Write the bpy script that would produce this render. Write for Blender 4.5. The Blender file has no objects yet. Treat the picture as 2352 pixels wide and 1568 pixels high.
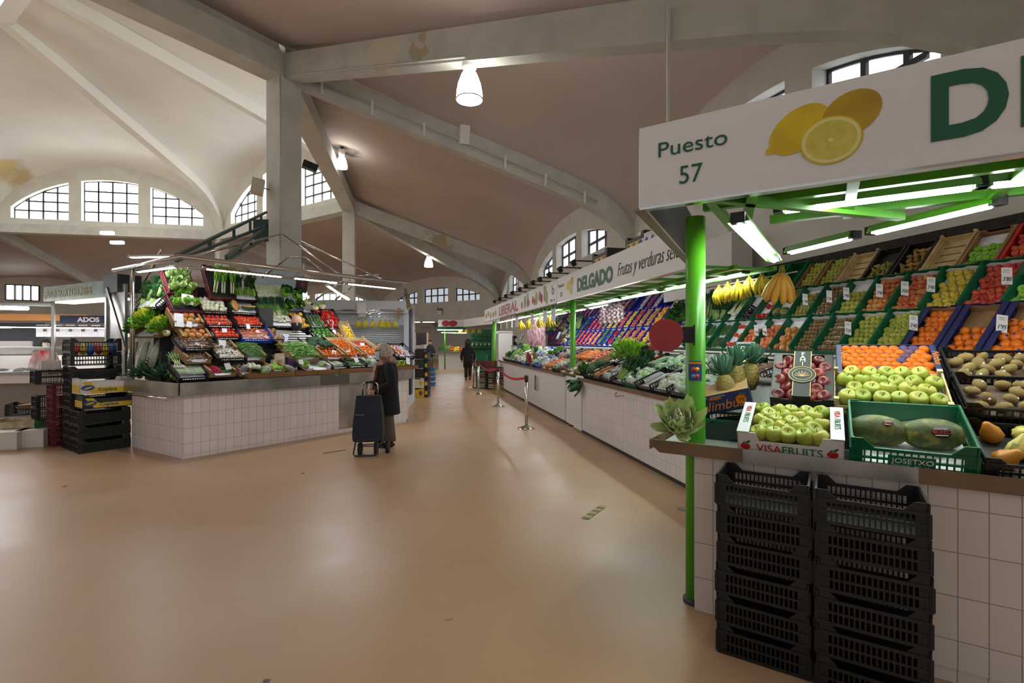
import bpy, math, random
from mathutils import Vector, Matrix
random.seed(11)
R = math.radians
SC = bpy.context.scene
COL = SC.collection
# ---------------------------------------------------------------- camera, world, exposure
F_PX = 1130.0
cam_d = bpy.data.cameras.new('camera'); cam = bpy.data.objects.new('camera', cam_d); COL.objects.link(cam)
cam.location = (0, 0, 1.6); cam.rotation_euler = (R(90), 0, 0)
cam_d.sensor_width = 36; cam_d.lens = 36 * F_PX / 2352; cam_d.shift_y = -0.0004; cam_d.clip_start = .05; cam_d.clip_end = 300
SC.camera = cam
wd = bpy.data.worlds.new('world'); SC.world = wd; wd.use_nodes = True
wd.node_tree.nodes['Background'].inputs[0].default_value = (.92, .91, .93, 1)
wd.node_tree.nodes['Background'].inputs[1].default_value = .40
SC.view_settings.view_transform = 'Standard'; SC.view_settings.look = 'None'
SC.view_settings.gamma = 1; SC.view_settings.use_curve_mapping = False
SC.view_settings.exposure = 0.42
E_WIN, E_TUBE, E_BELL = 6.5, 48.0, 14.0
SC.cycles.max_bounces = 8; SC.cycles.diffuse_bounces = 4; SC.cycles.glossy_bounces = 3; SC.cycles.transparent_max_bounces = 10
SC.cycles.sample_clamp_indirect = 4; SC.cycles.use_denoising = True
# ---------------------------------------------------------------- materials
MATS = {}
def rgb(h):
    h = h.lstrip('#'); v = [int(h[i:i+2], 16) / 255 for i in (0, 2, 4)]
    return tuple((c / 12.92 if c <= .04045 else ((c + .055) / 1.055) ** 2.4) for c in v)
def mat(name, c, c2=None, rough=.5, metal=0., scale=8., mix=(.35, .65), rand=0., bump=0., bscale=60., emit=0., trans=0., spec=.5, coat=0., alpha=1., detail=3.):
    """principled; c/c2 mixed by noise; rand = per-object value variation"""
    if name in MATS: return MATS[name]
    if isinstance(c, str): c = rgb(c)
    if isinstance(c2, str): c2 = rgb(c2)
    m = bpy.data.materials.new(name); m.use_nodes = True; nt = m.node_tree; N = nt.nodes; L = nt.links
    b = N['Principled BSDF']; b.inputs['Roughness'].default_value = rough; b.inputs['Metallic'].default_value = metal
    b.inputs['Specular IOR Level'].default_value = spec; b.inputs['Coat Weight'].default_value = coat; b.inputs['Coat Roughness'].default_value = .15
    b.inputs['Transmission Weight'].default_value = trans
    if alpha < 1: b.inputs['Alpha'].default_value = alpha
    b.inputs['Base Color'].default_value = (*c, 1); m.diffuse_color = (*c, 1)
    src = None; tc = N.new('ShaderNodeTexCoord')
    oi = N.new('ShaderNodeObjectInfo')
    if c2 is not None:
        no = N.new('ShaderNodeTexNoise'); no.noise_dimensions = '4D'; no.inputs['Scale'].default_value = scale; no.inputs['Detail'].default_value = detail
        L.new(tc.outputs['Object'], no.inputs['Vector'])
        mu = N.new('ShaderNodeMath'); mu.operation = 'MULTIPLY'; mu.inputs[1].default_value = 50; L.new(oi.outputs['Random'], mu.inputs[0]); L.new(mu.outputs[0], no.inputs['W'])
        rp = N.new('ShaderNodeMapRange'); rp.inputs[1].default_value = mix[0]; rp.inputs[2].default_value = mix[1]; L.new(no.outputs['Fac'], rp.inputs[0])
        fac = rp.outputs[0]
        if rand:
            ad = N.new('ShaderNodeMath'); ad.operation = 'MULTIPLY_ADD'; ad.use_clamp = True; ad.inputs[1].default_value = 1.0
            su = N.new('ShaderNodeMapRange'); su.inputs[3].default_value = -rand; su.inputs[4].default_value = rand; L.new(oi.outputs['Random'], su.inputs[0])
            L.new(fac, ad.inputs[0]); L.new(su.outputs[0], ad.inputs[2]); fac = ad.outputs[0]
        mx = N.new('ShaderNodeMix'); mx.data_type = 'RGBA'; mx.inputs[6].default_value = (*c, 1); mx.inputs[7].default_value = (*c2, 1)
        L.new(fac, mx.inputs[0]); L.new(mx.outputs[2], b.inputs['Base Color'])
    if bump:
        n2 = N.new('ShaderNodeTexNoise'); n2.inputs['Scale'].default_value = bscale; L.new(tc.outputs['Object'], n2.inputs['Vector'])
        bp = N.new('ShaderNodeBump'); bp.inputs['Strength'].default_value = bump; bp.inputs['Distance'].default_value = .01
        L.new(n2.outputs['Fac'], bp.inputs['Height']); L.new(bp.outputs[0], b.inputs['Normal'])
    if emit:
        b.inputs['Emission Color'].default_value = (*c, 1); b.inputs['Emission Strength'].default_value = emit
    MATS[name] = m
    return m
def tile_mat(name, c1, c2, grout, tw, th, rough=.3, mortar=.012):
    m = mat(name, c1, rough=rough); nt = m.node_tree; N = nt.nodes; L = nt.links; b = N['Principled BSDF']
    tc = N['Texture Coordinate']; sx = N.new('ShaderNodeSeparateXYZ'); L.new(tc.outputs['Object'], sx.inputs[0])
    cb = N.new('ShaderNodeCombineXYZ'); L.new(sx.outputs[0], cb.inputs[0]); L.new(sx.outputs[2], cb.inputs[1])
    br = N.new('ShaderNodeTexBrick'); br.offset = 0; br.inputs['Scale'].default_value = 1; br.inputs['Brick Width'].default_value = tw; br.inputs['Row Height'].default_value = th
    br.inputs['Mortar Size'].default_value = mortar * .18; br.inputs['Mortar Smooth'].default_value = .1
    br.inputs['Color1'].default_value = (*rgb(c1), 1); br.inputs['Color2'].default_value = (*rgb(c2), 1); br.inputs['Mortar'].default_value = (*rgb(grout), 1)
    L.new(cb.outputs[0], br.inputs['Vector']); L.new(br.outputs['Color'], b.inputs['Base Color'])
    bp = N.new('ShaderNodeBump'); bp.inputs['Strength'].default_value = .5; bp.inputs['Distance'].default_value = .003; bp.invert = True
    L.new(br.outputs['Fac'], bp.inputs['Height']); L.new(bp.outputs[0], b.inputs['Normal'])
    return m
def emit_mat(name, c, s):
    if name in MATS: return MATS[name]
    m = mat(name, (.8, .8, .8)); b = m.node_tree.nodes['Principled BSDF']
    b.inputs['Emission Color'].default_value = (*c, 1); b.inputs['Emission Strength'].default_value = s
    return m
# ---------------------------------------------------------------- mesh builder
I4 = Matrix.Identity(4)
class MB:
    def __init__(s): s.v = []; s.f = []; s.mi = []; s.sm = []
    def add(s, vs, fs, M=None, mi=0, smooth=False):
        o = len(s.v)
        s.v += [tuple(M @ Vector(p)) if M is not None else tuple(p) for p in vs]
        for f in fs: s.f.append([i + o for i in f]); s.mi.append(mi); s.sm.append(smooth)
        return s
    def box(s, x0, x1, y0, y1, z0, z1, M=None, mi=0):
        vs = [(x, y, z) for z in (z0, z1) for y in (y0, y1) for x in (x0, x1)]
        return s.add(vs, [(0, 2, 3, 1), (4, 5, 7, 6), (0, 1, 5, 4), (2, 6, 7, 3), (0, 4, 6, 2), (1, 3, 7, 5)], M, mi)
    def bar(s, a, b, w, h, up=(0, 0, 1), mi=0):
        """box between two points, w across, h along up"""
        a = Vector(a); b = Vector(b); d = (b - a); L = d.length; d.normalize(); u = Vector(up); x = d.cross(u)
        if x.length < 1e-4: x = Vector((1, 0, 0))
        x.normalize(); z = x.cross(d)
        M = Matrix(((x.x, d.x, z.x, a.x), (x.y, d.y, z.y, a.y), (x.z, d.z, z.z, a.z), (0, 0, 0, 1)))
        return s.box(-w/2, w/2, 0, L, -h/2, h/2, M, mi)
    def tube(s, pts, r, n=8, mi=0, cap=True, M=None, smooth=True):
        pts = [Vector(p) for p in pts]; k = len(pts)
        rs = r if isinstance(r, (list, tuple)) else [r] * k
        t = (pts[1] - pts[0]).normalized(); a = t.cross(Vector((0, 0, 1)))
        if a.length < .05: a = t.cross(Vector((1, 0, 0)))
        a.normalize(); vs = []
        for i, p in enumerate(pts):
            t = (pts[min(i+1, k-1)] - pts[max(i-1, 0)]).normalized()
            a = (a - t * a.dot(t)).normalized(); b = t.cross(a)
            for j in range(n):
                g = 2 * math.pi * j / n; vs.append(p + (a * math.cos(g) + b * math.sin(g)) * rs[i])
        fs = [(i*n + j, i*n + (j+1) % n, (i+1)*n + (j+1) % n, (i+1)*n + j) for i in range(k-1) for j in range(n)]
        s.add(vs, fs, M, mi, smooth)
        if cap:
            s.f.append([len(s.v) - k*n + j for j in range(n)][::-1]); s.mi.append(mi); s.sm.append(False)
            s.f.append([len(s.v) - n + j for j in range(n)]); s.mi.append(mi); s.sm.append(False)
        return s
    def lathe(s, prof, n=16, M=None, mi=0, lob=0, lobk=5, smooth=True):
        """prof: (r, z) list"""
        vs = []; k = len(prof)
        for r, z in prof:
            for j in range(n):
                g = 2 * math.pi * j / n; rr = r * (1 + lob * math.cos(lobk * g)); vs.append((rr * math.cos(g), rr * math.sin(g), z))
        fs = [(i*n + j, i*n + (j+1) % n, (i+1)*n + (j+1) % n, (i+1)*n + j) for i in range(k-1) for j in range(n)]
        fs.append(list(range(n))[::-1]); fs.append([(k-1)*n + j for j in range(n)])
        return s.add(vs, fs, M, mi, smooth)
    def ell(s, rx, ry, rz, M=None, n=12, m=8, mi=0, jit=0.):
        vs = [(0, 0, -rz)]; 
        for i in range(1, m):
            a = -math.pi/2 + math.pi * i / m
            for j in range(n):
                g = 2 * math.pi * j / n; q = 1 + random.uniform(-jit, jit)
                vs.append((rx * math.cos(a) * math.cos(g) * q, ry * math.cos(a) * math.sin(g) * q, rz * math.sin(a) * q))
        vs.append((0, 0, rz)); fs = [(0, 1 + (j+1) % n, 1 + j) for j in range(n)]
        for i in range(m-2):
            for j in range(n): a = 1 + i*n; fs.append((a + j, a + (j+1) % n, a + n + (j+1) % n, a + n + j))
        a = 1 + (m-2)*n; fs += [(a + j, a + (j+1) % n, len(vs)-1) for j in range(n)]
        return s.add(vs, fs, M, mi, True)
    def prism(s, poly, y0, y1, M=None, mi=0):
        """poly in xz, extruded along y"""
        n = len(poly); vs = [(x, y0, z) for x, z in poly] + [(x, y1, z) for x, z in poly]
        fs = [list(range(n)), list(range(n, 2*n))[::-1]] + [(i, i+n, (i+1) % n + n, (i+1) % n) for i in range(n)]
        return s.add(vs, fs, M, mi)
    def disc(s, cx, cz, rx, rz, y, n=28, rot=0., M=None, mi=0, th=.001):
        c, q = math.cos(rot), math.sin(rot)
        return s.prism([(cx + rx*math.cos(2*math.pi*i/n)*c - rz*math.sin(2*math.pi*i/n)*q, cz + rx*math.cos(2*math.pi*i/n)*q + rz*math.sin(2*math.pi*i/n)*c) for i in range(n)], y - th, y, M, mi)
    def grid(s, rows, mi=0, smooth=True, M=None):
        """rows: list of equal lists of points"""
        n = len(rows[0]); vs = [p for r in rows for p in r]
        fs = [(i*n + j, i*n + j + 1, (i+1)*n + j + 1, (i+1)*n + j) for i in range(len(rows)-1) for j in range(n-1)]
        return s.add(vs, fs, M, mi, smooth)
    def mesh(s, name, mats):
        me = bpy.data.meshes.new(name); me.from_pydata(s.v, [], s.f)
        for m in (mats if isinstance(mats, (list, tuple)) else [mats]): me.materials.append(m)
        me.polygons.foreach_set('material_index', s.mi); me.polygons.foreach_set('use_smooth', s.sm); me.update(); return me
KIDS = {}
def ob(name, data, parent=None, M=None, link=True, label=None):
    if isinstance(data, tuple): data = data[0].mesh(name, data[1])
    o = bpy.data.objects.new(name, data)
    if M is not None: o.matrix_local = M if parent is not None else M
    if M is not None: o.matrix_basis = M
    if parent is not None: o.parent = parent; KIDS.setdefault(parent.name, []).append(o)
    if label: o['label'] = label
    if link: COL.objects.link(o)
    return o
def tag(o, label, cat, group=None, kind=None):
    o['label'] = label; o['category'] = cat
    if group: o['group'] = group
    if kind: o['kind'] = kind
    return o
def struct(name, mb, m, M=None, label=None):
    o = ob(name, (mb, m), None, M); o['kind'] = 'structure'
    if label: o['label'] = label
    return o
def empty(name, label, cat, M=None, group=None, link=True):
    return tag(ob(name, None, None, M, link), label, cat, group)
PROTOS = []
def proto(name, mb, m):
    o = ob(name, (mb, m), link=False); PROTOS.append(o); return o
def proto_e(name):
    o = ob(name, None, link=False); PROTOS.append(o); return o
def pkid(name, mb, m, parent, M=None, label=None):
    o = ob(name, (mb, m), parent, M, link=False, label=label); PROTOS.append(o); return o
def put(p, M, label, cat, group=None):
    """copy a prototype and its parts"""
    c = p.copy(); c.matrix_basis = M; COL.objects.link(c); tag(c, label, cat, group)
    def rec(a, b):
        for k in KIDS.get(a.name, []):
            d = k.copy(); d.parent = b; COL.objects.link(d); rec(k, d)
    rec(p, c)
    return c
def T(x, y, z): return Matrix.Translation((x, y, z))
def RX(a): return Matrix.Rotation(R(a), 4, 'X')
def RY(a): return Matrix.Rotation(R(a), 4, 'Y')
def RZ(a): return Matrix.Rotation(R(a), 4, 'Z')
def S(x, y=None, z=None): return Matrix.Diagonal((x, y if y is not None else x, z if z is not None else x, 1))
def rnd(a, b): return random.uniform(a, b)
def frame(ox, oy, nx, ny, z=0):
    """front-facing frame: x to the viewer's right, y inward (n), z up"""
    l = math.hypot(nx, ny); nx /= l; ny /= l
    return Matrix(((ny, nx, 0, ox), (-nx, ny, 0, oy), (0, 0, 1, z), (0, 0, 0, 1)))
def ux(F, px, v=0.):
    """distance along a frame's x axis of the point seen at column px, v metres inward"""
    t = (px - 1176) / F_PX; o = F.to_translation(); x = F.col[0]; n = F.col[1]
    return (t * (o.y + v*n.y) - (o.x + v*n.x)) / (x.x - t * x.y)
def uz(F, px, py, v=0.):
    u = ux(F, px, v); p = F @ Vector((u, v, 0)); return u, 1.6 + (785 - py) / F_PX * p.y
def dirv(az): return Vector((math.sin(R(az)), math.cos(R(az)), 0))
# text made into meshes
def text_mesh(body, size, m, bold=0., shear=0., xs=1., align='LEFT', depth=.001, sp=1.):
    cu = bpy.data.curves.new('lettering', 'FONT'); cu.body = body; cu.size = size; cu.offset = bold; cu.shear = shear; cu.extrude = depth; cu.align_x = align; cu.space_character = sp; cu.resolution_u = 4
    o = bpy.data.objects.new('lettering', cu); COL.objects.link(o); bpy.context.view_layer.update()
    me = bpy.data.meshes.new_from_object(o.evaluated_get(bpy.context.evaluated_depsgraph_get()))
    bpy.data.objects.remove(o); me.transform(Matrix.Rotation(math.pi/2, 4, 'X') @ Matrix.Diagonal((xs, 1, 1, 1))); me.materials.clear(); me.materials.append(m); me.name = 'lettering'
    return me
def lettering(parent, body, size, m, x, y, z, name='lettering', link=True, Mx=None, **k):
    """text standing in the xz plane of its parent, facing -y"""
    o = ob(name, text_mesh(body, size, m, **k), parent, (Mx if Mx is not None else I4) @ T(x, y, z), link=link)
    if not link: PROTOS.append(o)
    return o
# ---------------------------------------------------------------- common materials
M_wall = mat('plaster_cream', '#d6d3c8', '#c6c3b8', rough=.8, scale=1.5, mix=(.3, .75), bump=.15, bscale=25)
M_dome = mat('plaster_dome', '#dedacF', '#cfccc4', rough=.85, scale=.25, mix=(.4, .7))
M_web = mat('plaster_vault', '#c7b8af', '#b8aba3', rough=.85, scale=.35, mix=(.35, .7), bump=.1, bscale=12)
M_rib = mat('plaster_rib', '#c9c9c0', '#b9b9b0', rough=.75, scale=2, mix=(.35, .7), bump=.15, bscale=20)
M_white = mat('white_panel', '#e4e2de', rough=.35)
M_steel = mat('stainless_steel', '#b9b6b0', '#8f8c86', rough=.32, metal=.9, scale=3)
M_chrome = mat('chrome', '#cfcdc8', rough=.14, metal=1)
M_green = mat('green_paint', '#4f9a1c', '#47901a', rough=.35, scale=4)
M_dgreen = mat('green_letter', '#0d5a3c', rough=.4)
M_black = mat('black_plastic', '#141313', '#0e0e0e', rough=.45, scale=5)
M_bgreen = mat('green_plastic', '#0f6a42', '#0c5a38', rough=.4, scale=6)
M_blue = mat('blue_plastic', '#1f2fa6', '#1a2790', rough=.4, scale=6)
M_maroon = mat('maroon_plastic', '#7a2233', '#65202c', rough=.4, scale=6)
M_card = mat('brown_cardboard', '#a07c52', '#8e6c46', rough=.8, scale=6)
M_cardw = mat('white_cardboard', '#dcd4cb', rough=.6)
M_wood = mat('pale_poplar_wood', '#d9c391', '#c4a976', rough=.7, scale=9)
M_paper = mat('white_paper', '#e9e9ec', '#d8d8dc', rough=.7, scale=20)
M_tag = mat('price_card', '#f1f1ef', rough=.5)
M_ink = mat('black_ink', '#161616', rough=.6)
M_dark = mat('dark_grey_metal', '#2c2e2c', rough=.5)
M_tile = tile_mat('white_wall_tiles', '#d9cdc3', '#d3c7bc', '#8f857c', .107, .205)
M_tilei = tile_mat('island_wall_tiles', '#ebe2de', '#e4dbd7', '#9b918a', .107, .205)  # same tiles as the near counter, brighter light painted into their colour
M_tilef = tile_mat('white_stall_tiles', '#e2dcda', '#dcd6d4', '#b3aaa5', .107, .205)
M_tilew = tile_mat('white_wide_tiles', '#dedad0', '#d8d4ca', '#b5afa2', .24, .12)
EM_tube = emit_mat('lit_tube', (.93, .96, 1), E_TUBE)
EM_bell = emit_mat('lit_bell', (1, .97, .9), E_BELL)
EM_win = emit_mat('daylight_pane', (.93, .97, 1), E_WIN); EM_dim = emit_mat('shaded_pane', (.80, .88, 1), 1.3); EM_dim2 = emit_mat('dull_grey_pane', (.75, .85, 1), .35)
# ---------------------------------------------------------------- hall: octagon ring of columns, dome, low vaults
K = 1.34
P1 = Vector((-5.9, 12.73, 0)); SL = 13.1; ZR = 8.3
AZ = [-11.3 - 45 * i for i in range(8)]
P = [P1]
for a in AZ[:-1]: P.append(P[-1] + dirv(a) * SL)
CEN = sum(P, Vector()) / 8
def arch_z(s, h, z0, rise): return z0 + rise * math.sqrt(max(0, 1 - (s / h) ** 2))
WIN_N = [0]
def lunette(A, B, zb, z0, rise, sill, wins, inn, name, drop=.9, lip=.0, gm=None, panes=(4, 4), pane=None):
    """arched wall from A to B, bottom zb, arch springing z0; wins = list of (s0, s1); inn = unit vector into the hall"""
    mid = (A + B) / 2; h = (B - A).length / 2; d = (B - A).normalized()
    def pt(s, z, o=0): p = mid + d * s - inn * o; return (p.x, p.y, z)
    mb = MB(); cuts = sorted(set([-h, h] + [x for w in wins for x in w] + [-h + 2*h*i/28 for i in range(29)] + [-h*.985, h*.985, -h*.96, h*.96]))
    for a, b in zip(cuts, cuts[1:]):
        m = (a + b) / 2; w = next((w for w in wins if w[0] < m < w[1]), None)
        ta, tb = arch_z(a, h, z0, rise), arch_z(b, h, z0, rise)
        if not w: mb.add([pt(a, zb), pt(b, zb), pt(b, tb), pt(a, ta)], [(0, 1, 2, 3)])
        else:
            wa, wb = max(sill + .05, ta - drop), max(sill + .05, tb - drop)
            mb.add([pt(a, zb), pt(b, zb), pt(b, sill), pt(a, sill)], [(0, 1, 2, 3)])
            mb.add([pt(a, wa), pt(b, wb), pt(b, tb), pt(a, ta)], [(0, 1, 2, 3)])
            mb.add([pt(a, wa), pt(b, wb), pt(b, wb, .35), pt(a, wa, .35)], [(0, 1, 2, 3)])
            mb.add([pt(a, sill), pt(b, sill), pt(b, sill - .06, .35), pt(a, sill - .06, .35)], [(3, 2, 1, 0)])
    for w in wins:
        for x in w:
            t = max(sill + .05, arch_z(x, h, z0, rise) - drop); mb.add([pt(x, sill), pt(x, t), pt(x, t, .35), pt(x, sill, .35)], [(0, 1, 2, 3)])
    struct(name, mb, M_wall)
    for w in wins:
        WIN_N[0] += 1; n = 10; g = MB(); fr = MB()
        xs = [w[0] + (w[1]-w[0])*i/n for i in range(n+1)]; tp = [max(sill + .05, arch_z(x, h, z0, rise) - drop) for x in xs]
        g.grid([[pt(x, sill - .06, .34) for x in xs], [pt(x, t, .34) for x, t in zip(xs, tp)]], smooth=False)
        fm = M_dark if gm is None else gm
        for i in range(panes[0] + 1):
            x = w[0] + (w[1]-w[0])*i/panes[0]; t = max(sill + .05, arch_z(x, h, z0, rise) - drop); fr.bar(pt(x, sill-.05, .31), pt(x, t, .31), .09, .06, up=inn)
        for j in range(panes[1] + 1):
            z = sill - .03 + (max(tp) - sill) * j / panes[1]; ok = [x for x, t in zip(xs, tp) if t >= z]
            if len(ok) > 1: fr.bar(pt(ok[0], z, .31), pt(ok[-1], z, .31), .06, .09)
        for i in range(n): fr.bar(pt(xs[i], tp[i] - .02, .31), pt(xs[i+1], tp[i+1] - .02, .31), .05, .05)
        wo = struct('window_%d' % WIN_N[0], g, pane or EM_win, label='frosted arched window pane with metal glazing grid')
        ob('glazing_bars', (fr, fm), wo)
def web(A, B, C, D, z0, rise, zt, G, name, m, off=.0, gw=.06):
    """vault web from the arch A-B up to the straight line C(over A)-D(over B) at height zt"""
    mid = (A + B) / 2; h = (B - A).length / 2; d = (B - A).normalized(); rows = []
    nt, ns = 16, 28
    ts = [0, .02, .045, .08, .13, .2, .28, .36, .44, .52, .6, .68, .76, .84, .92, 1]
    for t in ts:
        row = []
        for j in range(ns + 1):
            q = math.sin(math.pi * (j / ns - .5)) ; s = q * h
            a = mid + d * s; c = C.lerp(D, (q + 1) / 2); za = arch_z(s, h, z0, rise)
            p = a.lerp(c, t); z = za * (1-t) + zt * t + (z0 + rise - za) * G * (1-t) * (1 - math.exp(-t / gw)) + off * min(1, t / .06)
            row.append((p.x, p.y, z))
        rows.append(row)
    struct(name, MB().grid(rows), m)
def rib(pts, w, h, name, m=None):
    mb = MB(); pts = [Vector(p) for p in pts]; vs = []
    for i, p in enumerate(pts):
        t = pts[min(i+1, len(pts)-1)] - pts[max(i-1, 0)]; x = Vector((t.y, -t.x, 0)).normalized() * w / 2
        for q, dz in ((-x, 0), (x, 0), (x, h), (-x, h)): vs.append(p + q + Vector((0, 0, dz)))
    fs = [(i*4 + j, i*4 + (j+1) % 4, i*4 + 4 + (j+1) % 4, i*4 + 4 + j) for i in range(len(pts)-1) for j in range(4)]
    mb.add(vs, fs); return struct(name, mb, m or M_rib)
# floor
M_floor = mat('epoxy_floor', '#b78b62', '#b59a7c', rough=.3, scale=.6, mix=(.15, .85), bump=.1, bscale=3, coat=.0, detail=3)
fn = M_floor.node_tree; b_ = fn.nodes['Principled BSDF']
n_ = fn.nodes.new('ShaderNodeTexNoise'); n_.inputs['Scale'].default_value = 1.3; n_.inputs['Detail'].default_value = 3
r_ = fn.nodes.new('ShaderNodeMapRange'); r_.inputs[1].default_value = .2; r_.inputs[2].default_value = .8; r_.inputs[3].default_value = .26; r_.inputs[4].default_value = .46
fn.links.new(fn.nodes['Texture Coordinate'].outputs['Object'], n_.inputs['Vector']); fn.links.new(n_.outputs['Fac'], r_.inputs[0]); fn.links.new(r_.outputs[0], b_.inputs['Roughness'])
fl = MB(); fl.box(-60, 12, -14, 60, -.1, 0); struct('floor', fl, M_floor)
INN = lambda i: -(dirv(AZ[i] + 90))
DEP = {0: 9.66, 7: 13.66, 1: 13.66, 2: 13.66}
lant = [CEN + (p - CEN) * .29 for p in P]; ZL = 15.1
for i in range(8):
    A, B = P[i], P[(i+1) % 8]; o = -INN(i)
    if i in (0, 1, 2, 3, 4, 7):
        lunette(A, B, ZR + .25, ZR, 4.5, 9.25, [(-5.4, -2.3), (-1.6, 1.6), (2.3, 5.4)], INN(i), 'wall_dome_%d' % i, gm=None)
    web(A, B, lant[i], lant[(i+1) % 8], ZR, 4.5, ZL, .5, 'ceiling_dome_%d' % i, M_dome, off=.4)
    rp = []
    for t in (0, .02, .045, .08, .13, .2, .36, .52, .76, 1):
        p = A.lerp(lant[i], t); rp.append((p.x, p.y, ZR * (1-t) + ZL * t + 4.5 * .5 * (1-t) * (1 - math.exp(-t / .06))))
    rib(rp, .5, .55, 'trim_dome_rib_%d' % i, M_dome)
    rib([(A.x, A.y, ZR), (B.x, B.y, ZR)], .62, .55, 'trim_ring_beam_%d' % i)
    rib([(lant[i].x, lant[i].y, ZL), (lant[(i+1) % 8].x, lant[(i+1) % 8].y, ZL)], .6, .6, 'trim_lantern_%d' % i, M_dome)
    Mc = T(A.x, A.y, 0) @ RZ(-33.7 - (-11.3 - AZ[i])) ; w = .3
    c = MB(); c.prism([(-w, -w), (w, -w), (w, w), (-w, w)], 0, ZR + .3, RX(90) @ S(1, 1, 1)); 
    cc = MB(); cc.box(-w, w, -w, w, 0, ZR + .3); struct('trim_column_%d' % (i + 1), cc, M_rib, Mc)
# lantern: glazed top
lm = MB(); lm.add([(p.x, p.y, ZL + 1.6) for p in lant], [list(range(8))]); struct('window_lantern', lm, emit_mat('lantern_pane', (1, .98, .94), 4.5))
lw = MB()
for i in range(8):
    a, b = lant[i], lant[(i+1) % 8]; lw.add([(a.x, a.y, ZL), (b.x, b.y, ZL), (b.x, b.y, ZL + 1.7), (a.x, a.y, ZL + 1.7)], [(0, 1, 2, 3)])
struct('wall_lantern', lw, M_dome)
# low perimeter vaults.  key landings on the outer wall
nB = dirv(78.7); nC = dirv(123.7); nA = dirv(33.7); nD = dirv(-11.3)
P1, P2, P3, P4, P0 = P[0], P[1], P[2], P[3], P[7]
ZS, RI = 4.4, 2.5
Lc, Lb = P1 + nB * 9.66, P1 + nC * 13.66
Le, Lf = P2 + nB * 9.66, P2 + nA * 13.66
Lg, Lh = P3 + nA * 13.66, P3 + nD * 13.66
Li = P4 + nD * 13.66; L0 = P0 + nC * 13.66
W6 = [(-4.6, -2.05), (-1.4, 1.4), (2.05, 4.6)]
W4 = [(-3.9, -1.9), (-1.3, 1.3), (1.9, 3.9)]
lunette(Lb, Lc, 0, ZS, RI, 4.8, W4, -nB, 'wall_right_1', drop=.65, panes=(3, 2), gm=M_dark, pane=EM_dim)
lunette(Lc, Le, 0, ZS, RI, 4.8, W6, -nB, 'wall_right_2', panes=(3, 2), pane=EM_dim)
lunette(Le, Lf, 0, ZS, RI, 4.8, W4, -nB, 'wall_right_3', panes=(3, 2), pane=EM_dim)
lunette(Lf, Lg, 3.1, ZS, RI, 4.8, W6, -nA, 'wall_back_1', panes=(4, 2), pane=EM_dim2)
lunette(Lg, Lh, 0, ZS, RI, 4.8, W4, -dirv(11.2), 'wall_back_2', panes=(4, 2))
lunette(Lh, Li, 0, ZS, RI, 4.8, W6, -nD, 'wall_back_3', panes=(4, 2))
lunette(L0, Lb, 3.3, ZS, RI, 4.8, [(-4.6, -2.05), (-1.4, 1.4)], -nC, 'wall_near', panes=(3, 2))
ZT = ZR + .5
for k, (A, B, C, D) in enumerate([(Lb, Lc, P1, P1), (Lc, Le, P1, P2), (Le, Lf, P2, P2), (Lf, Lg, P2, P3), (Lg, Lh, P3, P3), (Lh, Li, P3, P4), (L0, Lb, P0, P1)]):
    web(A, B, C, D, ZS, RI, ZT, .22, 'ceiling_vault_%d' % (k+1), M_web, off=.42)
def low_rib(Pa, Lx, name):
    pts = []
    for t in (0, .015, .04, .08, .13, .2, .36, .52, .76, 1):
        p = Lx.lerp(Pa, t); pts.append((p.x, p.y, (ZS - .1) * (1-t) + ZR * t + RI * .3 * (1-t) * (1 - math.exp(-t / .06))))
    rib(pts, .30, .66, name)
for k, (a, b) in enumerate([(P1, Lc), (P1, Lb), (P2, Le), (P2, Lf), (P3, Lg), (P3, Lh), (P4, Li), (P0, L0)]): low_rib(a, b, 'trim_vault_rib_%d' % (k+1))

nE = dirv(-56.3); P5 = P[4]; Lj = P4 + nE*13.66; Lk = P5 + nE*13.66
lunette(Li, Lj, 0, ZS, RI, 4.8, [], -dirv(-33.8), 'wall_left_1'); lunette(Lj, Lk, 0, ZS, RI, 4.8, W6, -nE, 'wall_left_2', panes=(4, 2))
web(Li, Lj, P4, P4, ZS, RI, ZT, .22, 'ceiling_vault_8', M_web, off=.42); web(Lj, Lk, P4, P5, ZS, RI, ZT, .22, 'ceiling_vault_9', M_web, off=.42); low_rib(P4, Lj, 'trim_vault_rib_9')
wb = MB(); o_ = nA*2.5
wb.add([(Lf.x+o_.x, Lf.y+o_.y, 0), (Lg.x+o_.x, Lg.y+o_.y, 0), (Lg.x+o_.x, Lg.y+o_.y, 3.1), (Lf.x+o_.x, Lf.y+o_.y, 3.1)], [(0, 1, 2, 3)])
wb.add([(Lf.x+o_.x, Lf.y+o_.y, 3.1), (Lg.x+o_.x, Lg.y+o_.y, 3.1), (Lg.x, Lg.y, 3.1), (Lf.x, Lf.y, 3.1)], [(0, 1, 2, 3)])
struct('wall_recess', wb, tile_mat('recess_tiles', '#b9b6ac', '#b2afa5', '#96938a', .3, .3))

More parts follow.
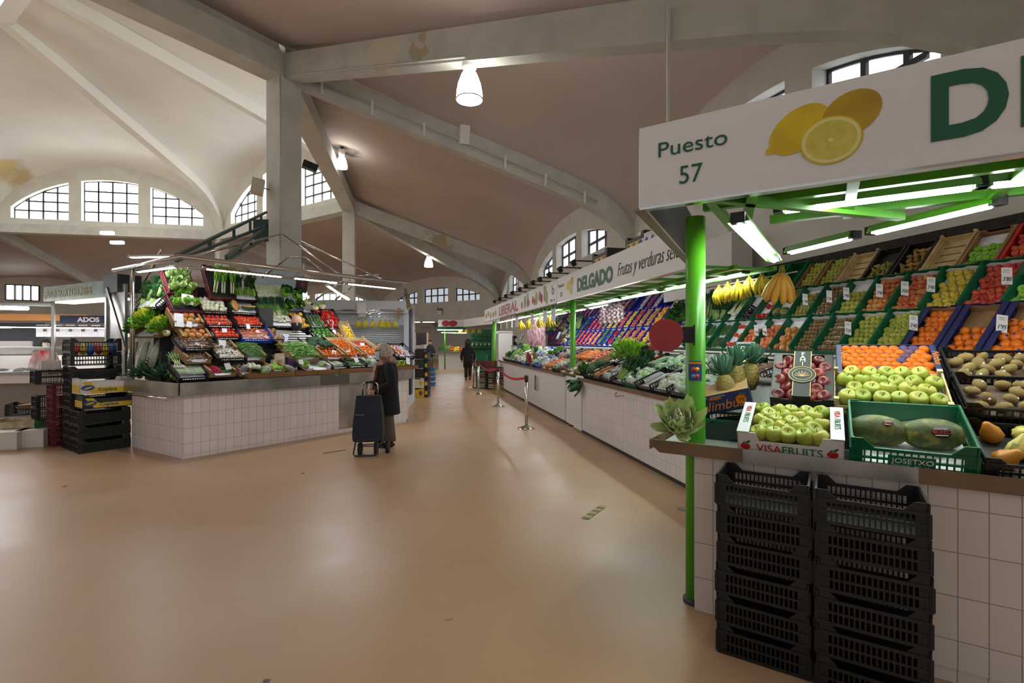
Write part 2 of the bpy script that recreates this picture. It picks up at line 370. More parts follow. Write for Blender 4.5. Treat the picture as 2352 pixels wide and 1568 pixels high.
# stains in the plaster, each a patch with its own place and shape
from mathutils.bvhtree import BVHTree
bpy.context.view_layer.update()
def hit_at(px, py):
    d = Vector(((px-1176)/F_PX, 1, (785-py)/F_PX)).normalized(); best = None
    for o in SC.objects:
        if o.type == 'MESH' and o.name.startswith(('ceiling', 'trim', 'wall')):
            ok, loc, *_ = o.ray_cast(o.matrix_world.inverted() @ Vector((0, 0, 1.6)), d)
            if ok:
                l = o.matrix_world @ loc
                if best is None or l.length < best.length: best = l
    return best
def stain(m, p, rad, col, lo=.5, hi=.56, sc=2.2, st=(1, 1, 1)):
    nt = m.node_tree; N = nt.nodes; L = nt.links; b = N['Principled BSDF']; tc = N['Texture Coordinate']
    sv = N.new('ShaderNodeVectorMath'); sv.operation = 'SUBTRACT'; sv.inputs[1].default_value = p; L.new(tc.outputs['Object'], sv.inputs[0])
    mv = N.new('ShaderNodeVectorMath'); mv.operation = 'MULTIPLY'; mv.inputs[1].default_value = [1/(rad*q) for q in st]; L.new(sv.outputs[0], mv.inputs[0])
    ln = N.new('ShaderNodeVectorMath'); ln.operation = 'LENGTH'; L.new(mv.outputs[0], ln.inputs[0])
    no = N.new('ShaderNodeTexNoise'); no.inputs['Scale'].default_value = sc; no.inputs['Detail'].default_value = 6; L.new(tc.outputs['Object'], no.inputs['Vector'])
    fa = N.new('ShaderNodeMapRange'); fa.inputs[1].default_value = .25; fa.inputs[2].default_value = 1; fa.inputs[3].default_value = .22; fa.inputs[4].default_value = -.3; L.new(ln.outputs['Value'], fa.inputs[0])
    ad = N.new('ShaderNodeMath'); L.new(no.outputs['Fac'], ad.inputs[0]); L.new(fa.outputs[0], ad.inputs[1])
    mr = N.new('ShaderNodeMapRange'); mr.inputs[1].default_value = lo; mr.inputs[2].default_value = hi; L.new(ad.outputs[0], mr.inputs[0])
    mx = N.new('ShaderNodeMix'); mx.data_type = 'RGBA'; mx.inputs[7].default_value = (*rgb(col), 1); old = b.inputs['Base Color'].links[0].from_socket
    L.new(old, mx.inputs[6]); L.new(mr.outputs[0], mx.inputs[0]); L.new(mx.outputs[2], b.inputs['Base Color'])
for m, px, py, rad, col, lo, hi, sc in ((M_rib, 880, 118, .9, '#d0c9b4', .52, .56, 1.6), (M_rib, 830, 95, .8, '#b0a78c', .62, .66, 4.5), (M_rib, 960, 110, .7, '#b0a78c', .63, .66, 5), (M_dome, 30, 395, 2.6, '#bfae88', .6, .8, .8), (M_dome, 15, 380, 1.2, '#c9b580', .64, .7, 2), (M_web, 800, 350, 1.2, '#4a4440', .55, .85, 1.5), (M_web, 990, 575, 1.6, '#aa9f88', .58, .66, 1.5), (M_rib, 1010, 565, 1.5, '#b0a284', .6, .66, 2)):
    h_ = hit_at(px, py)
    if h_: stain(m, h_, rad, col, lo, hi, sc)
# ================================================================ produce prototypes
def M2(n, a, b, **k): k.setdefault('rough', .38); k.setdefault('scale', 14); k.setdefault('rand', .35); return mat(n, a, b, **k)
FM = dict(
 golden=M2('apple_golden_green', '#8c9f30', '#b2ae48'), granny=M2('apple_bright_green', '#6fae22', '#8cc23a'), yellow=M2('apple_yellow', '#d0b636', '#bfae3c'),
 red=M2('apple_red', '#a31b22', '#c8552e', scale=9), fuji=M2('apple_red_striped', '#b23a2c', '#d19a4a', scale=10), dark=M2('apple_dark_red', '#5c1020', '#8e342c', scale=8), pink=M2('apple_pink_red', '#c22a3c', '#d8604e', scale=8),
 russet=M2('pear_olive', '#8e8a3a', '#a59c4c'), pear=M2('pear_brown', '#b08a42', '#9a7a3c'),
 orange=M2('orange_peel', '#e87c0c', '#e26e0a', bump=.25, bscale=160, rough=.42), mandarin=M2('mandarin_peel', '#cc6604', '#c45c04', bump=.25, bscale=160, rough=.45, spec=.2), lemon=M2('lemon_peel', '#e8c21c', '#dbb416', bump=.2, bscale=140),
 tomato=M2('tomato_red', '#c8341c', '#d4532c', scale=5, rough=.22), pinktom=M2('tomato_pink', '#d9694a', '#cf8a4e', scale=6, rough=.25), greentom=M2('tomato_green_orange', '#b98a3a', '#c96a3a', scale=6, rough=.25),
 kiwi=M2('kiwi_skin', '#8a7040', '#7a6236', rough=.8, bump=.3, bscale=300), potato=M2('potato_skin', '#b98a54', '#a87a48', rough=.75), sweet=M2('sweet_potato_skin', '#b06a3e', '#9c5a36', rough=.7),
 onion=M2('onion_skin', '#c08a4c', '#a8703a', rough=.4), redonion=M2('red_onion_skin', '#7a2c4e', '#8e4464', rough=.4), whiteonion=M2('white_onion_skin', '#e6e8d6', '#d4dab4', rough=.3), garlic=M2('garlic_skin', '#d9cfd0', '#b79aa8', rough=.6), 
 cuc=M2('cucumber_skin', '#28521e', '#3a6a26', rough=.4), courg=M2('courgette_skin', '#2d4a22', '#4a6a34', rough=.3), carrot=M2('carrot_skin', '#dd6a1e', '#cf5f1c', rough=.55), aub=M2('aubergine_skin', '#1c1020', '#24142a', rough=.15),
 rpep=M2('red_pepper_skin', '#c01a18', '#a81414', rough=.15), gpep=M2('green_pepper_skin', '#2f6a1a', '#3f7a22', rough=.2), ypep=M2('yellow_pepper_skin', '#dcb01c', '#d09a14', rough=.2),
 mush=M2('mushroom_brown', '#8f7258', '#6f563e', rough=.8), wmush=M2('mushroom_white', '#e2dcd0', '#cdc4b4', rough=.7), radish=M2('radish_skin', '#b31c3c', '#c8304c', rough=.3), grape=M2('grape_green', '#a9b84a', '#94a63c', rough=.25),
 straw=M2('strawberry_skin', '#c01c1e', '#a81418', rough=.35, bump=.3, bscale=200), persim=M2('persimmon_skin', '#e8701a', '#dd5f12', rough=.25), melon=M2('melon_rind', '#4c572a', '#84803a', rough=.5, scale=16, mix=(.45, .6), bump=.4, bscale=40),
 gourd=M2('gourd_green', '#2f4a2c', '#b8a84a', rough=.4, scale=9, mix=(.48, .54)), gourdo=M2('gourd_orange', '#d08a2a', '#c07a22', rough=.4), lime=M2('avocado_skin', '#2c3a1e', '#3a4a26', rough=.5), pods=M2('bean_pod', '#4a7a2c', '#5e8e3a', rough=.5), peas=M2('flat_pod', '#6c9a44', '#7cab52', rough=.5),
 purple=M2('purple_root', '#5a2a4a', '#4a2440', rough=.5), fig=M2('dark_plum', '#3c1c34', '#5a2a3c', rough=.4), pinkr=M2('pink_radish', '#d43a6e', '#c02a5e', rough=.4))
LEAF = mat('leaf_green', '#3f7a22', '#5c9a34', scale=20, rough=.55); LEAFD = mat('leaf_dark', '#1f4a1e', '#2f5e2a', scale=20, rough=.5); LEAFP = mat('leaf_pale', '#b4c985', '#8fb45a', scale=16, rough=.5)
LEAFY = mat('leaf_yellow', '#d6d83a', '#b9cc3a', scale=16, rough=.55); LEAFG = mat('leaf_bright', '#6fae2e', '#88c240', scale=18, rough=.5); STALK = mat('stalk_white', '#e4ead0', '#c2d49a', scale=12, rough=.4)
LEAFB = mat('leaf_blue_green', '#35604a', '#4a7a5c', scale=12, rough=.5); BROC = mat('broccoli_head', '#27452a', '#35583a', scale=40, rough=.8, bump=1., bscale=120); STEMB = mat('brown_stem', '#4a3820', rough=.8)
CAUL = mat('cauliflower_curd', '#ddd6b0', '#cbbf90', scale=30, rough=.8, bump=.8, bscale=90); BAN = mat('banana_skin', '#dcc02a', '#c4b428', scale=7, rough=.45, rand=.3); BANG = mat('banana_tip', '#7a7a24', rough=.6); PLANT = mat('plantain_skin', '#d09a34', '#b9862c', scale=8, rough=.5)
STK = mat('round_sticker', '#e9e6e0', rough=.4); STKR = mat('red_sticker', '#c8402c', rough=.4); STKB = mat('blue_sticker', '#2c3a9a', rough=.4); PEACHF = mat('melon_flesh', '#eda552', '#e0b46a', scale=6, rough=.5)
PLAST = mat('clear_wrap', '#e8eef0', rough=.12, alpha=.28, spec=.8); PLASTG = mat('green_net', '#1f8a6a', rough=.5, alpha=.7); FOIL = mat('silver_paper', '#bcc0c4', '#8a8e92', rough=.3, metal=.7, scale=40, bump=.8, bscale=60)
def stemcap(r): return [(.001, 0), (r, .0), (r*.8, .012), (r*.5, .016)]
PR = {}
def pr(k, o, r): PR[k] = (o, r); return o
APP = [(.0, .62), (.22, .60), (.42, .74), (.68, .84), (.92, .58), (1.02, .14), (.98, -.3), (.80, -.66), (.52, -.86), (.25, -.82), (.05, -.74)]
def lathe_proto(key, name, prof, r, m, n=14, lob=0, lobk=5, stem=None):
    o = proto(name, MB().lathe([(max(a, .002) * r, z * r) for a, z in prof[::-1]], n, lob=lob, lobk=lobk), m)
    if stem: pkid('stem', MB().tube([(0, 0, .5*r), (.05*r, 0, .8*r), (.12*r, 0, (.8+stem)*r)], .05*r, 5), STEMB if stem < .5 else LEAF, o)
    return pr(key, o, r)
for k in ('golden', 'granny', 'yellow', 'red', 'fuji', 'dark', 'pink'): lathe_proto(k, 'apple', APP, .038, FM[k], stem=.2)
for k, nm, m, rr in (('bigold', 'apple', 'golden', .045), ('bigdark', 'apple', 'dark', .041)):
    o = proto(nm, MB().lathe([(max(a, .002)*rr, z*rr) for a, z in APP[::-1]], 20), FM[m]); pr(k, o, rr)
    pkid('stem', MB().tube([(0, 0, .5*rr), (.0, 0, .8*rr), (.1*rr, 0, 1.1*rr)], .05*rr, 5), STEMB, o)
    a = RX(-42) @ RY(22); sk = pkid('sticker', MB().lathe([(.0085, 0), (.0085, .001)], 14, M=a @ T(0, 0, rr*.985 if False else rr*.93)), STK if m == 'golden' else M_ink, o)
    pkid('sticker_mark', MB().lathe([(.004, 0), (.004, .0006)], 8, M=a @ T(0, 0, rr*.93+.0011)), STKR if m == 'golden' else STK, o)
SPH = [(math.cos(a), math.sin(a)) for a in [math.pi/2 - math.pi*i/8 for i in range(9)]]
def ball(key, name, r, m, sq=1., sx=1., n=12, stk=None, seg=8):
    o = proto(name, MB().ell(r*sx, r, r*sq, n=n, m=seg), m); pr(key, o, r)
    if stk: pkid('sticker', MB().lathe([(r*.22, 0), (r*.22, .001)], 8, M=RX(-40) @ RY(15) @ T(0, 0, r*.985)), stk, o, label='small oval sticker')
    return o
ball('orange', 'orange', .041, FM['orange'], .96, stk=STKB, n=14); ball('bigorange', 'orange', .05, FM['orange'], .9, n=16, stk=STKB); ball('mandarin', 'mandarin', .034, FM['mandarin'], .88, stk=STKB, n=14)
ball('wrapped', 'mandarin', .034, mat('purple_tissue', '#2c2a6e', '#6a3a3a', scale=40, rough=.5, bump=1, bscale=90), .9); ball('lemon', 'lemon', .032, FM['lemon'], 1, 1.3)
ball('kiwi', 'kiwi', .027, FM['kiwi'], .9, 1.25); ball('bigkiwi', 'kiwi', .031, FM['kiwi'], .85, 1.35, n=16, stk=STK); ball('potato', 'potato', .036, FM['potato'], .8, 1.35); ball('sweet', 'sweet_potato', .035, FM['sweet'], .85, 2.2)
lathe_proto('tomato', 'tomato', [(0, .55), (.3, .62), (.7, .62), (1, .15), (1, -.25), (.6, -.7), (.1, -.72)], .034, FM['tomato'], lob=.03)
lathe_proto('pinktom', 'tomato', [(0, .4), (.25, .5), (.7, .62), (1.05, .15), (1, -.25), (.6, -.65), (.1, -.68)], .042, FM['pinktom'], lob=.05, lobk=6, n=18)
lathe_proto('greentom', 'tomato', [(0, .35), (.25, .5), (.7, .62), (1.05, .15), (1, -.25), (.6, -.65), (.1, -.68)], .05, FM['greentom'], lob=.09, lobk=7, n=28)
lathe_proto('onion', 'onion', [(0, 1.25), (.1, 1.15), (.2, .9), (.75, .6), (1, .1), (.85, -.45), (.4, -.8), (.05, -.85)], .036, FM['onion']); lathe_proto('redonion', 'onion', [(0, 1.25), (.1, 1.15), (.2, .9), (.75, .6), (1, .1), (.85, -.45), (.4, -.8), (.05, -.85)], .034, FM['redonion'])
lathe_proto('whiteonion', 'onion', [(0, 1.4), (.12, 1.2), (.25, .9), (.75, .6), (1, .1), (.85, -.45), (.4, -.8), (.05, -.85)], .04, FM['whiteonion'], n=14)
lathe_proto('garlic', 'garlic', [(0, 1.5), (.1, 1.4), (.2, .8), (.75, .4), (1, -.05), (.8, -.5), (.4, -.65), (.05, -.65)], .028, FM['garlic'], lob=.08, lobk=7, n=14)
for k in ('russet', 'pear'): lathe_proto(k, 'pear', [(0, 1.35), (.2, 1.32), (.36, 1.1), (.46, .75), (.72, .3), (1, -.15), (.95, -.6), (.6, -.9), (.15, -.88)], .034, FM[k], stem=.9)
lathe_proto('persimmon', 'persimmon', [(0, .5), (.4, .58), (.8, .45), (1, 0), (.85, -.45), (.4, -.7), (.05, -.7)], .042, FM['persim'], lob=.03, lobk=4); pkid('calyx', MB().lathe([(.018, 0), (.012, .006)], 4, M=T(0, 0, .022)), LEAF, PR['persimmon'][0])
lathe_proto('aub', 'aubergine', [(.1, 1.9), (.4, 1.7), (.6, 1.1), (.95, .2), (1, -.4), (.7, -.95), (.1, -1.1)], .042, FM['aub'], stem=1.2)
for k, s_ in (('rpep', 'red'), ('gpep', 'green'), ('ypep', 'yellow')):
    lathe_proto(k, 'bell_pepper', [(0, .75), (.3, .78), (.75, .95), (1, .55), (.98, -.2), (.8, -.85), (.45, -1.15), (.1, -1.05)], .042, FM[k], n=18, lob=.1, lobk=3 if k != 'gpep' else 4, stem=.7)
def longp(key, name, L, r, m, bend=.03, taper=.5, n=8, stem=None):
    q = 7; pts = [(L*(i/q-.5), bend*math.sin(math.pi*i/q)*1.0, 0) for i in range(q+1)]
    rs = [r*(.35, .85, 1, 1, 1, .95, .8*(1-taper)+.2+.0, .25)[i]*(1-taper*i/q) for i in range(q+1)]
    o = proto(name, MB().tube(pts, rs, n), m)
    if stem: pkid('stem', MB().tube([pts[0], (pts[0][0]-.02, 0, 0)], r*.25, 6), LEAF, o)
    return pr(key, o, r)
longp('cuc', 'cucumber', .24, .021, FM['cuc'], .02, .1); longp('courg', 'courgette', .22, .023, FM['courg'], .015, .05, stem=1); longp('carrot', 'carrot', .15, .014, FM['carrot'], .008, .5); longp('longpep', 'long_pepper', .2, .022, FM['rpep'], .03, .5, stem=1)
longp('greenpep', 'long_pepper', .13, .014, FM['gpep'], .02, .5, stem=1); longp('bean', 'green_bean', .16, .0055, FM['pods'], .018, .2, 5); longp('flatbean', 'flat_bean', .19, .009, FM['peas'], .02, .2, 5); longp('root', 'beetroot', .14, .03, FM['purple'], .01, .6)
ball('mush', 'mushroom', .024, FM['mush'], .6, 1.15, 10, seg=6); ball('wmush', 'mushroom', .024, FM['wmush'], .75, 1.1, 10, seg=6); ball('radish', 'radish', .016, FM['radish'], 1.1, n=10, seg=6); ball('straw', 'strawberry', .017, FM['straw'], 1.2, n=8, seg=6)
ball('avocado', 'avocado', .036, FM['lime'], .95, 1.35); ball('purpleroot', 'beetroot', .036, FM['fig'], .9, 1.1); ball('mango', 'mango', .045, M2('mango_skin', '#dda21c', '#d08a16'), .85, 1.3); ball('melonw', 'melon', .085, FM['melon'], .95, 1.25, 20, seg=12)
def melon(key, L, r):
    o = proto('melon', MB().lathe([(r*math.sin(math.pi*i/14)**.8*(1.0 if 0 < i < 14 else .02), -L/2*math.cos(math.pi*i/14)) for i in range(15)], 26, M=RY(90)), FM['melon']); return pr(key, o, r)
melon('melon', .30, .078)
for k_, txt in (('melon', 'BOLLO'),):
    lo = pkid('label_sticker', MB().add([(x*.085, -.0835*math.cos(.45*1)+0*z - .0, z) for x, z in ()], []), STK, PR['melon'][0]) if False else None
def leaf(mb, M, L, W, curl=.5, ruf=.15, mi=0, nl=6, nw=4, mid=None, cup=.25):
    rows = []
    for i in range(nl+1):
        t = i/nl; w = W*math.sin(math.pi*min(1, .12+t*.83))**.7; row = []; ang = curl*t; cx = L*t*math.cos(ang*.6); cz = L*t*math.sin(ang)
        for j in range(nw+1):
            q = 2*j/nw-1; row.append((cx + ruf*L*.25*rnd(-1, 1)*abs(q), q*w/2, cz + cup*W*q*q + ruf*W*rnd(-1, 1)*abs(q)))
        rows.append(row)
    mb.grid(rows, mi, True, M)
    if mid is not None: mb.tube([(0, 0, 0), (L*.35*math.cos(curl*.2), 0, L*.35*math.sin(curl*.35)), (L*.7*math.cos(curl*.4), 0, L*.7*math.sin(curl*.7))], [W*.09, W*.06, W*.02], 5, mid, True, M)
def leafy(key, name, r, n, m1, m2, heart=None, L=None, ruf=.2, W=.8, up=(10, 85), hr=.5, stalk=None, flat=1.):
    mb = MB(); random.seed(hash(key) % 99 if False else len(key)*7 + n)
    L = L or r
    for i in range(n):
        t = i/n; el = up[0] + (up[1]-up[0])*t; leaf(mb, S(1, 1, flat) @ RZ(i*137.5) @ RY(-el), L*(1-.35*t)*rnd(.9, 1.1), W*L*(1-.3*t)*rnd(.85, 1.15), rnd(.5, 1.0), ruf, 0 if t < (.5 if key != 'frisee' else .3) else 1, mid=2 if stalk else None)
    if heart: mb.ell(r*hr, r*hr, r*hr*.9, T(0, 0, r*hr*.55), 14, 8, 1 if heart == 1 else 3, .06)
    ms = [m1, m2, stalk or m1, CAUL]; o = proto(name, mb, ms); return pr(key, o, r)
leafy('lettuce', 'lettuce', .11, 26, LEAFG, LEAFP, 1, ruf=.25); leafy('pale', 'escarole', .11, 34, LEAFP, LEAFP, 1, ruf=.3, stalk=STALK); leafy('frisee', 'curly_endive', .16, 210, LEAFG, LEAFY, None, ruf=.6, W=.3, up=(-15, 85))
leafy('cabbage', 'cabbage', .12, 14, LEAFD, LEAFG, 1, ruf=.12, W=1.1, hr=.62); leafy('caul', 'cauliflower', .11, 18, LEAFG, LEAFP, 3, ruf=.1, W=.5, hr=.62, up=(25, 70), stalk=STALK); leafy('parsley', 'parsley', .12, 120, LEAFD, LEAF, None, ruf=.5, W=.3)
leafy('kale', 'kale', .16, 22, LEAFD, LEAF, None, ruf=.2, W=.5, stalk=STALK); leafy('herb', 'leafy_herb', .09, 70, LEAF, LEAFG, None, ruf=.4, W=.35)
def bundle(key, name, L, n, r, mst, mlf, spread=.25, top=.45, tie=None, ms3=None, nleaf=3, wide=0):
    mb = MB(); random.seed(n*3)
    for i in range(n):
        a, q = rnd(0, 6.28), math.sqrt(rnd(0, 1)); x, y = q*r*math.cos(a), q*r*.6*math.sin(a); sx = 1 + spread*3
        p0 = (x, y, 0); p1 = (x*1.05, y, L*(1-top)); p2 = (x*sx, y*1.5, L*rnd(.92, 1.05))
        mb.tube([p0, p1], [L*.022, L*.02], 6, 0)
        for j in range(9 if wide else 0): leaf(mb, T(p1[0]*rnd(.6, 1.9), p1[1]*rnd(.6, 2.2), p1[2] + L*rnd(-.05, .42)) @ RZ(rnd(0, 360)) @ RY(-rnd(0, 70)), L*.16, L*.15, .8, .35, 1, 3, 2)
        for j in range(nleaf): leaf(mb, T(*p1) @ RZ(rnd(0, 360)) @ RY(-rnd(62, 88)), L*top*rnd(.7, 1.1), L*.13, .5, .15, 1, 4, 2)
    o = proto(name, mb, [mst, mlf])
    if tie: pkid('tie', MB().lathe([(r*1.05, L*.32), (r*1.05, L*.35)], 10, M=S(1, .68, 1)), tie, o)
    return pr(key, o, L)
bundle('celery', 'celery', .36, 16, .045, mat('celery_stalk', '#8fb05a', '#a9c878', scale=9), LEAFD, .5, .5, None, nleaf=5, wide=1.5); bundle('chard', 'chard', .42, 9, .05, STALK, LEAFG, .4, .55, nleaf=3); bundle('spinach', 'spinach', .32, 16, .06, LEAFG, LEAFD, .4, .6, nleaf=2)
bundle('borage', 'borage', .5, 12, .05, mat('borage_stalk', '#7f9a5a', '#93ad6c', scale=9), LEAFB, .3, .3, None, nleaf=2)
TIE = mat('white_tie', '#e8e8e4', rough=.5); TIEY = mat('yellow_tie', '#d8d83a', rough=.5)
def leekp():
    mb = MB(); random.seed(5)
    for i in range(5):
        x = (i-2)*.03; mb.tube([(x, rnd(-.01, .01), 0), (x, 0, .25)], [.013, .015], 8, 0)
        for j in range(3): leaf(mb, T(x, 0, .24) @ RZ(rnd(0, 360)) @ RY(-rnd(78, 89)), rnd(.2, .3), .04, .2, .05, 1, 4, 2)
        for j in range(5): mb.tube([(x, 0, 0), (x+rnd(-.02, .02), rnd(-.02, .02), -rnd(.02, .04))], [.002, .001], 3, 2)
    o = proto('leek', mb, [STALK, LEAFB, mat('root_hair', '#cdbf9a', rough=.9)]); pkid('tie', MB().box(-.08, .08, -.018, .018, .2, .213), TIE, o); pr('leek', o, .5)
leekp()
def springp():
    mb = MB(); random.seed(6)
    for i in range(4):
        x = (i-1.5)*.035; mb.ell(.021, .021, .024, T(x, 0, 0), 10, 7, 0); mb.tube([(x, 0, .015), (x*.5, 0, .12), (x*.8, 0, .2)], [.01, .007, .006], 6, 0)
        for j in range(3): mb.tube([(x*.8, 0, .2), (x*1.5+rnd(-.03, .03), rnd(-.02, .02), .38)], [.006, .002], 5, 1)
    o = proto('spring_onion', mb, [FM['whiteonion'], LEAFG]); pkid('tie', MB().box(-.03, .03, -.012, .012, .12, .135), TIEY, o); pr('spring', o, .4)
springp()
def brocp():
    mb = MB(); random.seed(8)
    for i in range(26):
        a, q = i*2.4, math.sqrt(i/26)*.075; mb.ell(.03, .03, .026, T(q*math.cos(a), q*math.sin(a), .05*(1-(q/.09)**2)), 8, 6, 0, .1)
    mb.tube([(0, 0, -.07), (0, 0, .02)], [.022, .04], 8, 1); pr('broc', proto('broccoli', mb, [BROC, LEAFG]), .09)
brocp()
def banp():
    o = proto_e('banana_bunch'); 
    for k, (nm, m, n, L) in enumerate((('b', BAN, 6, .15),)): pass
    for i in range(6):
        a = (i-2.5)*14; pts = [(0, 0, 0), (0, -.025, -.05), (0, -.035, -.10), (0, -.02, -.15), (0, .005, -.185)]
        pkid('banana', MB().tube(pts, [.008, .016, .0185, .016, .006], 7), BAN, o, RZ(a*1.3) @ RY(-a*.9) @ T(0, -.01*(i % 2), 0))
    pkid('stalk', MB().tube([(0, 0, .03), (0, 0, -.01)], [.012, .02], 7), BANG, o); pr('banana', o, .18)
    o = proto_e('plantain_bunch')
    for i in range(7):
        a = (i-3)*13; pts = [(0, 0, 0), (0, -.02, -.05), (0, -.03, -.12), (0, -.025, -.2), (0, -.012, -.225)]
        pkid('plantain', MB().tube(pts, [.01, .02, .024, .022, .008], 7), PLANT if i % 6 else BAN, o, RZ(a*1.6) @ RY(-a*1.0))
    pkid('stalk', MB().tube([(0, 0, .04), (0, 0, -.01)], [.014, .024], 7), BANG, o); pr('plantain', o, .2)
banp()
def pinep():
    o = proto('pineapple', MB().lathe([(.02, -.09), (.045, -.08), (.06, -.02), (.058, .05), (.04, .09)], 16), mat('pineapple_skin', '#8a6a2a', '#5a5a24', scale=60, rough=.7, bump=1, bscale=70)); cr = MB(); random.seed(4)
    for i in range(34): leaf(cr, T(0, 0, .085 + i*.0012) @ RZ(i*137.5) @ RY(-(20 + i*1.9)), .15*(1-i*.008), .024, .35, .03, 0, 4, 2, cup=.4)
    pkid('leaf_crown', cr, LEAFB, o); pr('pine', o, .1)
pinep()
def grapep():
    mb = MB(); random.seed(9)
    for i in range(60):
        t = (i/60); a = i*2.4; q = .055*(1-t*.6)*rnd(.6, 1); mb.ell(.0125, .0125, .014, T(q*math.cos(a), -t*.0 + q*math.sin(a), -t*.11), 8, 6)
    o = proto('grape_bunch', mb, FM['grape']); pkid('stalk', MB().tube([(0, 0, .0), (0, 0, .05)], .004, 5), LEAF, o); pr('grape', o, .07)
grapep()
def bagp(key, col, col2, mb2=None):
    mb = MB(); random.seed(len(key)+3)
    for i in range(16): mb.ell(.03, .024, .02, T(rnd(-.06, .06), rnd(-.04, .04), rnd(-.015, .03)) @ RZ(rnd(0, 180)) @ RY(rnd(-40, 40)), 7, 5, i % 2)
    o = proto('bagged_vegetables', mb, [col, col2]); w = MB().ell(.1, .07, .05, n=14, m=8, jit=.09); w.tube([(.08, 0, .0), (.12, 0, .02), (.14, 0, .035)], [.03, .012, .03], 8); pkid('plastic_bag', w, PLAST, o); pr(key, o, .1)
bagp('bagw', FM['wmush'], LEAFP); bagp('bagg', LEAF, LEAFG); bagp('bagp', FM['purple'], LEAFP); bagp('bago', FM['carrot'], FM['mush'])
def packp(key, c):
    mb = MB(); random.seed(3)
    for i in range(9): mb.tube([(-.04+i*.01, -.12, .012), (-.04+i*.01, .12, .012)], .007, 5, 0)
    o = proto('wrapped_tray', mb, [c]); pkid('tray', MB().box(-.055, .055, -.13, .13, 0, .006), M_white, o); pkid('film', MB().box(-.055, .055, -.13, .13, .004, .024), PLAST, o); pr(key, o, .1)
packp('packg', LEAFP); packp('packp', FM['purple'])
def gourdp(key, m):
    pr(key, proto('ornamental_gourd', MB().lathe([(.003, .068), (.014, .062), (.024, .04), (.042, .008), (.047, -.026), (.03, -.05), (.004, -.055)], 20, lob=.05, lobk=10), m), .055); gm_ = PR[key][0].data; gm_.materials.append(mat('gourd_stripe', '#c9b24a', '#d8c878', scale=9, rough=.4))
    for i_, p_ in enumerate(gm_.polygons): p_.material_index = 1 if (i_ % 20) % 4 < 2 and key == 'gourd' else 0
gourdp('gourd', FM['gourd']); gourdp('gourdo', FM['gourdo'])
def pumpk():
    o = proto('half_pumpkin', MB().lathe([(.002, -.07), (.07, -.06), (.1, -.02), (.105, 0), (.002, .0)], 24), mat('pumpkin_rind', '#2f4a22', '#4a6a2a', scale=12, rough=.5)); pkid('flesh', MB().lathe([(.096, .0), (.1, .004), (.02, .004)], 24), PEACHF, o); pkid('seed_hollow', MB().ell(.045, .04, .008, T(0, 0, .005), 12, 6, 0, .2), mat('seed_mass', '#d9782a', '#e6a04a', scale=60, rough=.6, bump=1), o); pr('halfp', o, .1)
pumpk()
# ================================================================ counting: 300 of a kind, the rest as one object
COUNT = {}; REST = {}
def item(key, M, label, group, cat=None):
    o, r = PR[key]; kind = o.name.split('.')[0]; COUNT[kind] = COUNT.get(kind, 0) + 1; cat = cat or kind.replace('_', ' ')
    if COUNT[kind] > 290 and o.type == 'MESH':
        mb, ms = REST.setdefault(kind, (MB(), [])); m = o.data.materials[0]
        if m not in ms: ms.append(m)
        if len(o.data.vertices) < 130: mb.add([v.co for v in o.data.vertices], [list(p.vertices) for p in o.data.polygons], M, ms.index(m), True)
        else: mb.ell(r, r, r*.9, M, 8, 6, ms.index(m))
        return None
    return put(o, M, label, cat, group)
LONG = {'cuc', 'courg', 'carrot', 'longpep', 'greenpep', 'bean', 'flatbean', 'root', 'sweet'}
def fill(M, W, D, h, key, nx, ny, label, group, jit=.15, skip=0., order=None, pile=0, keys=None, start=0):
    """nx x ny staggered rows of produce on the plane z=h of the crate frame M (x -W/2..W/2, y 0..D)"""
    for j in range(start, ny):
        k = nx - (j % 2 if nx > 2 else 0)
        for i in range(k):
            if rnd(0, 1) < skip: continue
            kk = random.choice(keys) if keys else key; r = PR[kk][1]
            x = (i + .5 + (0 if k == nx else .5)) * W / nx - W/2; y = (j + .5) * D / ny if not (ny <= 2 and kk in ('celery', 'chard', 'spinach', 'borage')) else .05 + j*.2
            jt = W/nx*jit; x += rnd(-jt, jt); y += rnd(-jt, jt)
            if kk in LONG: Q = RZ(90 + rnd(-16, 16)) if W < .5 and kk not in ('carrot', 'bean', 'flatbean', 'greenpep') else RZ(rnd(-60, 60))
            elif kk in ('leek', 'spring'): Q = RX(-90) @ RY(rnd(-12, 12)) if kk == 'spring' else RX(90) @ RZ(180) @ RY(rnd(-6, 6))
            elif kk in ('celery', 'chard', 'spinach', 'borage'): Q = RX(-62) @ RY(rnd(-12, 12))
            elif kk in ('lettuce', 'pale', 'cabbage', 'frisee', 'caul', 'broc', 'parsley', 'herb', 'kale'): Q = RX(rnd(-15, 15)) @ RY(rnd(-15, 15)) @ RZ(rnd(0, 360))
            elif kk in ('packg', 'packp'): Q = RZ(rnd(-8, 8))
            elif kk in ('bigold', 'bigdark'): Q = RX(rnd(-30, 25)) @ RY(rnd(-35, 35)) @ RZ(rnd(-25, 25))
            else: Q = RX(rnd(-50, 50)) @ RY(rnd(-50, 50)) @ RZ(rnd(0, 360))
            lift = pile * math.sin(math.pi*(i+.5)/nx) * math.sin(math.pi*(j+.5)/ny)
            item(kk, M @ T(x, y, h + lift + rnd(0, .3)*r*jit*2) @ Q @ S(rnd(.93, 1.06)), label, group)
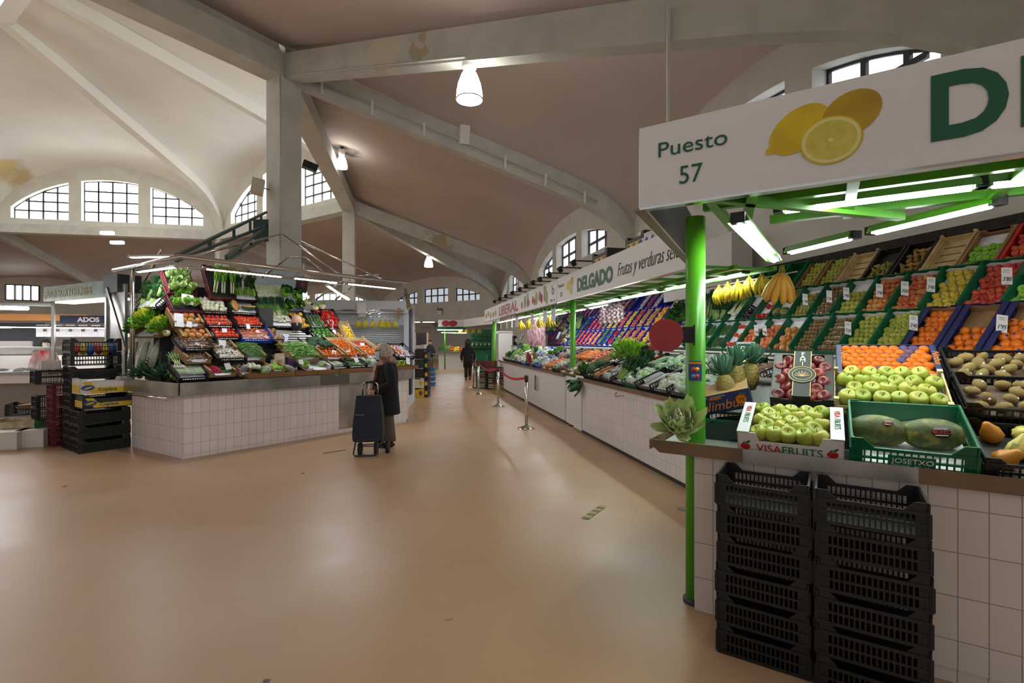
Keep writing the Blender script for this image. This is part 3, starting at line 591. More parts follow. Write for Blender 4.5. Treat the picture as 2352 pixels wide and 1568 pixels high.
# ================================================================ crates and boxes (origin: front bottom middle; x width, y depth, z up)
def slatwall(mb, a, b, z0, z1, n, t=.006, rails=(0, .5, 1), solid=None, mi=0):
    a = Vector(a); b = Vector(b); H = z1-z0
    for r in rails: mb.bar(a + Vector((0, 0, z0+H*r)), b + Vector((0, 0, z0+H*r)), t*1.6, .012 if 0 < r < 1 else .016)
    for i in range(n+1):
        p = a.lerp(b, i/n); mb.bar(p + Vector((0, 0, z0)), p + Vector((0, 0, z1)), t, .007 if 0 < i < n else .02, up=(b-a).normalized())
def crate_mesh(W, D, H, n=14, dip=.05, front=None, solid=False, bottom=True):
    mb = MB(); t = .006; w = W/2; F = front if front is not None else H
    if bottom: mb.box(-w, w, 0, D, 0, .008)
    for (a, b, nn, h) in (((-w, 0), (w, 0), n, F-dip if F == H else F), ((-w, D), (w, D), n, H-dip), ((-w, 0), (-w, D), int(n*D/W), H-.01), ((w, 0), (w, D), int(n*D/W), H-.01)):
        if solid: mb.bar((*a, h*.55), (*b, h*.55), t, h*.9); mb.bar((*a, h), (*b, h), t*2.2, .012); 
        if not solid or (a[1] == b[1] == 0): slatwall(mb, (*a, 0), (*b, 0), .008, h, nn, t*(1.3 if solid else 1))
    c = .045
    for sx in (-1, 1):
        for y0, sy, hh in ((0, 1, F), (D, -1, H)):
            x0 = sx*w; mb.box(min(x0, x0-sx*c), max(x0, x0-sx*c), min(y0, y0+sy*t), max(y0, y0+sy*t), 0, hh); mb.box(min(x0, x0-sx*t), max(x0, x0-sx*t), min(y0, y0+sy*c), max(y0, y0+sy*c), 0, hh)
            if F == H or y0 > 0: mb.prism([(x0-sx*c, hh-dip-.005), (x0-sx*c, hh), (x0-sx*(c+dip), hh-dip), (x0-sx*(c+dip), hh-dip-.005)], min(y0, y0+sy*t), max(y0, y0+sy*t))
    return mb
CR = {}
def crate_proto(key, name, mesh, m, liner=None):
    o = proto(name, mesh, m); CR[key] = o
    if liner: pkid('liner', liner[0], liner[1], o)
    return o
def sheet(W, D, h, back=0.):
    mb = MB(); n = 6; mb.grid([[(-W/2 + W*i/n, D*j/n, h + .004*((i*j) % 3)) for i in range(n+1)] for j in range(n+1)] + ([[(-W/2 + W*i/n, D, h + back + .01*((i*5) % 3)) for i in range(n+1)]] if back else []), smooth=False); return mb
for c, m in (('green', M_bgreen), ('blue', M_blue)):
    crate_proto(c, 'plastic_crate', crate_mesh(.375, .56, .16, 12, .03, .07, True), m, (sheet(.355, .53, .05, .07), M_paper))
crate_proto('greenempty', 'plastic_crate', crate_mesh(.375, .56, .16, 12, .03, .07, True), M_bgreen); crate_proto('blueempty', 'plastic_crate', crate_mesh(.375, .56, .16, 12, .03, .07, True), M_blue)
for c, m in (('black', M_black), ('maroon', M_maroon), ('bluec', mat('bright_blue_plastic', '#1c4fc0', rough=.4)), ('greenc', M_bgreen)):
    crate_proto(c, 'plastic_crate', crate_mesh(.40, .46, .12, 12, .03, .07), m, (sheet(.38, .44, .04), M_paper if c in ('black', 'bluec') else M_dark))
def carton(W, D, H, m=M_card, front=None, cut=.04, post=.07):
    mb = MB(); t = .005; w = W/2; f = front or H
    mb.box(-w, w, 0, D, 0, t)
    for y0, h in ((0, f), (D-t, H)):
        mb.prism([(-w, 0), (w, 0), (w, h), (w-post, h), (w-post-.02, h-cut), (-w+post+.02, h-cut), (-w+post, h), (-w, h)], y0, y0+t)
    for x0 in (-w, w-t): mb.box(x0, x0+t, 0, D, 0, H)
    for x0 in (-w, w-post*.5): mb.box(x0, x0+post*.5, 0, D, H-.004, H)
    return mb
def woodbox(W, D, H):
    mb = MB(); w = W/2; t = .008
    for k in range(3): z = .005 + k*H/3; hh = H/3-.008; mb.box(-w, -w+t, 0, D, z, z+hh); mb.box(w-t, w, 0, D, z, z+hh); 
    for k in range(2): z = .005 + k*H/3; hh = H/3-.008; mb.box(-w, w, 0, t, z, z+hh); mb.box(-w, w, D-t, D, z, z+hh)
    for k in range(5): y = D*k/5; mb.box(-w, w, y+.005, y+D/5-.01, 0, .006)
    for sx in (-1, 1):
        for y in (t, D-t-.025): mb.box(min(sx*w, sx*(w-.025)), max(sx*w, sx*(w-.025)), y, y+.025, 0, H+.01)
    return mb
M_boxb = mat('dark_box_print', '#22201e', rough=.5); M_nimb = mat('navy_box_print', '#262b5e', '#202452', rough=.5); M_yel = mat('yellow_box_print', '#d8b62a', rough=.5)
crate_proto('card', 'cardboard_box', carton(.37, .5, .11, front=.06), M_card, (sheet(.35, .48, .03), M_paper)); crate_proto('cardw', 'cardboard_box', carton(.37, .5, .11, front=.06), M_cardw, (sheet(.35, .48, .03), M_paper))
crate_proto('wood', 'wooden_crate', woodbox(.37, .54, .12), M_wood); crate_proto('boxb', 'cardboard_box', carton(.37, .5, .11, front=.07), M_boxb, (sheet(.35, .48, .03), M_dark))
crate_proto('nimbus', 'cardboard_box', carton(.375, .56, .15, front=.10, cut=.015, post=.12), M_nimb, (sheet(.36, .54, .05, .08), M_card)); crate_proto('boxr', 'cardboard_box', carton(.37, .5, .11, front=.07), mat('red_box_print', '#c02c22', rough=.5), (sheet(.35, .48, .03), M_dark))
ORD = ['', 'first', 'second', 'third', 'fourth', 'fifth', 'sixth', 'seventh', 'eighth', 'ninth', 'tenth', 'eleventh', 'twelfth', 'thirteenth', 'fourteenth', 'fifteenth', 'sixteenth', 'seventeenth', 'eighteenth', 'nineteenth', 'twentieth'] + ['twenty-' + x for x in ('first', 'second', 'third', 'fourth', 'fifth', 'sixth', 'seventh', 'eighth', 'ninth')] + ['thirtieth'] + ['thirty-' + x for x in ('first', 'second', 'third', 'fourth', 'fifth', 'sixth', 'seventh', 'eighth', 'ninth')] + ['fortieth'] + ['forty-' + x for x in ('first', 'second', 'third', 'fourth', 'fifth', 'sixth', 'seventh', 'eighth', 'ninth')]
# price card prototypes
def pcard(M, txt, label, group=None, w=.085, h=.15, m=None, lines=True):
    o = ob('price_card', (MB().box(-w/2, w/2, -.001, .001, 0, h), m or M_tag), None, M); tag(o, label, 'price card', group)
    if txt:
        t = ob('lettering', text_mesh(txt, h*.36, M_ink, align='CENTER', xs=.72, shear=.25), o, T(0, -.0025, h*.2))
        if lines:
            lm = MB()
            for k in range(3): lm.box(-w*.3, w*(.3 - .1*(k % 2)), -.0022, -.0012, h*(.72+.07*k), h*(.735+.07*k))
            lm.box(-w*.25, w*.2, -.0022, -.0012, h*.08, h*.1); ob('small_writing', (lm, M_ink), o)
    return o
# ================================================================ right side: stall structure
FB = frame(2.93 - .2*5.4 , 5.4, .981, .196)            # front counter line, u toward the camera
FSH = frame(5.2 - .2*4.0, 4.0, .981, .196)              # back shelf, lowest row front edge
FA = frame(1.08, 2.92, .537, .843)                      # near counter, tiled face
FS = frame(.70, 2.70, .537, .843)                       # near sign face
FT = frame(2.75 - .2*5, 5.0, .981, .196)                # long sign face
FR = frame(.70, 2.70, .89, -.45)                        # return side of the near stall (x toward the camera)
def fit(parent, body, m, F, px0, pyb0, pyt0, px1, v=0., bold=0., shear=0., name='lettering', off=.004):
    """lettering fitted between two columns of a sign; base and top rows given at its start"""
    u0, z0 = uz(F, px0, pyb0, v); _, z1 = uz(F, px0, pyt0, v); u1 = ux(F, px1, v)
    me = text_mesh(body, 1, m, bold=bold, shear=shear, depth=.0008)
    xs = [q.co.x for q in me.vertices]; zs = [q.co.z for q in me.vertices]; ax, bx, az, bz = min(xs), max(xs), min(zs), max(zs)
    if u1 < u0: u0, u1 = u1, u0
    capz = .73 if not body.isupper() and not body[0].isdigit() else bz
    sx = (u1-u0)/(bx-ax); sz = (z1-z0)/(capz if capz else 1)
    base = 0
    for q in me.vertices: q.co.x = u0 + (q.co.x-ax)*sx; q.co.z = z0 + (q.co.z-base)*sz; q.co.y = -off + q.co.y
    return ob(name, me, parent, I4)
# ---- near sign
sg = empty('shop_sign', 'big white fascia sign reading Puesto 57 with three printed lemons', 'shop sign', FS)
ob('panel', (MB().box(0, 3.2, 0, .02, 2.33, 2.765), M_white), sg)
ob('edge_trim', (MB().box(0, 3.2, 0, .05, 2.318, 2.33).box(-.004, 0, 0, .04, 2.32, 2.765), M_chrome), sg)
fit(sg, 'Puesto', M_dgreen, FS, 1513, 364, 329, 1671); fit(sg, '57', M_dgreen, FS, 1561, 425, 385, 1614)
u0, z0 = uz(FS, 2138, 322); u1, z1 = uz(FS, 2138, 176); hh = z1 - z0
me = text_mesh('DELGADO', 1, M_dgreen, bold=.035, depth=.0008, sp=1.1); zt_ = max(q.co.z for q in me.vertices); x0_ = min(q.co.x for q in me.vertices)
for q in me.vertices: q.co.x = u0 + (q.co.x - x0_)*hh/zt_*.92; q.co.z = z0 + q.co.z*hh/zt_; q.co.y -= .004
ob('lettering', me, sg)
LEMY = mat('printed_lemon_yellow', '#e0c416', '#cfae10', scale=7, rough=.4); LEMO = mat('printed_lemon_shade', '#c9a50c', '#a88a12', scale=4, rough=.4); LEMS = mat('printed_lemon_flesh', '#d9cf5a', '#c9bd48', scale=25, rough=.4); LEMW = mat('printed_lemon_pith', '#e6de92', rough=.4)
def lemons(parent, F, pa, pb, pc, sc, name='lemon_picture'):
    """three printed lemons; pa/pb/pc = (px, py) of the left, upper right and cut lemon"""
    mb = MB(); r = sc
    (ua, za), (ub, zb), (uc, zc) = [uz(F, *p) for p in (pa, pb, pc)]
    mb.disc(ua, za, r*1.15, r*.8, -.0025, rot=.62); mb.disc(ua - r*.98, za - r*.62, r*.2, r*.16, -.0028, rot=.6)
    mb.disc(ub, zb, r*.98, r*.8, -.003, rot=.5, mi=1); mb.disc(uc, zc, r*1.02, r*.92, -.004, mi=0); mb.disc(uc, zc, r*.96, r*.86, -.0045, mi=3); mb.disc(uc, zc, r*.84, r*.74, -.005, mi=2)
    for k in range(9):
        a = k*2*math.pi/9 + .2; mb.bar((uc, -.0052, zc), (uc + r*.8*math.cos(a), -.0052, zc + r*.7*math.sin(a)), .0008, r*.045, up=(-math.sin(a), 0, math.cos(a)), mi=3)
    mb.disc(uc, zc, r*.09, r*.08, -.0058, mi=3)
    return ob(name, (mb, [LEMY, LEMO, LEMS, LEMW]), parent)
lemons(sg, FS, (1835, 300), (1955, 262), (1908, 324), .118)
# return side of the sign, seen from inside, and lamp trough
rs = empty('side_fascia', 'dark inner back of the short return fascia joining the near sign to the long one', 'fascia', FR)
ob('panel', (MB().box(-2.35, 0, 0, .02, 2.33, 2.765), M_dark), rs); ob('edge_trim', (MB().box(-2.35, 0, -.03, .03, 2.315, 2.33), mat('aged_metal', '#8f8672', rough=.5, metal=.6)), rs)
# green canopy frame behind the near sign
cf = empty('canopy_frame', 'green painted steel canopy frame behind the Puesto 57 sign', 'canopy frame', FS)
g = MB()
for v, z in ((.06, 2.35), (.40, 2.37), (1.0, 2.38)): g.box(.05 + v*.5, 3.4, v, v + .05, z, z + .05)
for u in (.3, .95, 1.6, 2.25, 2.9): g.box(u, u + .05, .08, 1.05, 2.36, 2.40)
ob('beams', (g, M_green), cf)
g = MB(); g.bar((.35, .1, 2.36), (1.25, 1.15, 2.36), .05, .05); g.bar((.55, .1, 2.36), (.35, 1.3, 2.36), .05, .05); ob('braces', (g, M_green), cf)
g = MB(); g.box(.3, 3.4, .07, .40, 2.43, 2.435); ob('roof_panels', (g, mat('dusty_clear_roof', '#b9b3a0', rough=.4, alpha=.55)), cf)
# long canopy frame under the long sign
cl = empty('canopy_frame', 'long green canopy frame running behind the DELGADO sign over the stall counter', 'canopy frame', FT)
g = MB()
for v in (.05, .5, .95): g.box(-9.6, .1, v, v + .045, 2.33, 2.375)
for k in range(20): g.box(-9.5 + k*.5, -9.46 + k*.5, .05, .98, 2.34, 2.37)
ob('beams', (g, M_green), cl)
# poles
def pole(X, Y, h, lab, r=.058):
    o = empty('green_pole', lab, 'pole', T(X, Y, 0)); ob('shaft', (MB().tube([(0, 0, 0), (0, 0, h)], r, 20), M_green), o); ob('foot_plate', (MB().lathe([(r*1.3, 0), (r*1.25, .02), (r, .03)], 12), M_dark), o); return o
pn = pole(1.13, 3.03, 2.36, 'thick green steel pole carrying the Puesto 57 sign at the near counter corner')
pole(2.90-.2*9.3+.11, 9.3, 2.36, 'green steel pole between the white-tiled counters where the two long signs meet', .055)
pole(2.90-.2*18.9+.2, 18.9, 2.36, 'green steel pole at the far end under the LIBERAL sign', .07)
# card stickers on the near pole
stc = MB(); cm = Matrix.Rotation(R(-20.5), 4, 'Z')
fx = T(1.13, 3.03, 0) @ RZ(-20.5)
def arc(mb, r, a0, a1, z0, z1, mi=0): n = 8; mb.grid([[(r*math.sin(R(a0+(a1-a0)*i/n)), -r*math.cos(R(a0+(a1-a0)*i/n)), z) for i in range(n+1)] for z in (z0, z1)], mi, True)
ds = empty('card_decal', 'blue bank card acceptance decal with red and yellow discs on the near green pole', 'decal', fx)
b = MB(); arc(b, .0595, -42, 38, 1.36, 1.48); ob('backing', (b, mat('decal_blue', '#27406a', rough=.4)), ds)
for z, c1, c2 in ((1.43, '#d83a22', '#e0a02a'), (1.388, '#3a8ac8', '#c8382c')):
    for dx, c in ((-.011, c1), (.009, c2)):
        ob('disc', (MB().lathe([(.0125, 0), (.0125, .001)], 20, M=RZ(dx*950) @ T(0, -.0602, z) @ RX(90)), mat('decal_' + c[1:], c, rough=.4)), ds)
b = MB(); arc(b, .0600, -40, 36, 1.462, 1.474); ob('stripe', (b, mat('decal_orange', '#c88a3a', rough=.4)), ds)
# red ticket dispenser on a black bracket
td = empty('ticket_dispenser', 'round red queue ticket dispenser with spout on a black bracket fixed to the green pole', 'ticket dispenser', T((1530-1176)/F_PX*2.93, 2.93, 1.6 + 13/F_PX*2.93) @ RZ(-17))
sn = MB(); pl = [(.098*math.cos(a), .098*math.sin(a)) for a in [R(-80 + 12*i) for i in range(26)]] + [(-.118, -.062), (-.118, -.078), (-.06, -.088)]
sn.prism(pl, -.03, .03); ob('case', (sn, mat('dark_red_plastic', '#a3181b', '#8e1417', scale=4, rough=.22)), td)
ob('seam', (MB().bar((-.05, -.031, -.05), (.06, -.031, .08), .002, .002), mat('seam_red', '#b03a34', rough=.4)), td)
ob('spout_lip', (MB().prism([(-.118, -.058), (-.095, -.062), (-.105, -.082), (-.138, -.09), (-.15, -.078), (-.135, -.066)], -.032, .032), M_black), td)
ob('bracket', (MB().box(.09, .16, -.02, .02, -.045, .05).box(.15, .16, -.03, .03, -.06, .06).box(.09, .15, -.034, -.03, .03, .036).box(.09, .15, -.034, -.03, .0, .006).box(.09, .15, -.034, -.03, -.03, -.024), M_black), td)
# ---- near counter
nc = empty('tiled_counter', 'white-tiled near counter with brown and steel edge, black crates stacked in front', 'counter', FA)
ob('tiled_body', (MB().box(0, 2.2, 0, .10, .07, .95).box(0, .1, .1, 2.0, .07, .95), M_tile), nc); ob('plinth', (MB().box(0, 2.2, .01, .1, 0, .07), M_tile), nc)
ob('worktop', (MB().box(-.2, 2.2, -.03, 1.3, .945, .97), mat('worktop_steel', '#8f9492', rough=.45, metal=.5)), nc)
br = MB(); M_brown = mat('brown_edge_film', '#7d6145', '#6f563c', rough=.5, scale=5)
br.prism([(-.25, .97), (-.25, 1.0), (.27, 1.0), (.27, .925), (-.19, .925)], -.045, -.035); ob('brown_edge', (MB().prism([(1.03, .925), (1.03, 1.0), (2.2, 1.0), (2.2, .925)], -.045, -.035), M_brown), nc)
br.bar((-.25, -.04, .97), (-.22, 1.2, .97), .008, .06); ob('brown_edge', (br, M_brown), nc); ob('steel_edge', (MB().box(.27, 1.03, -.044, -.035, .925, 1.0), M_steel), nc)
# second tier riser inside near counter (dark rack)
rk = MB(); rk.box(.35, 2.0, .42, .46, .97, 1.16); rk.box(.35, 2.0, .42, .80, 1.155, 1.17); rk.box(.7, 2.0, .78, 1.2, 1.28, 1.30); rk.box(.7, 2.0, 1.16, 1.2, .97, 1.28); o = ob('display_riser', (rk, M_dark), None, FA); tag(o, 'dark stepped riser under the fruit boxes on the near counter', 'riser')
# ---- long counter (DELGADO part: u -4.0 .. .9, LIBERAL part: u -11.1 .. -4.15)
def counter(u0, u1, name, lab, edge=True, mt=M_tilef):
    o = empty('tiled_counter', lab, 'counter', FB)
    ob('tiled_body', (MB().box(u0, u1, 0, .12, .06, .93), mt), o); ob('plinth', (MB().box(u0, u1, .03, .1, 0, .06), M_dark), o)
    ob('worktop', (MB().box(u0, u1, -.03, .95, .93, .95), M_steel), o); ob('edge_strip', (MB().box(u0, u1, -.045, -.03, .91, .965), M_brown if edge else M_steel), o)
    return o
uP = ux(FB, 1332); uQ = ux(FB, 1300); uZ = ux(FB, 1147)
c1 = counter(uP, 1.15, 'd', 'long white-tiled counter with brown edge and a chrome hook, running behind the pole')
hk = MB(); uh = ux(FB, 1425); hk.tube([(uh, -.05, .87), (uh-.0, -.08, .86), (uh+.05, -.09, .82), (uh+.09, -.06, .83), (uh+.1, 0, .84)], .009, 8); ob('hook', (hk, M_chrome), c1)
c2 = counter(uZ, uQ-.05, 'l', 'far white-tiled counter below the LIBERAL sign, rope barrier in front', True, mat('white_board', '#dcd8d8', rough=.4))
# gate panels between
gp = empty('counter_flap', 'white panelled side doors and steel shelf between the two white counters', 'counter flap', FB)
ob('door', (MB().box(uQ-.05, uP, .02, .05, .04, .93), M_white), gp); ob('door', (MB().box(uP-.28, uP+.12, -.02, .02, .04, .90), M_white), gp); ob('steel_shelf', (MB().box(uQ, uP+.5, .1, .75, 1.0, 1.02).box(uQ, uP+.5, .73, .75, 1.02, 1.22), M_steel), gp)
# poster on the far counter
pu = ux(FB, 1232); ps = empty('poster', 'small printed posters taped to the far white counter front', 'poster', FB @ T(pu, -.004, .0))
ob('sheet', (MB().box(-.18, .0, -.002, 0, .42, .78), mat('dark_poster', '#4a4a40', '#8a8270', scale=12)), ps); ob('sheet', (MB().box(.04, .22, -.002, 0, .42, .76), mat('light_poster', '#c8ccb8', '#9aa88a', scale=14)), ps)
for px in (1345+0, ): pass
# ---- long sign
ls = empty('shop_sign', 'long white fascia sign with DELGADO in green and script lettering', 'shop sign', FT)
uD0, uD1 = ux(FT, 1279.5), .15; uL0 = ux(FT, 1113)
ob('panel', (MB().box(uD0, uD1, 0, .03, 2.33, 2.79), M_white), ls); ob('edge_trim', (MB().box(uD0, uD1, -.005, .035, 2.318, 2.332), M_chrome), ls)
fit(ls, 'DELGADO', M_dgreen, FT, 1326, 671, 641, 1408, bold=.05)
fit(ls, 'Puesto', M_dgreen, FT, 1282, 664, 655, 1296); fit(ls, '57', M_dgreen, FT, 1287, 684, 674, 1292)
lemons(ls, FT, (1305.5, 657), (1313.5, 647), (1311, 668), .085)
fit(ls, 'Frutas y verduras selectas', M_ink, FT, 1419, 637, 605, 1598, shear=.45, bold=-.012)
ll = empty('shop_sign', 'white fascia sign reading LIBERAL in red with printed vegetables', 'shop sign', FT)
ob('panel', (MB().box(uL0, uD0 - .03, 0, .03, 2.33, 2.79), M_white), ll); ob('edge_trim', (MB().box(uL0, uD0-.03, -.005, .035, 2.318, 2.332), M_brown), ll)
M_redl = mat('red_letter', '#a81e22', rough=.4)
fit(ll, 'LIBERAL', M_redl, FT, 1146, 727, 707, 1190, bold=.03); fit(ll, 'FRUTAS Y VERDURAS SELECTAS', M_redl, FT, 1150, 732, 729, 1185)
fit(ll, 'PTO. 51', M_dgreen, FT, 1264, 696, 690, 1275); fit(ll, 'b', M_dgreen, FT, 1268, 679, 655, 1273)
pv = MB(); random.seed(21)
for px, col, rx, rz in ((1199, 0, .10, .09), (1206, 1, .14, .15), (1213, 0, .16, .08), (1212, 1, .1, .17), (1224, 0, .09, .09), (1228, 0, .09, .08), (1232, 1, .13, .15), (1240, 0, .12, .11), (1244, 3, .11, .1), (1250, 2, .05, .18), (1253, 1, .08, .17), (1256, 1, .1, .14), (1117, 2, .2, .1), (1122, 0, .16, .1), (1127, 1, .2, .12), (1133, 2, .2, .1), (1138, 1, .16, .1)):
    u_ = ux(FT, px); pv.disc(u_, 2.54 + rnd(-.05, .06), rx*.8, rz, -.003 - rnd(0, .002), mi=col)
ob('vegetable_picture', (pv, [mat('print_red', '#b8442c', rough=.5), mat('print_green', '#7fa05a', '#9ab86a', scale=6, rough=.5), mat('print_orange', '#d8893a', rough=.5), mat('print_purple', '#7a3a44', rough=.5)]), ll)
# cardboard boxes standing on top of the long sign, and clip lamps
bu = ux(FT, 1482); bt = carton(.6, .38, .2, front=.18)
for px, W_, lab, mm in ((1388, .62, 'black and yellow banana box standing on the long sign near its middle', M_boxb), (1470, .55, 'open black and yellow banana box on top of the sign, beside the white carton', M_boxb), (1500, .5, 'white printed fruit carton on top of the sign behind the near sign', M_cardw)):
    u_ = ux(FT, px, .2); o = empty('banana_box', lab, 'box', FT @ T(u_, .12, 2.79)); ob('carton', (carton(W_, .38, .2, front=.2, cut=.05), mm), o)
    q = MB(); q.box(-W_*.4, W_*.4, -.004, -.001, .02, .10); ob('printed_band', (q, M_yel if mm is M_boxb else M_paper), o)
    q = MB()
    for k in range(3): q.disc(-W_*.3 + k*W_*.3, .06, .035, .03, -.006); 
    ob('logo', (q, mat('logo_blue', '#2a4a8a', rough=.5) if k else M_ink), o)
for px in (1150, 1163, 1178, 1194, 1212, 1228, 1245, 1262, 1285, 1312, 1345):
    o = empty('clip_spotlight', 'small black spotlight on a bracket arm in the row above the long signs', 'spotlight', FT @ T(ux(FT, px), .0, 2.79), 'spotlights above the long signs')
    ob('arm', (MB().bar((0, .15, .0), (0, .15, .09), .02, .02).bar((0, .2, .09), (0, -.22, .09), .03, .02), M_dark), o); ob('lamp_head', (MB().lathe([(.035, -.05), (.055, .05)], 10, M=T(0, -.2, .05) @ RX(30)), M_black), o)
# ---- back shelf: tiled base, dark rack, wall fittings
sb = empty('tiled_bench', 'white-tiled low wall carrying the long sloping fruit shelf', 'shelf base', FSH)
ob('tiled_wall', (MB().box(-21, 1.2, .03, 1.1, 0, 1.40), M_tilew), sb); ob('top_slab', (MB().box(-21, 1.2, -.02, .1, 1.40, 1.428), M_white), sb)
rk = MB()
for k, (v, z) in enumerate(((.0, 1.41), (.35, 1.86), (.70, 2.31))): rk.box(-17.5, 1.2, v+.33, v+.36, z-.1, z+.40); rk.box(-17.5, 1.2, v+.005, v+.03, z-.02, z)
rk.box(-17.5, 1.2, 1.1, 1.14, 1.4, 2.78)
o = ob('shelf_rack', (rk, M_dark), None, FSH); tag(o, 'dark steel rack behind the three sloping rows of fruit crates', 'rack')
cb = MB(); cb.box(-8, 2.0, 1.02, 1.2, 2.80, 2.92); o = ob('cable_tray', (cb, mat('dusty_black_cloth', '#241f1c', '#3a322c', scale=20, rough=.9)), None, FSH); tag(o, 'long dark cable tray along the wall above the top fruit row', 'cable tray')
kx = MB(); kx.box(-7.5, -5.0, .62, 1.05, 2.5, 3.6); o = ob('cold_room', (kx, mat('grey_white_panel', '#d8d4d2', rough=.5)), None, FSH); tag(o, 'plain white panel box rising behind the blue crates of garlic and onions', 'wall cabinet')
# ---- tubes
def fixture(a, b, lab, group=None, cat='fluorescent light', case=M_green, w=.075, two=False, h=.05):
    a = Vector(a); b = Vector(b); m = (a + b)/2; d = b - a; L = d.length; ang = math.atan2(d.y, d.x); tilt = math.asin(d.z/L)
    o = empty('fluorescent_light', lab, cat, T(*m) @ Matrix.Rotation(ang, 4, 'Z') @ Matrix.Rotation(-tilt, 4, 'Y'), group)
    c = MB(); c.add([(-L/2, y, z) for y, z in ((-w*.7, 0), (-w*.4, h), (w*.4, h), (w*.7, 0))] + [(L/2, y, z) for y, z in ((-w*.7, 0), (-w*.4, h), (w*.4, h), (w*.7, 0))], [(0, 1, 5, 4), (1, 2, 6, 5), (2, 3, 7, 6), (0, 1, 2, 3), (4, 5, 6, 7)]); ob('housing', (c, case), o)
    ob('tube', (MB().tube([(-L/2+.03, 0, .002), (L/2-.03, 0, .002)], .02 if w > .05 else .016, 10), EM_tube), o)
    for x_ in (-L/2-.03, L/2-.02): ob('end_cap', (MB().box(x_, x_+.05, -w*.45, w*.45, -.01, h*.9), M_black if case is M_green else case), o)
    return o
def onpix(F, v, z): 
    def g(px): u = ux(F, px, v); p = F @ Vector((u, v, 0)); return (p.x, p.y, z)
    return g
g1 = onpix(FS, .62, 2.36); fixture(g1(1790), g1(2250), 'long lit tube running behind the Puesto 57 sign, parallel to it'); fixture(g1(2262), (3.9, 1.75, 2.36), 'second lit tube continuing behind the Puesto 57 sign toward the lettering')
fixture((1.16, 2.52, 2.21), (2.0, 3.75, 2.21), 'short lit tube pointing inward beside the green pole, over the pineapples')
gx = lambda x0, z: (lambda Y: (x0 - .2*Y, Y, z))
q = gx(3.15, 2.34)
def yx(x0, px): return x0/(.2 + (px-1176)/F_PX)
for px0, px1, x0, lab in ((1812, 1962, 3.15, 'lit tube over the green pears boxes, farther of two inner tubes'), (2004, 2290, 3.15, 'lit tube over the apple crates, nearer of two inner tubes'), (1345, 1424, 3.6, 'lit tube above the garlic and blue crates'), (1430, 1514, 3.6, 'lit tube above the purple onions, hooks beside it'), (1530, 1600, 3.6, 'lit tube partly behind the near green pole'), (1616, 1712, 3.6, 'lit tube above the hanging bananas')):
    q = gx(x0, 2.34); fixture(q(yx(x0, px0)), q(yx(x0, px1)), lab)
for k, px0 in enumerate((1146, 1160, 1176, 1192, 1211, 1235, 1262)):
    q = gx(3.5, 2.36); Y = yx(3.5, px0); fixture(q(Y), q(Y-1.2), 'lit tube in the row under the LIBERAL sign', 'tubes under the LIBERAL sign', case=M_white)
for k in range(5):
    q = gx(4.3, 2.4); Y = 12 + k*1.5; fixture(q(Y), q(Y-1.2), 'lit tube in the inner row over the blue fruit crates', 'inner tubes over the blue crates', case=M_white)
# hanging blank price tags under LIBERAL
for px in (1139.5, 1150.5, 1164, 1176, 1187, 1208.5, 1222.5, 1242.5, 1252, 1271):
    o = empty('hanging_tag', 'blank white tag hanging in a row under the LIBERAL sign', 'tag', FT @ T(ux(FT, px, .1), .1, 2.33) @ RZ(rnd(-20, 20)), 'tags under the LIBERAL sign')
    ob('card', (MB().box(-.085, .085, -.002, .002, -.34, -.06), M_paper), o); ob('clip', (MB().box(-.015, .015, -.01, .01, -.08, 0), M_dark), o)
# stanchions and rope
SP = [(1209, 986, 875), (1144, 935, 852), (1099, 907, 838), (1087, 893, 834)]
heads = []
for i, (px, pb, pt_) in enumerate(SP):
    Y = 1808/(pb-785); X = (px-1176)/F_PX*Y; heads.append(Vector((X, Y, .93)))
    o = empty('rope_stanchion', ['chrome barrier post with domed base, first of the row before the tiled counter', 'chrome barrier post, second of the row, red belt on both sides', 'chrome barrier post, third of the row beside the stacked crates', 'chrome barrier post at the far end of the red belt'][i], 'barrier post', T(X, Y, 0))
    ob('base', (MB().lathe([(.17, 0), (.17, .012), (.1, .035), (.04, .06), (.03, .07)], 28), M_chrome), o); ob('pole', (MB().tube([(0, 0, .05), (0, 0, .90)], .03, 16), M_chrome), o); ob('belt_head', (MB().lathe([(.036, .86), (.036, .965), (.03, .975)], 16), M_dark), o)
mb = MB()
for a, b in zip(heads, heads[1:]):
    ps_ = [a.lerp(b, t/8) - Vector((0, 0, .12*math.sin(math.pi*t/8))) for t in range(9)]
    mb.grid([[(p.x, p.y, p.z + .025) for p in ps_], [(p.x, p.y, p.z - .025) for p in ps_]])
o = ob('barrier_belt', (mb, mat('red_belt', '#b01822', rough=.6))); tag(o, 'red retractable belt strung between the chrome barrier posts', 'barrier belt')
# ================================================================ near counter goods
def place_crate(F, key, u, v, z, tilt, label, sx=1., sy=1., sz=1., extra=None):
    M = F @ T(u, v, z) @ RX(tilt)
    if extra is not None: M = M @ extra
    put(CR[key], M @ S(sx, sy, sz), label, 'crate' if CR[key].name.startswith('plastic') or CR[key].name.startswith('wood') else 'box'); return M
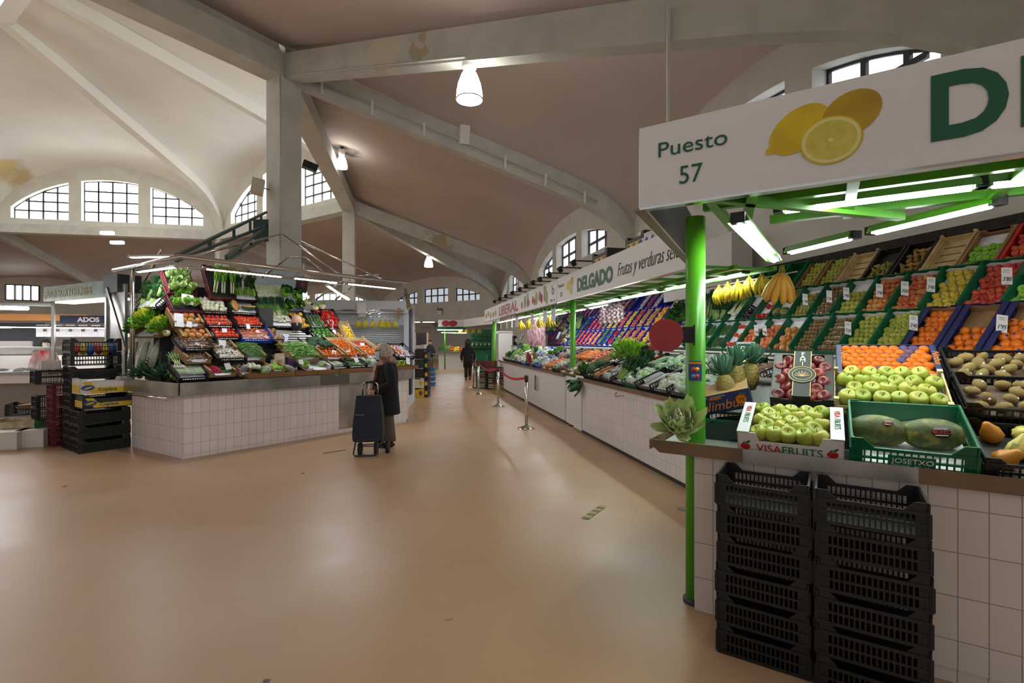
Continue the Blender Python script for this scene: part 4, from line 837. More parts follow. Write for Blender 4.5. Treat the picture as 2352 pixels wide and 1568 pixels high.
# VISAFRUITS carton
M = FA @ T(.49, .0, .972) @ RX(19)
o = empty('cardboard_box', 'white carton printed VISAFRUITS full of pale green apples, on the near counter edge', 'box', M)
ob('carton', (carton(.50, .38, .13, front=.13, cut=.05, post=.09), [M_cardw]), o); ob('corner_straps', (MB().box(-.252, -.19, 0, .38, .128, .134).box(.19, .252, 0, .38, .128, .134), mat('silver_print', '#c9c9cc', rough=.35)), o)
lettering(o, 'VISA', .062, mat('print_red_text', '#b81c20', rough=.5), -.155, -.004, .022, bold=.0); lettering(o, 'FRUITS', .062, mat('print_green_text', '#1c6a3c', rough=.5), -.033, -.004, .022, bold=.0)
q = MB()
for x in (-.21, .20): q.disc(x-.009, .045, .016, .015, -.003); q.disc(x+.009, .045, .016, .015, -.003); q.disc(x, .04, .02, .014, -.0035); q.disc(x+.014, .072, .014, .006, -.003, rot=.7, mi=1); q.disc(x-.006, .066, .009, .004, -.003, rot=.4, mi=1)
ob('apple_logo', (q, [MATS['print_red_text'], MATS['print_green_text']]), o)
for x, t_ in ((-.221, 1), (.222, 1)):
    lettering(o, 'VISA', .04, MATS['print_red_text'], 0, 0, 0, Mx=T(x - .012, .33, .1355) @ RZ(-90) @ RX(-90)); lettering(o, 'FRUITS', .04, MATS['print_green_text'], 0, 0, 0, Mx=T(x - .012, .235, .1355) @ RZ(-90) @ RX(-90))
fill(M @ T(0, .015, 0), .37, .36, .105, 'bigold', 5, 5, 'pale green apple in the VISAFRUITS carton on the near counter', 'apples in the VISAFRUITS carton', jit=.06)
# JOSETXO green crate with melons
M = FA @ T(1.005, -.005, .972) @ RX(21)
o = empty('plastic_crate', 'dark green plastic crate printed JOSETXO holding two melons, on the near counter', 'crate', M)
ob('crate', (crate_mesh(.47, .42, .16, 18, .055, None, False), M_bgreen), o); ob('back_panel', (MB().box(-.23, .23, .405, .415, .0, .155).box(-.19, -.0, .0, .003, .01, .012).box(-.09, .09, -.008, -.002, .015, .085), M_bgreen), o)
lettering(o, 'JOSETXO', .038, M_white, -.075, -.0095, .045); lettering(o, 'MERCAIRUÑA - PTOS. 1-3-5', .0115, M_white, -.072, -.0095, .028); ob('liner', (sheet(.45, .4, .03, .02), M_paper), o)
for x, rz, lab, tx in ((-.115, -8, 'dark green melon at the pole end of the JOSETXO crate', 0), (.10, 6, 'larger green melon with a big BOLLO sticker in the JOSETXO crate', 1)):
    mo = put(PR['melon'][0], M @ T(x, .19, .105) @ RZ(rz) @ S(.82, 1, 1), lab, 'melon'); COUNT['melon'] = COUNT.get('melon', 0) + 1
    s_ = 1.0 if tx else .6; Mq = RX(52 if tx else 30) @ T(.02 if tx else .05, 0, .0805)
    ob('sticker', (MB().lathe([(.042*s_, 0), (.042*s_, .001)], 20, M=Mq @ S(1.1, .75, 1) @ S(1, 1, 1)), mat('dark_label', '#2a1a18', rough=.4)), mo); lettering(mo, 'BOLLO', .026*s_, STKR, 0, 0, 0, Mx=Mq @ T(-.037*s_, -.008, .002) @ RX(-90)); ob('sticker_stripes', (MB().box(-.03*s_, .03*s_, .013*s_, .017*s_, .0012, .002, Mq).box(-.03*s_, .03*s_, -.018*s_, -.014*s_, .0012, .002, Mq), STK), mo)
# gourds crate
M = FA @ T(1.49, -.0, .972) @ RX(18)
o = empty('plastic_crate', 'low black crate of striped ornamental gourds at the near counter', 'crate', M); ob('crate', (crate_mesh(.44, .42, .11, 16, .03), M_black), o); ob('liner', (sheet(.42, .4, .02), M_dark), o)
fill(M, .42, .4, .075, 'gourd', 3, 3, 'striped ornamental gourd in the low black crate of the near counter', 'gourds in the black crate', jit=.1, keys=['gourd', 'gourdo', 'gourd'])
# second tier: FAMI apples, wooden box, oranges, kiwis
M = FA @ T(.535, .44, 1.175) @ RX(38)
o = empty('cardboard_box', 'black FAMI carton of dark red apples with a card band across, on the near counter', 'box', M)
ob('carton', (carton(.335, .42, .10, front=.09, cut=.01, post=.1), M_boxb), o)
bd = MB(); bd.box(-.047, .047, -.002, .42, .125, .127); bd.box(-.047, .047, -.006, -.002, .03, .127); bd.disc(0, 0, .078, .078, 0, M=T(0, .19, .13) @ RX(-90)); bo = ob('card_band', (bd, M_ink), o)
GOLD = mat('gold_print', '#b59a62', rough=.4); q = MB(); q.box(-.049, -.044, 0, .42, .1272, .128); q.box(.044, .049, 0, .42, .1272, .128)
for r1, r2 in ((.074, .070), (.054, .051)):
    for k in range(32): a, b_ = k*math.pi/16, (k+1)*math.pi/16; q.add([(r1*math.cos(a), .19 + r1*math.sin(a), .1315), (r1*math.cos(b_), .19 + r1*math.sin(b_), .1315), (r2*math.cos(b_), .19 + r2*math.sin(b_), .1315), (r2*math.cos(a), .19 + r2*math.sin(a), .1315)], [(0, 1, 2, 3)])
for k in range(7): a = k*math.pi/6; q.bar((0, .17, .1315), (.04*math.cos(a), .18 + .04*abs(math.sin(a)), .1315), .004, .001)
ob('gold_lines', (q, GOLD), bo)
for i, ch in enumerate('FAMI'): lettering(bo, ch, .045, STK, 0, 0, 0, Mx=T(0, .375 - i*.032, .1285) @ RX(-90), align='CENTER')
lettering(bo, 'FINCA SENORIO DE RIOJA', .016, GOLD, 0, 0, 0, Mx=T(-.1, .4165, .06), depth=.0005)
ob('foil', (sheet(.32, .4, .03), FOIL), o)
fill(M @ T(0, .01, 0), .32, .39, .078, 'bigdark', 4, 6, 'dark red apple in the black FAMI carton', 'apples in the FAMI carton', jit=.06)
M = FA @ T(.965, .42, 1.175) @ RX(28)
o = empty('wooden_crate', 'pale wooden crate of green apples behind the JOSETXO crate', 'crate', M); ob('crate', (woodbox(.53, .38, .09), M_wood), o); ob('tray', (sheet(.5, .36, .03), M_dark), o)
fill(M @ T(0, .01, 0), .49, .36, .085, 'bigold', 6, 4, 'green apple in the pale wooden crate behind the JOSETXO crate', 'apples in the wooden crate', jit=.06)
M = FA @ T(.985, .80, 1.30) @ RX(30)
o = empty('cardboard_box', 'navy carton printed Nimbus, full of small stickered mandarins in rows', 'box', M); ob('carton', (carton(.53, .38, .10, front=.045, cut=.0, post=.06), M_nimb), o); ob('tray', (sheet(.5, .36, .03), M_card), o); MO_ = mat('nimbus_orange_ink', '#c8762c', rough=.5)
for x in (-.24, .24): lettering(o, 'Nimbus', .05, MO_, 0, 0, 0, Mx=T(x, .3, .1015) @ RZ(-90) @ RX(-90), shear=.3)
W_, D_ = .47, .35
for j in range(7):
    k = 9 - j % 2
    for i in range(k):
        kk = 'wrapped' if abs((i + .5*(j % 2)) - (3.4 + j*.55)) < .5 or (j == 6 and i in (6,)) else 'mandarin'
        item(kk, M @ T((i+.5+.5*(j % 2))*W_/9 - W_/2, .02 + (j+.5)*D_/7, .078) @ RX(rnd(-25, 25)) @ RY(rnd(-25, 25)), ('mandarin wrapped in purple tissue, in the diagonal row of the Nimbus carton' if kk == 'wrapped' else 'bare stickered mandarin in the navy Nimbus carton on the near counter'), 'wrapped mandarins' if kk == 'wrapped' else 'mandarins in the Nimbus carton')
for k, (v, z, lab) in enumerate(((.42, 1.17, 'black crate of large kiwis over the gourds'), (.80, 1.31, 'upper black crate of large kiwis beside the mandarins'))):
    M = FA @ T(1.51, v, z) @ RX(22); o = empty('plastic_crate', lab, 'crate', M); ob('crate', (crate_mesh(.46, .38, .12, 16, .03), M_black), o); ob('brown_tray', (sheet(.44, .36, .05), mat('brown_pulp_tray', '#5a4436', rough=.6)), o)
    fill(M, .42, .34, .082, 'bigkiwi', 5, 4, ('kiwi in the black crate right above the gourds', 'kiwi in the upper black crate beside the mandarins')[k], ('kiwis in the lower black crate', 'kiwis in the upper black crate')[k], jit=.12, skip=.1)
# tilted Nimbus carton with pineapples
M = FA @ T(.10, .42, 1.135) @ RZ(6) @ RY(-15) @ RX(12)
o = empty('cardboard_box', 'navy carton printed Nimbus leaning behind the pole, pineapples sticking out of it', 'box', M)
ob('carton', (carton(.36, .26, .125, front=.125, cut=0, post=.1), M_nimb), o); ob('inside_edge', (MB().box(-.178, .178, .004, .252, .118, .127), M_card), o)
lettering(o, 'Nimbus', .088, MO_, -.145, -.004, .022, shear=.35); q = MB(); q.disc(.12, .065, .032, .032, -.003); q.disc(.135, .098, .02, .009, -.003, rot=-.3, mi=1); q.disc(-.03, .1, .04, .008, -.003); ob('orange_logo', (q, [FM['mandarin'], LEAFD]), o); lettering(o, 'N', .035, M_ink, .109, -.0045, .054, shear=.3)
lettering(o, 'CLEMENTINAS - ORIGEN ESPANA', .013, mat('pale_ink', '#9aa0a8', rough=.6), -.16, -.004, .108)
o = empty('plastic_crate', 'dark green crate hidden under the leaning Nimbus carton', 'crate', FA @ T(.10, .38, .972)); ob('crate', (crate_mesh(.4, .40, .15, 14, .04), M_bgreen), o)
o = empty('cardboard_box', 'dark printed carton propping the leaning Nimbus carton', 'box', FA @ T(.14, .30, .972) @ RY(-10)); ob('carton', (carton(.26, .3, .12, cut=0), mat('dark_green_print', '#20302a', rough=.5)), o)
for (px, py, v, r) in ((1668, 882, .5, -30), (1690, 860, .62, 0), (1722, 855, .7, 12)):
    u, z = uz(FA, px, py, v); put(PR['pine'][0], FA @ T(u, v, z - .04) @ RY(r*.4) @ RX(-12), {1668: 'pineapple leaning lowest in the Nimbus carton, beside the pole', 1690: 'middle pineapple with the tallest crown behind the Nimbus carton', 1722: 'pineapple in front of the white scale'}[px], 'pineapple')
# cauliflower on the ledge
leafy('bigcaul', 'cauliflower', .16, 46, mat('cauli_leaf', '#a9bd78', '#c6d39c', scale=14, rough=.5), mat('cauli_inner', '#c9d1a0', '#dde0bc', scale=14, rough=.5), 3, L=.21, ruf=.16, W=.5, hr=.42, up=(-5, 68), stalk=STALK)
put(PR['bigcaul'][0], T(1.0, 2.96, 1.08) @ RX(48) @ RY(-14) @ S(.82), 'large cauliflower with pale leaves at the corner of the near counter', 'cauliflower')
# scale with green display
u, z = uz(FA, 1712, 815, .95)
sc = empty('shop_scale', 'white shop scale with a green lit display on a post, behind the pineapples', 'scale', FA @ T(u, .95, .97)); SCW = mat('scale_white', '#bfc2c0', rough=.4)
ob('body', (MB().prism([(-.02, 0), (.62, 0), (.62, .26), (.55, .31), (.1, .31), (.02, .24)], 0, .3), SCW), sc); ob('plate', (MB().box(.0, .66, -.02, .32, .33, .345), M_steel), sc); ob('post', (MB().box(-.02, .02, .02, .05, .3, .5), SCW), sc)
zz = z - .97; dsp = ob('display', (MB().box(-.06, .06, .0, .05, zz-.09, zz+.09), SCW), sc); ob('bezel', (MB().box(-.05, .035, -.003, 0, zz-.07, zz+.075), mat('navy_bezel', '#1e2a52', rough=.4)), dsp); ob('screen', (MB().box(-.038, .018, -.005, -.003, zz-.06, zz+.06), emit_mat('lit_green_screen', (.62, .9, .02), .8)), dsp)
for k, (dx, dz) in enumerate(((0, .04), (0, -.005), (0, -.03))): ob('digits', (MB().box(-.012, .012, -.0055, -.005, zz+dz, zz+dz+.006), M_ink), dsp)
# grapes box and little things behind FAMI box
M = FA @ T(.62, .95, 1.24) @ RX(10); o = empty('cardboard_box', 'small black box of green grapes behind the FAMI carton', 'box', M); ob('carton', (carton(.28, .2, .07), M_boxb), o)
for k in range(4): item('grape', M @ T(-.09 + k*.06, .08, .09) @ RX(70), 'green grape bunch in the small black box behind the FAMI carton', 'grapes behind the FAMI carton')
# hanging bananas over the shelf
BX = [(1652, 662, 1.4, 'banana'), (1672, 655, 1.4, 'banana'), (1695, 650, 1.35, 'banana'), (1722, 640, 1.3, 'banana'), (1750, 634, 1.25, 'banana'), (1796, 625, 1.2, 'plantain')]
rail = empty('banana_rail', 'thin steel rail with hooks from which the banana bunches hang', 'rail', I4); qa = gx(3.75, 2.28); ya, yb = yx(3.75, 1600), yx(3.75, 1830); ob('rail', (MB().tube([qa(ya), qa(yb)], .008, 6), M_chrome), rail)
for k, (px, py, sc_, key) in enumerate(BX):
    Y = yx(3.75, px); X = 3.75 - .2*Y; z = 1.6 + (785-py)/F_PX*Y
    ob('hook', (MB().tube([(X, Y, 2.28), (X, Y, z + .02)], .003, 5), M_chrome), rail)
    s_ = {'banana': 1.15, 'plantain': 1.5}[key]
    put(PR[key][0], T(X, Y, z) @ RZ(-60 + (k % 3)*25) @ S(s_), ['yellow banana bunch hanging, closest to the green pole', 'second yellow banana bunch from the green pole', 'third yellow banana bunch from the green pole', 'greenish banana bunch under the end of the short tube', 'big green-yellow banana bunch beside the plantains', 'bunch of long orange plantains hanging spread open'][k], 'banana bunch' if key == 'banana' else 'plantain bunch')
# ================================================================ long shelf: three rows of tilted crates
PITCH, TILT = .385, 52
U0 = ux(FSH, 2084)                                     # the seam between green crates and orange boxes, lowest row
rowdef = [(.0, 1.43), (.35, 1.88), (.70, 2.33)]
# (contents key, nx, ny, crate, description) counted from the near end
NM = {'granny': 'bright green apple', 'golden': 'pale green apple', 'yellow': 'yellow apple', 'red': 'red apple', 'fuji': 'red and yellow apple', 'pink': 'pinkish red apple', 'dark': 'dark red apple', 'orange': 'orange', 'bigorange': 'big orange', 'mandarin': 'mandarin', 'lemon': 'lemon',
      'tomato': 'red tomato', 'pinktom': 'pinkish tomato', 'greentom': 'ribbed green and orange tomato', 'kiwi': 'brown kiwi', 'potato': 'potato', 'sweet': 'sweet potato', 'onion': 'brown onion', 'redonion': 'purple onion', 'whiteonion': 'white onion', 'garlic': 'garlic bulb', 'russet': 'olive green pear', 'pear': 'brown pear',
      'cuc': 'dark green cucumber', 'courg': 'green courgette', 'carrot': 'carrot', 'aub': 'shiny aubergine', 'rpep': 'red pepper', 'gpep': 'green pepper', 'ypep': 'yellow pepper', 'longpep': 'long red pepper', 'greenpep': 'thin green pepper', 'spring': 'spring onion bunch', 'leek': 'leek bundle', 'celery': 'celery', 'chard': 'chard', 'borage': 'borage', 'lettuce': 'lettuce', 'herb': 'leafy herb', 'parsley': 'parsley', 'melonw': 'melon', 'mango': 'yellow mango', 'root': 'purple root', 'avocado': 'dark avocado', 'persimmon': 'persimmon', 'pale': 'pale escarole', 'purpleroot': 'dark purple beetroot', 'mush': 'brown mushroom', 'kale': 'kale', 'caul': 'cauliflower', 'cabbage': 'cabbage', 'frisee': 'curly endive'}
ROWS = [
 [('bigorange', 4, 5), ('orange', 4, 4), ('orange', 5, 8, 1), ('golden', 5, 8), ('golden', 5, 8), ('kiwi', 6, 7), ('kiwi', 6, 8), ('greentom', 3, 5), ('pinktom', 4, 6), ('pinktom', 4, 5), ('tomato', 4, 3), ('courg', 6, 2), ('cuc', 7, 2), ('courg', 6, 2), ('caul', 2, 3), ('onion', 5, 7), ('orange', 4, 7), ('orange', 4, 7), ('lemon', 4, 6), ('fuji', 5, 6), ('sweet', 3, 6), ('sweet', 3, 6), ('russet', 4, 6), ('longpep', 6, 2), ('greenpep', 8, 3), ('cuc', 7, 2), ('pinktom', 4, 6), ('pinktom', 4, 6), ('tomato', 5, 6), ('tomato', 5, 7), ('tomato', 5, 7), ('cuc', 7, 2), ('cuc', 6, 2), ('caul', 2, 3), ('pinktom', 4, 6), ('pink', 5, 7), ('pink', 5, 7), ('potato', 5, 7), ('pink', 5, 7)],
 [('granny', 5, 5), ('red', 5, 7), ('yellow', 4, 7), ('fuji', 5, 7), ('fuji', 5, 7), ('golden', 5, 5), ('kiwi', 5, 8), ('russet', 5, 6), ('melonw', 2, 2), ('rpep', 3, 3), ('aub', 3, 4), ('spring', 3, 1), ('celery', 3, 2), ('borage', 3, 1), ('herb', 3, 4), ('herb', 3, 4), ('kale', 2, 3), ('mango', 4, 7), ('mango', 4, 7), ('potato', 5, 7), ('potato', 5, 7), ('red', 5, 7), ('yellow', 5, 7), ('pink', 5, 7), ('yellow', 5, 7), ('yellow', 5, 7), ('russet', 5, 7), ('pink', 5, 7), ('pink', 5, 7), ('tomato', 5, 6), ('aub', 3, 4), ('courg', 6, 2), ('borage', 3, 1), ('pale', 2, 3), ('chard', 3, 1), ('leek', 2, 1), ('pale', 2, 3), ('redonion', 5, 7), ('pink', 5, 6)],
 [('dark', 5, 7), ('red', 5, 7), ('granny', 5, 4), (None, 0, 0), ('pear', 4, 6), ('russet', 5, 4), (None, 0, 0), ('golden', 5, 8), ('golden', 5, 8), (None, 0, 0), (None, 0, 0), (None, 0, 0), ('potato', 4, 5), ('redonion', 4, 5), (None, 0, 0), (None, 0, 0), ('leek', 2, 1), ('leek', 2, 1), (None, 0, 0), (None, 0, 0), ('garlic', 6, 8), ('redonion', 5, 7), ('garlic', 6, 8), (None, 0, 0), ('purpleroot', 4, 5), ('potato', 4, 6), ('purpleroot', 4, 6), ('sweet', 3, 5), ('purpleroot', 4, 6), ('sweet', 3, 5), ('redonion', 5, 6), ('purpleroot', 4, 6), ('garlic', 5, 6), ('pink', 4, 5), ('redonion', 5, 6), ('garlic', 5, 6), ('pink', 4, 5)]]
for r_, ex in enumerate(([('tomato', 4, 6), ('longpep', 6, 2), ('pinktom', 4, 6), ('pink', 4, 6), ('redonion', 4, 6), ('pink', 4, 6), ('sweet', 3, 5), ('pink', 4, 6)], [('caul', 2, 3), ('borage', 3, 1), ('pale', 2, 3), ('broc', 2, 3), ('redonion', 4, 6), ('pink', 4, 6), ('garlic', 5, 6)], [('pink', 4, 5), ('sweet', 3, 5), ('purpleroot', 4, 5)])): ROWS[r_] += ex
NM['broc'] = 'broccoli head'
RN = ['lowest', 'middle', 'top']
def crate_kind(r, i):
    blue = i >= 15
    if r == 0: return 'nimbus' if i < 3 else ('blue' if blue else 'green')
    if r == 1: return 'blue' if blue else 'green'
    return {0: 'boxr', 1: 'boxr', 2: 'card', 3: 'wood', 4: 'boxb', 5: 'boxb', 6: 'wood', 7: 'card', 8: 'card'}.get(i, 'blueempty' if blue else 'greenempty') if ROWS[2][i][0] is None or i < 9 else ('blue' if blue else 'green')
CNAME = {'nimbus': 'navy carton', 'green': 'green crate', 'blue': 'blue crate', 'boxr': 'red carton', 'card': 'brown carton', 'wood': 'wooden crate', 'boxb': 'black carton', 'greenempty': 'green crate', 'blueempty': 'blue crate'}
FILLH = {'nimbus': .075, 'green': .075, 'blue': .075, 'boxr': .05, 'card': .05, 'wood': .06, 'boxb': .05}
OFFS = [0, -.08, -.0]
for i in range(max(map(len, ROWS))):
    for r in range(3):
        if i >= len(ROWS[r]): continue
        key, nx, ny = ROWS[r][i][:3]; u = U0 + (2 - i + .5)*PITCH + OFFS[r]; v, z = rowdef[r]; ck = crate_kind(r, i)
        if FSH.to_translation().y + u*FSH.col[0].y < 3.1: continue
        M = FSH @ T(u, v, z) @ RX(TILT)
        put(CR[ck], M, ('%s, %s from the near end in the %s row of the long shelf' % (CNAME[ck] if key else 'empty ' + CNAME[ck], ORD[i+1], RN[r])), 'crate' if 'crate' in CNAME[ck] else 'carton')
        if not key: continue
        lab = '%s in the %s long-shelf crate from the near end, %s row' % (NM[key], ORD[i+1], RN[r]); grp = '%s row, %s crate' % (RN[r], ORD[i+1])
        h = FILLH[ck] + (.0 if PR[key][1] < .06 else .02); D = .52 if ny > 1 else .3
        if key in ('leek',): D = .1
        fr = 8 if r == 0 and ny >= 7 else 0
        fill(M @ T(0, .01, 0), .345, D * min(1, ny/7 if key not in LONG and ny > 3 and PR[key][1] < .06 and ny < 7 else 1), h + (.02 if i > 14 else 0), key, nx, ny, lab, grp, jit=.1 if ny > 4 else .2, pile=.03 if i > 14 and PR[key][1] < .05 else 0)
# price cards on the shelf
def shelfcard(px, py, v, z, txt, tilt, w=.085, h=.16, lab=None):
    u, zz = uz(FSH, px, py, v); pcard(FSH @ T(u, v, zz) @ RX(14) @ RY(tilt), txt, lab or 'white price card reading %s on the long shelf' % txt, None, w, h)
for px, py, v, txt, lab in ((2313, 655, .33, "3'80", "white card reading 3'80 over the red apples at the near end"), (2138, 672, .33, "3'40", "white card reading 3'40 over the red and yellow apples"), (2078, 680, .33, "3'60", "white card reading 3'60, middle row of the shelf"), (2020, 684, .33, "3'90", "tilted white card reading 3'90 over pale green apples"), (1944, 690, .33, "2'90", 'white card over the kiwis in the middle row'), (1905, 696, .33, "3'20", "white card reading 3'20 over the olive pears in the middle row"), (1850, 702, .33, '1.90', 'white card above the melons'),
                     (2300, 765, .02, "1'95", "white card reading 1'95 over the big oranges"), (2098, 760, -.02, "2'40", "white card reading 2'40 over the pale green apples, lowest row"), (1948, 770, -.02, "3'20", "white card reading 3'20 over the kiwis in the lowest row"), (1757, 772, -.02, "4'30", 'tilted white card over the pinkish tomatoes'), (1738, 772, -.02, "2'50", "white card reading 2'50 above the red tomatoes")):
    shelfcard(px, py, v, 0, txt, 12 if txt != "3'80" else 8, lab=lab)
for k in range(14):
    for r in (0, 1):
        if (k + r) % 3 == 2: continue
        v = rowdef[r][0] + .30; z = rowdef[r][1] + .37; pcard(FSH @ T(U0 + (2-16-k)*PITCH + .1*r, v, z) @ RX(-10) @ RY(10), None, 'small white price card leaning along the %s row of blue crates' % RN[r], 'price cards of the %s blue row' % RN[r], .07, .11, M_paper)
# garlic strings hanging
for k, px in enumerate((1384, 1394, 1406, 1418, 1427)):
    Y = yx(4.2, px); X = 4.2 - .2*Y; o = empty('garlic_string', 'plaited string of white garlic bulbs hanging over the blue crates', 'garlic string', T(X, Y, 2.42), 'hanging garlic strings'); cordm = MB().tube([(0, 0, 0), (0, 0, -.4)], .006, 5); ob('cord', (cordm, M_card), o)
    for j in range(14):
        g_ = PR['garlic'][0].copy(); g_.parent = o; g_.matrix_basis = T(.045*math.cos(j*2.2), .045*math.sin(j*2.2), -.05 - .028*j) @ RX(rnd(0, 180)) @ S(1.25); COL.objects.link(g_)
# ================================================================ goods on the long counter (behind the pole)
def cseq(F, specs, u, v, z, tilt, D=.46, rowname='', skipempty=True, sx=1.):
    """crates side by side; specs: (crate, key, nx, ny, h, crate label, item label)"""
    for k, (ck, key, nx, ny, h, cl, il) in enumerate(specs):
        M = F @ T(u + k*.41*sx, v, z) @ RX(tilt)
        if ck: put(CR[ck], M @ S(sx, 1, 1), cl, 'crate' if ck not in ('card', 'cardw', 'boxb', 'nimbus', 'boxr') else 'carton')
        if key:
            g = il + ' group'; ks = key if isinstance(key, list) else None
            fill(M @ T(0, .02, 0), .36*sx, D-.08, h, key if not ks else key[0], nx, ny, il, il, jit=.18, keys=ks, pile=.02)
uF = ux(FB, 1352)
cseq(FB, [('black', 'broc', 2, 2, .10, 'black crate of broccoli at the far end of the long counter', 'broccoli head at the far end of the long counter'),
          ('black', 'sweet', 2, 4, .07, 'black crate of sweet potatoes beside the broccoli', 'sweet potato in the crate beside the broccoli'),
          ('black', 'bagp', 2, 3, .07, 'black crate of purple vegetables in bags, long counter front', 'bag of purple vegetables, long counter front'),
          ('black', 'celery', 3, 2, .05, 'black crate with celery and leeks, long counter front', 'celery in the black crate, long counter front'),
          ('greenc', ['bagw', 'bagg'], 2, 3, .07, 'green crate of bagged white beans, long counter front', 'bag in the green crate, long counter front'),
          ('black', 'packp', 3, 1, .06, 'black crate of purple trays, long counter front', 'wrapped tray with purple shoots, long counter front'),
          ('black', ['bagw', 'bagw'], 2, 3, .07, 'black crate of bagged onions, long counter front', 'bag of white onions, long counter front'),
          ('black', ['bagg', 'bagw'], 2, 3, .07, 'black crate partly hidden by the pole, long counter front', 'bag in the crate by the pole, long counter front'),
          ('greenc', 'bagg', 2, 3, .07, 'green crate just past the pole, long counter front', 'green bag just past the pole, long counter front')], uF, .0, .965, 24)
cseq(FB, [('maroon', 'pale', 2, 2, .1, 'maroon crate of pale escarole, second row of the long counter', 'pale escarole in the maroon crate'),
          ('black', 'frisee', 1, 2, .12, 'black crate of yellow curly endive, second row', 'big yellow-green curly endive on the long counter'),
          ('black', 'tomato', 5, 5, .07, 'black crate of red tomatoes, second row of the long counter', 'red tomato in the black crate, long counter second row'),
          ('black', 'cuc', 6, 2, .07, 'black crate of cucumbers, second row of the long counter', 'cucumber in the black crate, long counter second row'),
          ('black', 'bagg', 2, 3, .07, 'black crate of bagged leaves by the grey scale', 'bag of leaves by the grey scale'),
          ('greenc', 'bagg', 2, 3, .08, 'green crate of bagged greens, second row of the long counter', 'bag of greens in the second row green crate'),
          ('greenc', 'bagw', 2, 3, .08, 'green crate of bagged roots, second row of the long counter', 'bag of roots in the second row green crate'),
          ('greenc', 'greenpep', 6, 4, .07, 'green crate of thin green peppers by the pole', 'thin green pepper in the crate by the pole'),
          ('black', 'mush', 6, 6, .07, 'black crate of brown mushrooms just past the pole', 'brown mushroom in the crate just past the pole')], uF + .1, .42, 1.16, 20)
put(PR['kale'][0], FB @ T(uF - .32, .1, 1.0) @ RX(35) @ S(1.5), 'dark kale drooping over the far corner of the long counter', 'kale')
put(PR['kale'][0], FB @ T(uF - .35, .0, .88) @ RX(110) @ S(1.6), 'dark kale leaves hanging down the far corner of the long counter', 'kale')
put(PR['frisee'][0], FB @ T(uF + .45, .5, 1.40) @ S(1.5), 'large bright yellow-green endive, tallest on the long counter', 'curly endive')
# grey scale
u, z = uz(FB, 1497, 838, .75); sc = empty('shop_scale', 'grey shop scale with green display under the red dispenser', 'scale', FB @ T(u, .75, .97)); ob('drum', (MB().tube([(-.15, 0, z-.97), (.1, 0, z-.97)], .10, 18), SCW), sc); ob('body', (MB().box(-.1, .6, 0, .3, .0, z-.97+.02), SCW), sc); ob('post', (MB().box(.0, .05, .05, .1, .2, .62), SCW), sc); d2 = ob('display', (MB().box(-.06, .16, .05, .1, .50, .70), mat('navy_case', '#2a3566', rough=.4)), sc); ob('screen', (MB().box(-.03, .07, .045, .05, .53, .67), MATS['lit_green_screen']), d2)
# metal pots with herbs on the tiled ledge
for px, lab in ((1379, 'small tin pot of green herb on the tiled ledge, farther one'), (1413, 'small tin pot of green herb on the tiled ledge, nearer one')):
    u = ux(FSH, px, -.05); o = empty('potted_herb', lab, 'potted herb', FSH @ T(u, .03, 1.428)); ob('pot', (MB().lathe([(.06, 0), (.075, .15), (.08, .15), (.07, .13)], 14), M_steel), o)
    h_ = PR['herb'][0].copy(); h_.parent = o; h_.matrix_basis = T(0, 0, .15) @ S(1.3); h_.name = 'foliage'; COL.objects.link(h_)
# ================================================================ LIBERAL counter goods
uG = ux(FB, 1160)
lib1 = [('black', 'lettuce', 2, 2), ('black', 'kale', 2, 2), ('black', 'borage', 3, 1), ('black', 'caul', 2, 2), ('black', ['bagw', 'bago'], 2, 3), ('black', ['bagg', 'bagp'], 2, 3), ('bluec', 'bagw', 2, 3), ('black', 'packg', 3, 1), ('black', ['bagw', 'bagg'], 2, 3), ('bluec', 'packp', 3, 1), ('card', ['bagw', 'bago'], 2, 3), ('card', 'bigorange', 4, 4), ('black', ['bagp', 'bagw'], 2, 3), ('card', 'purpleroot', 4, 5), ('card', 'garlic', 5, 6)]
lib2 = [('black', 'pale', 2, 2), ('black', 'lettuce', 2, 2), ('black', 'carrot', 4, 4), ('black', 'leek', 2, 1), ('black', 'caul', 2, 2), ('bluec', ['bagw', 'bagg'], 2, 3), ('bluec', 'packg', 3, 1), ('black', ['bagp', 'bagw'], 2, 3), ('black', 'herb', 3, 3), ('black', 'aub', 3, 3), ('black', ['bago', 'bagw'], 2, 3), ('black', 'purpleroot', 4, 4), ('card', 'mandarin', 5, 6), ('card', 'bigorange', 4, 4), ('card', 'pink', 4, 4)]
for nm_, row, v, z in (('front', lib1, 0, .965), ('second', lib2, .42, 1.16)):
    sp = []
    for k, (ck, key, nx, ny) in enumerate(row):
        kn = key if isinstance(key, str) else key[0]; d_ = NM.get(kn, {'bagw': 'bag of white vegetables', 'bagg': 'bag of green leaves', 'bagp': 'bag of purple vegetables', 'bago': 'bag of mixed vegetables', 'packg': 'wrapped green tray', 'packp': 'wrapped purple tray', 'kale': 'kale', 'caul': 'cauliflower'}.get(kn, kn))
        if isinstance(key, list): d_ = 'bag of vegetables'
        w_ = '%s LIBERAL counter crate from the far end, %s row' % (ORD[k+1], nm_)
        sp.append((ck, key, nx, ny, .08, w_, d_ + ' in the ' + w_))
    cseq(FB, sp, uG, v, z, 22, sx=1.18)
u, z = uz(FB, 1210, 822, -.05); dd = empty('ticket_dispenser', 'small round red ticket dispenser on the LIBERAL counter', 'ticket dispenser', FB @ T(u, -.0, z)); ob('case', (MB().tube([(0, -.04, 0), (0, .04, 0)], .13, 20), MATS['dark_red_plastic']), dd); ob('spout', (MB().box(-.2, -.05, -.03, .03, -.12, -.07), MATS['dark_red_plastic']), dd)
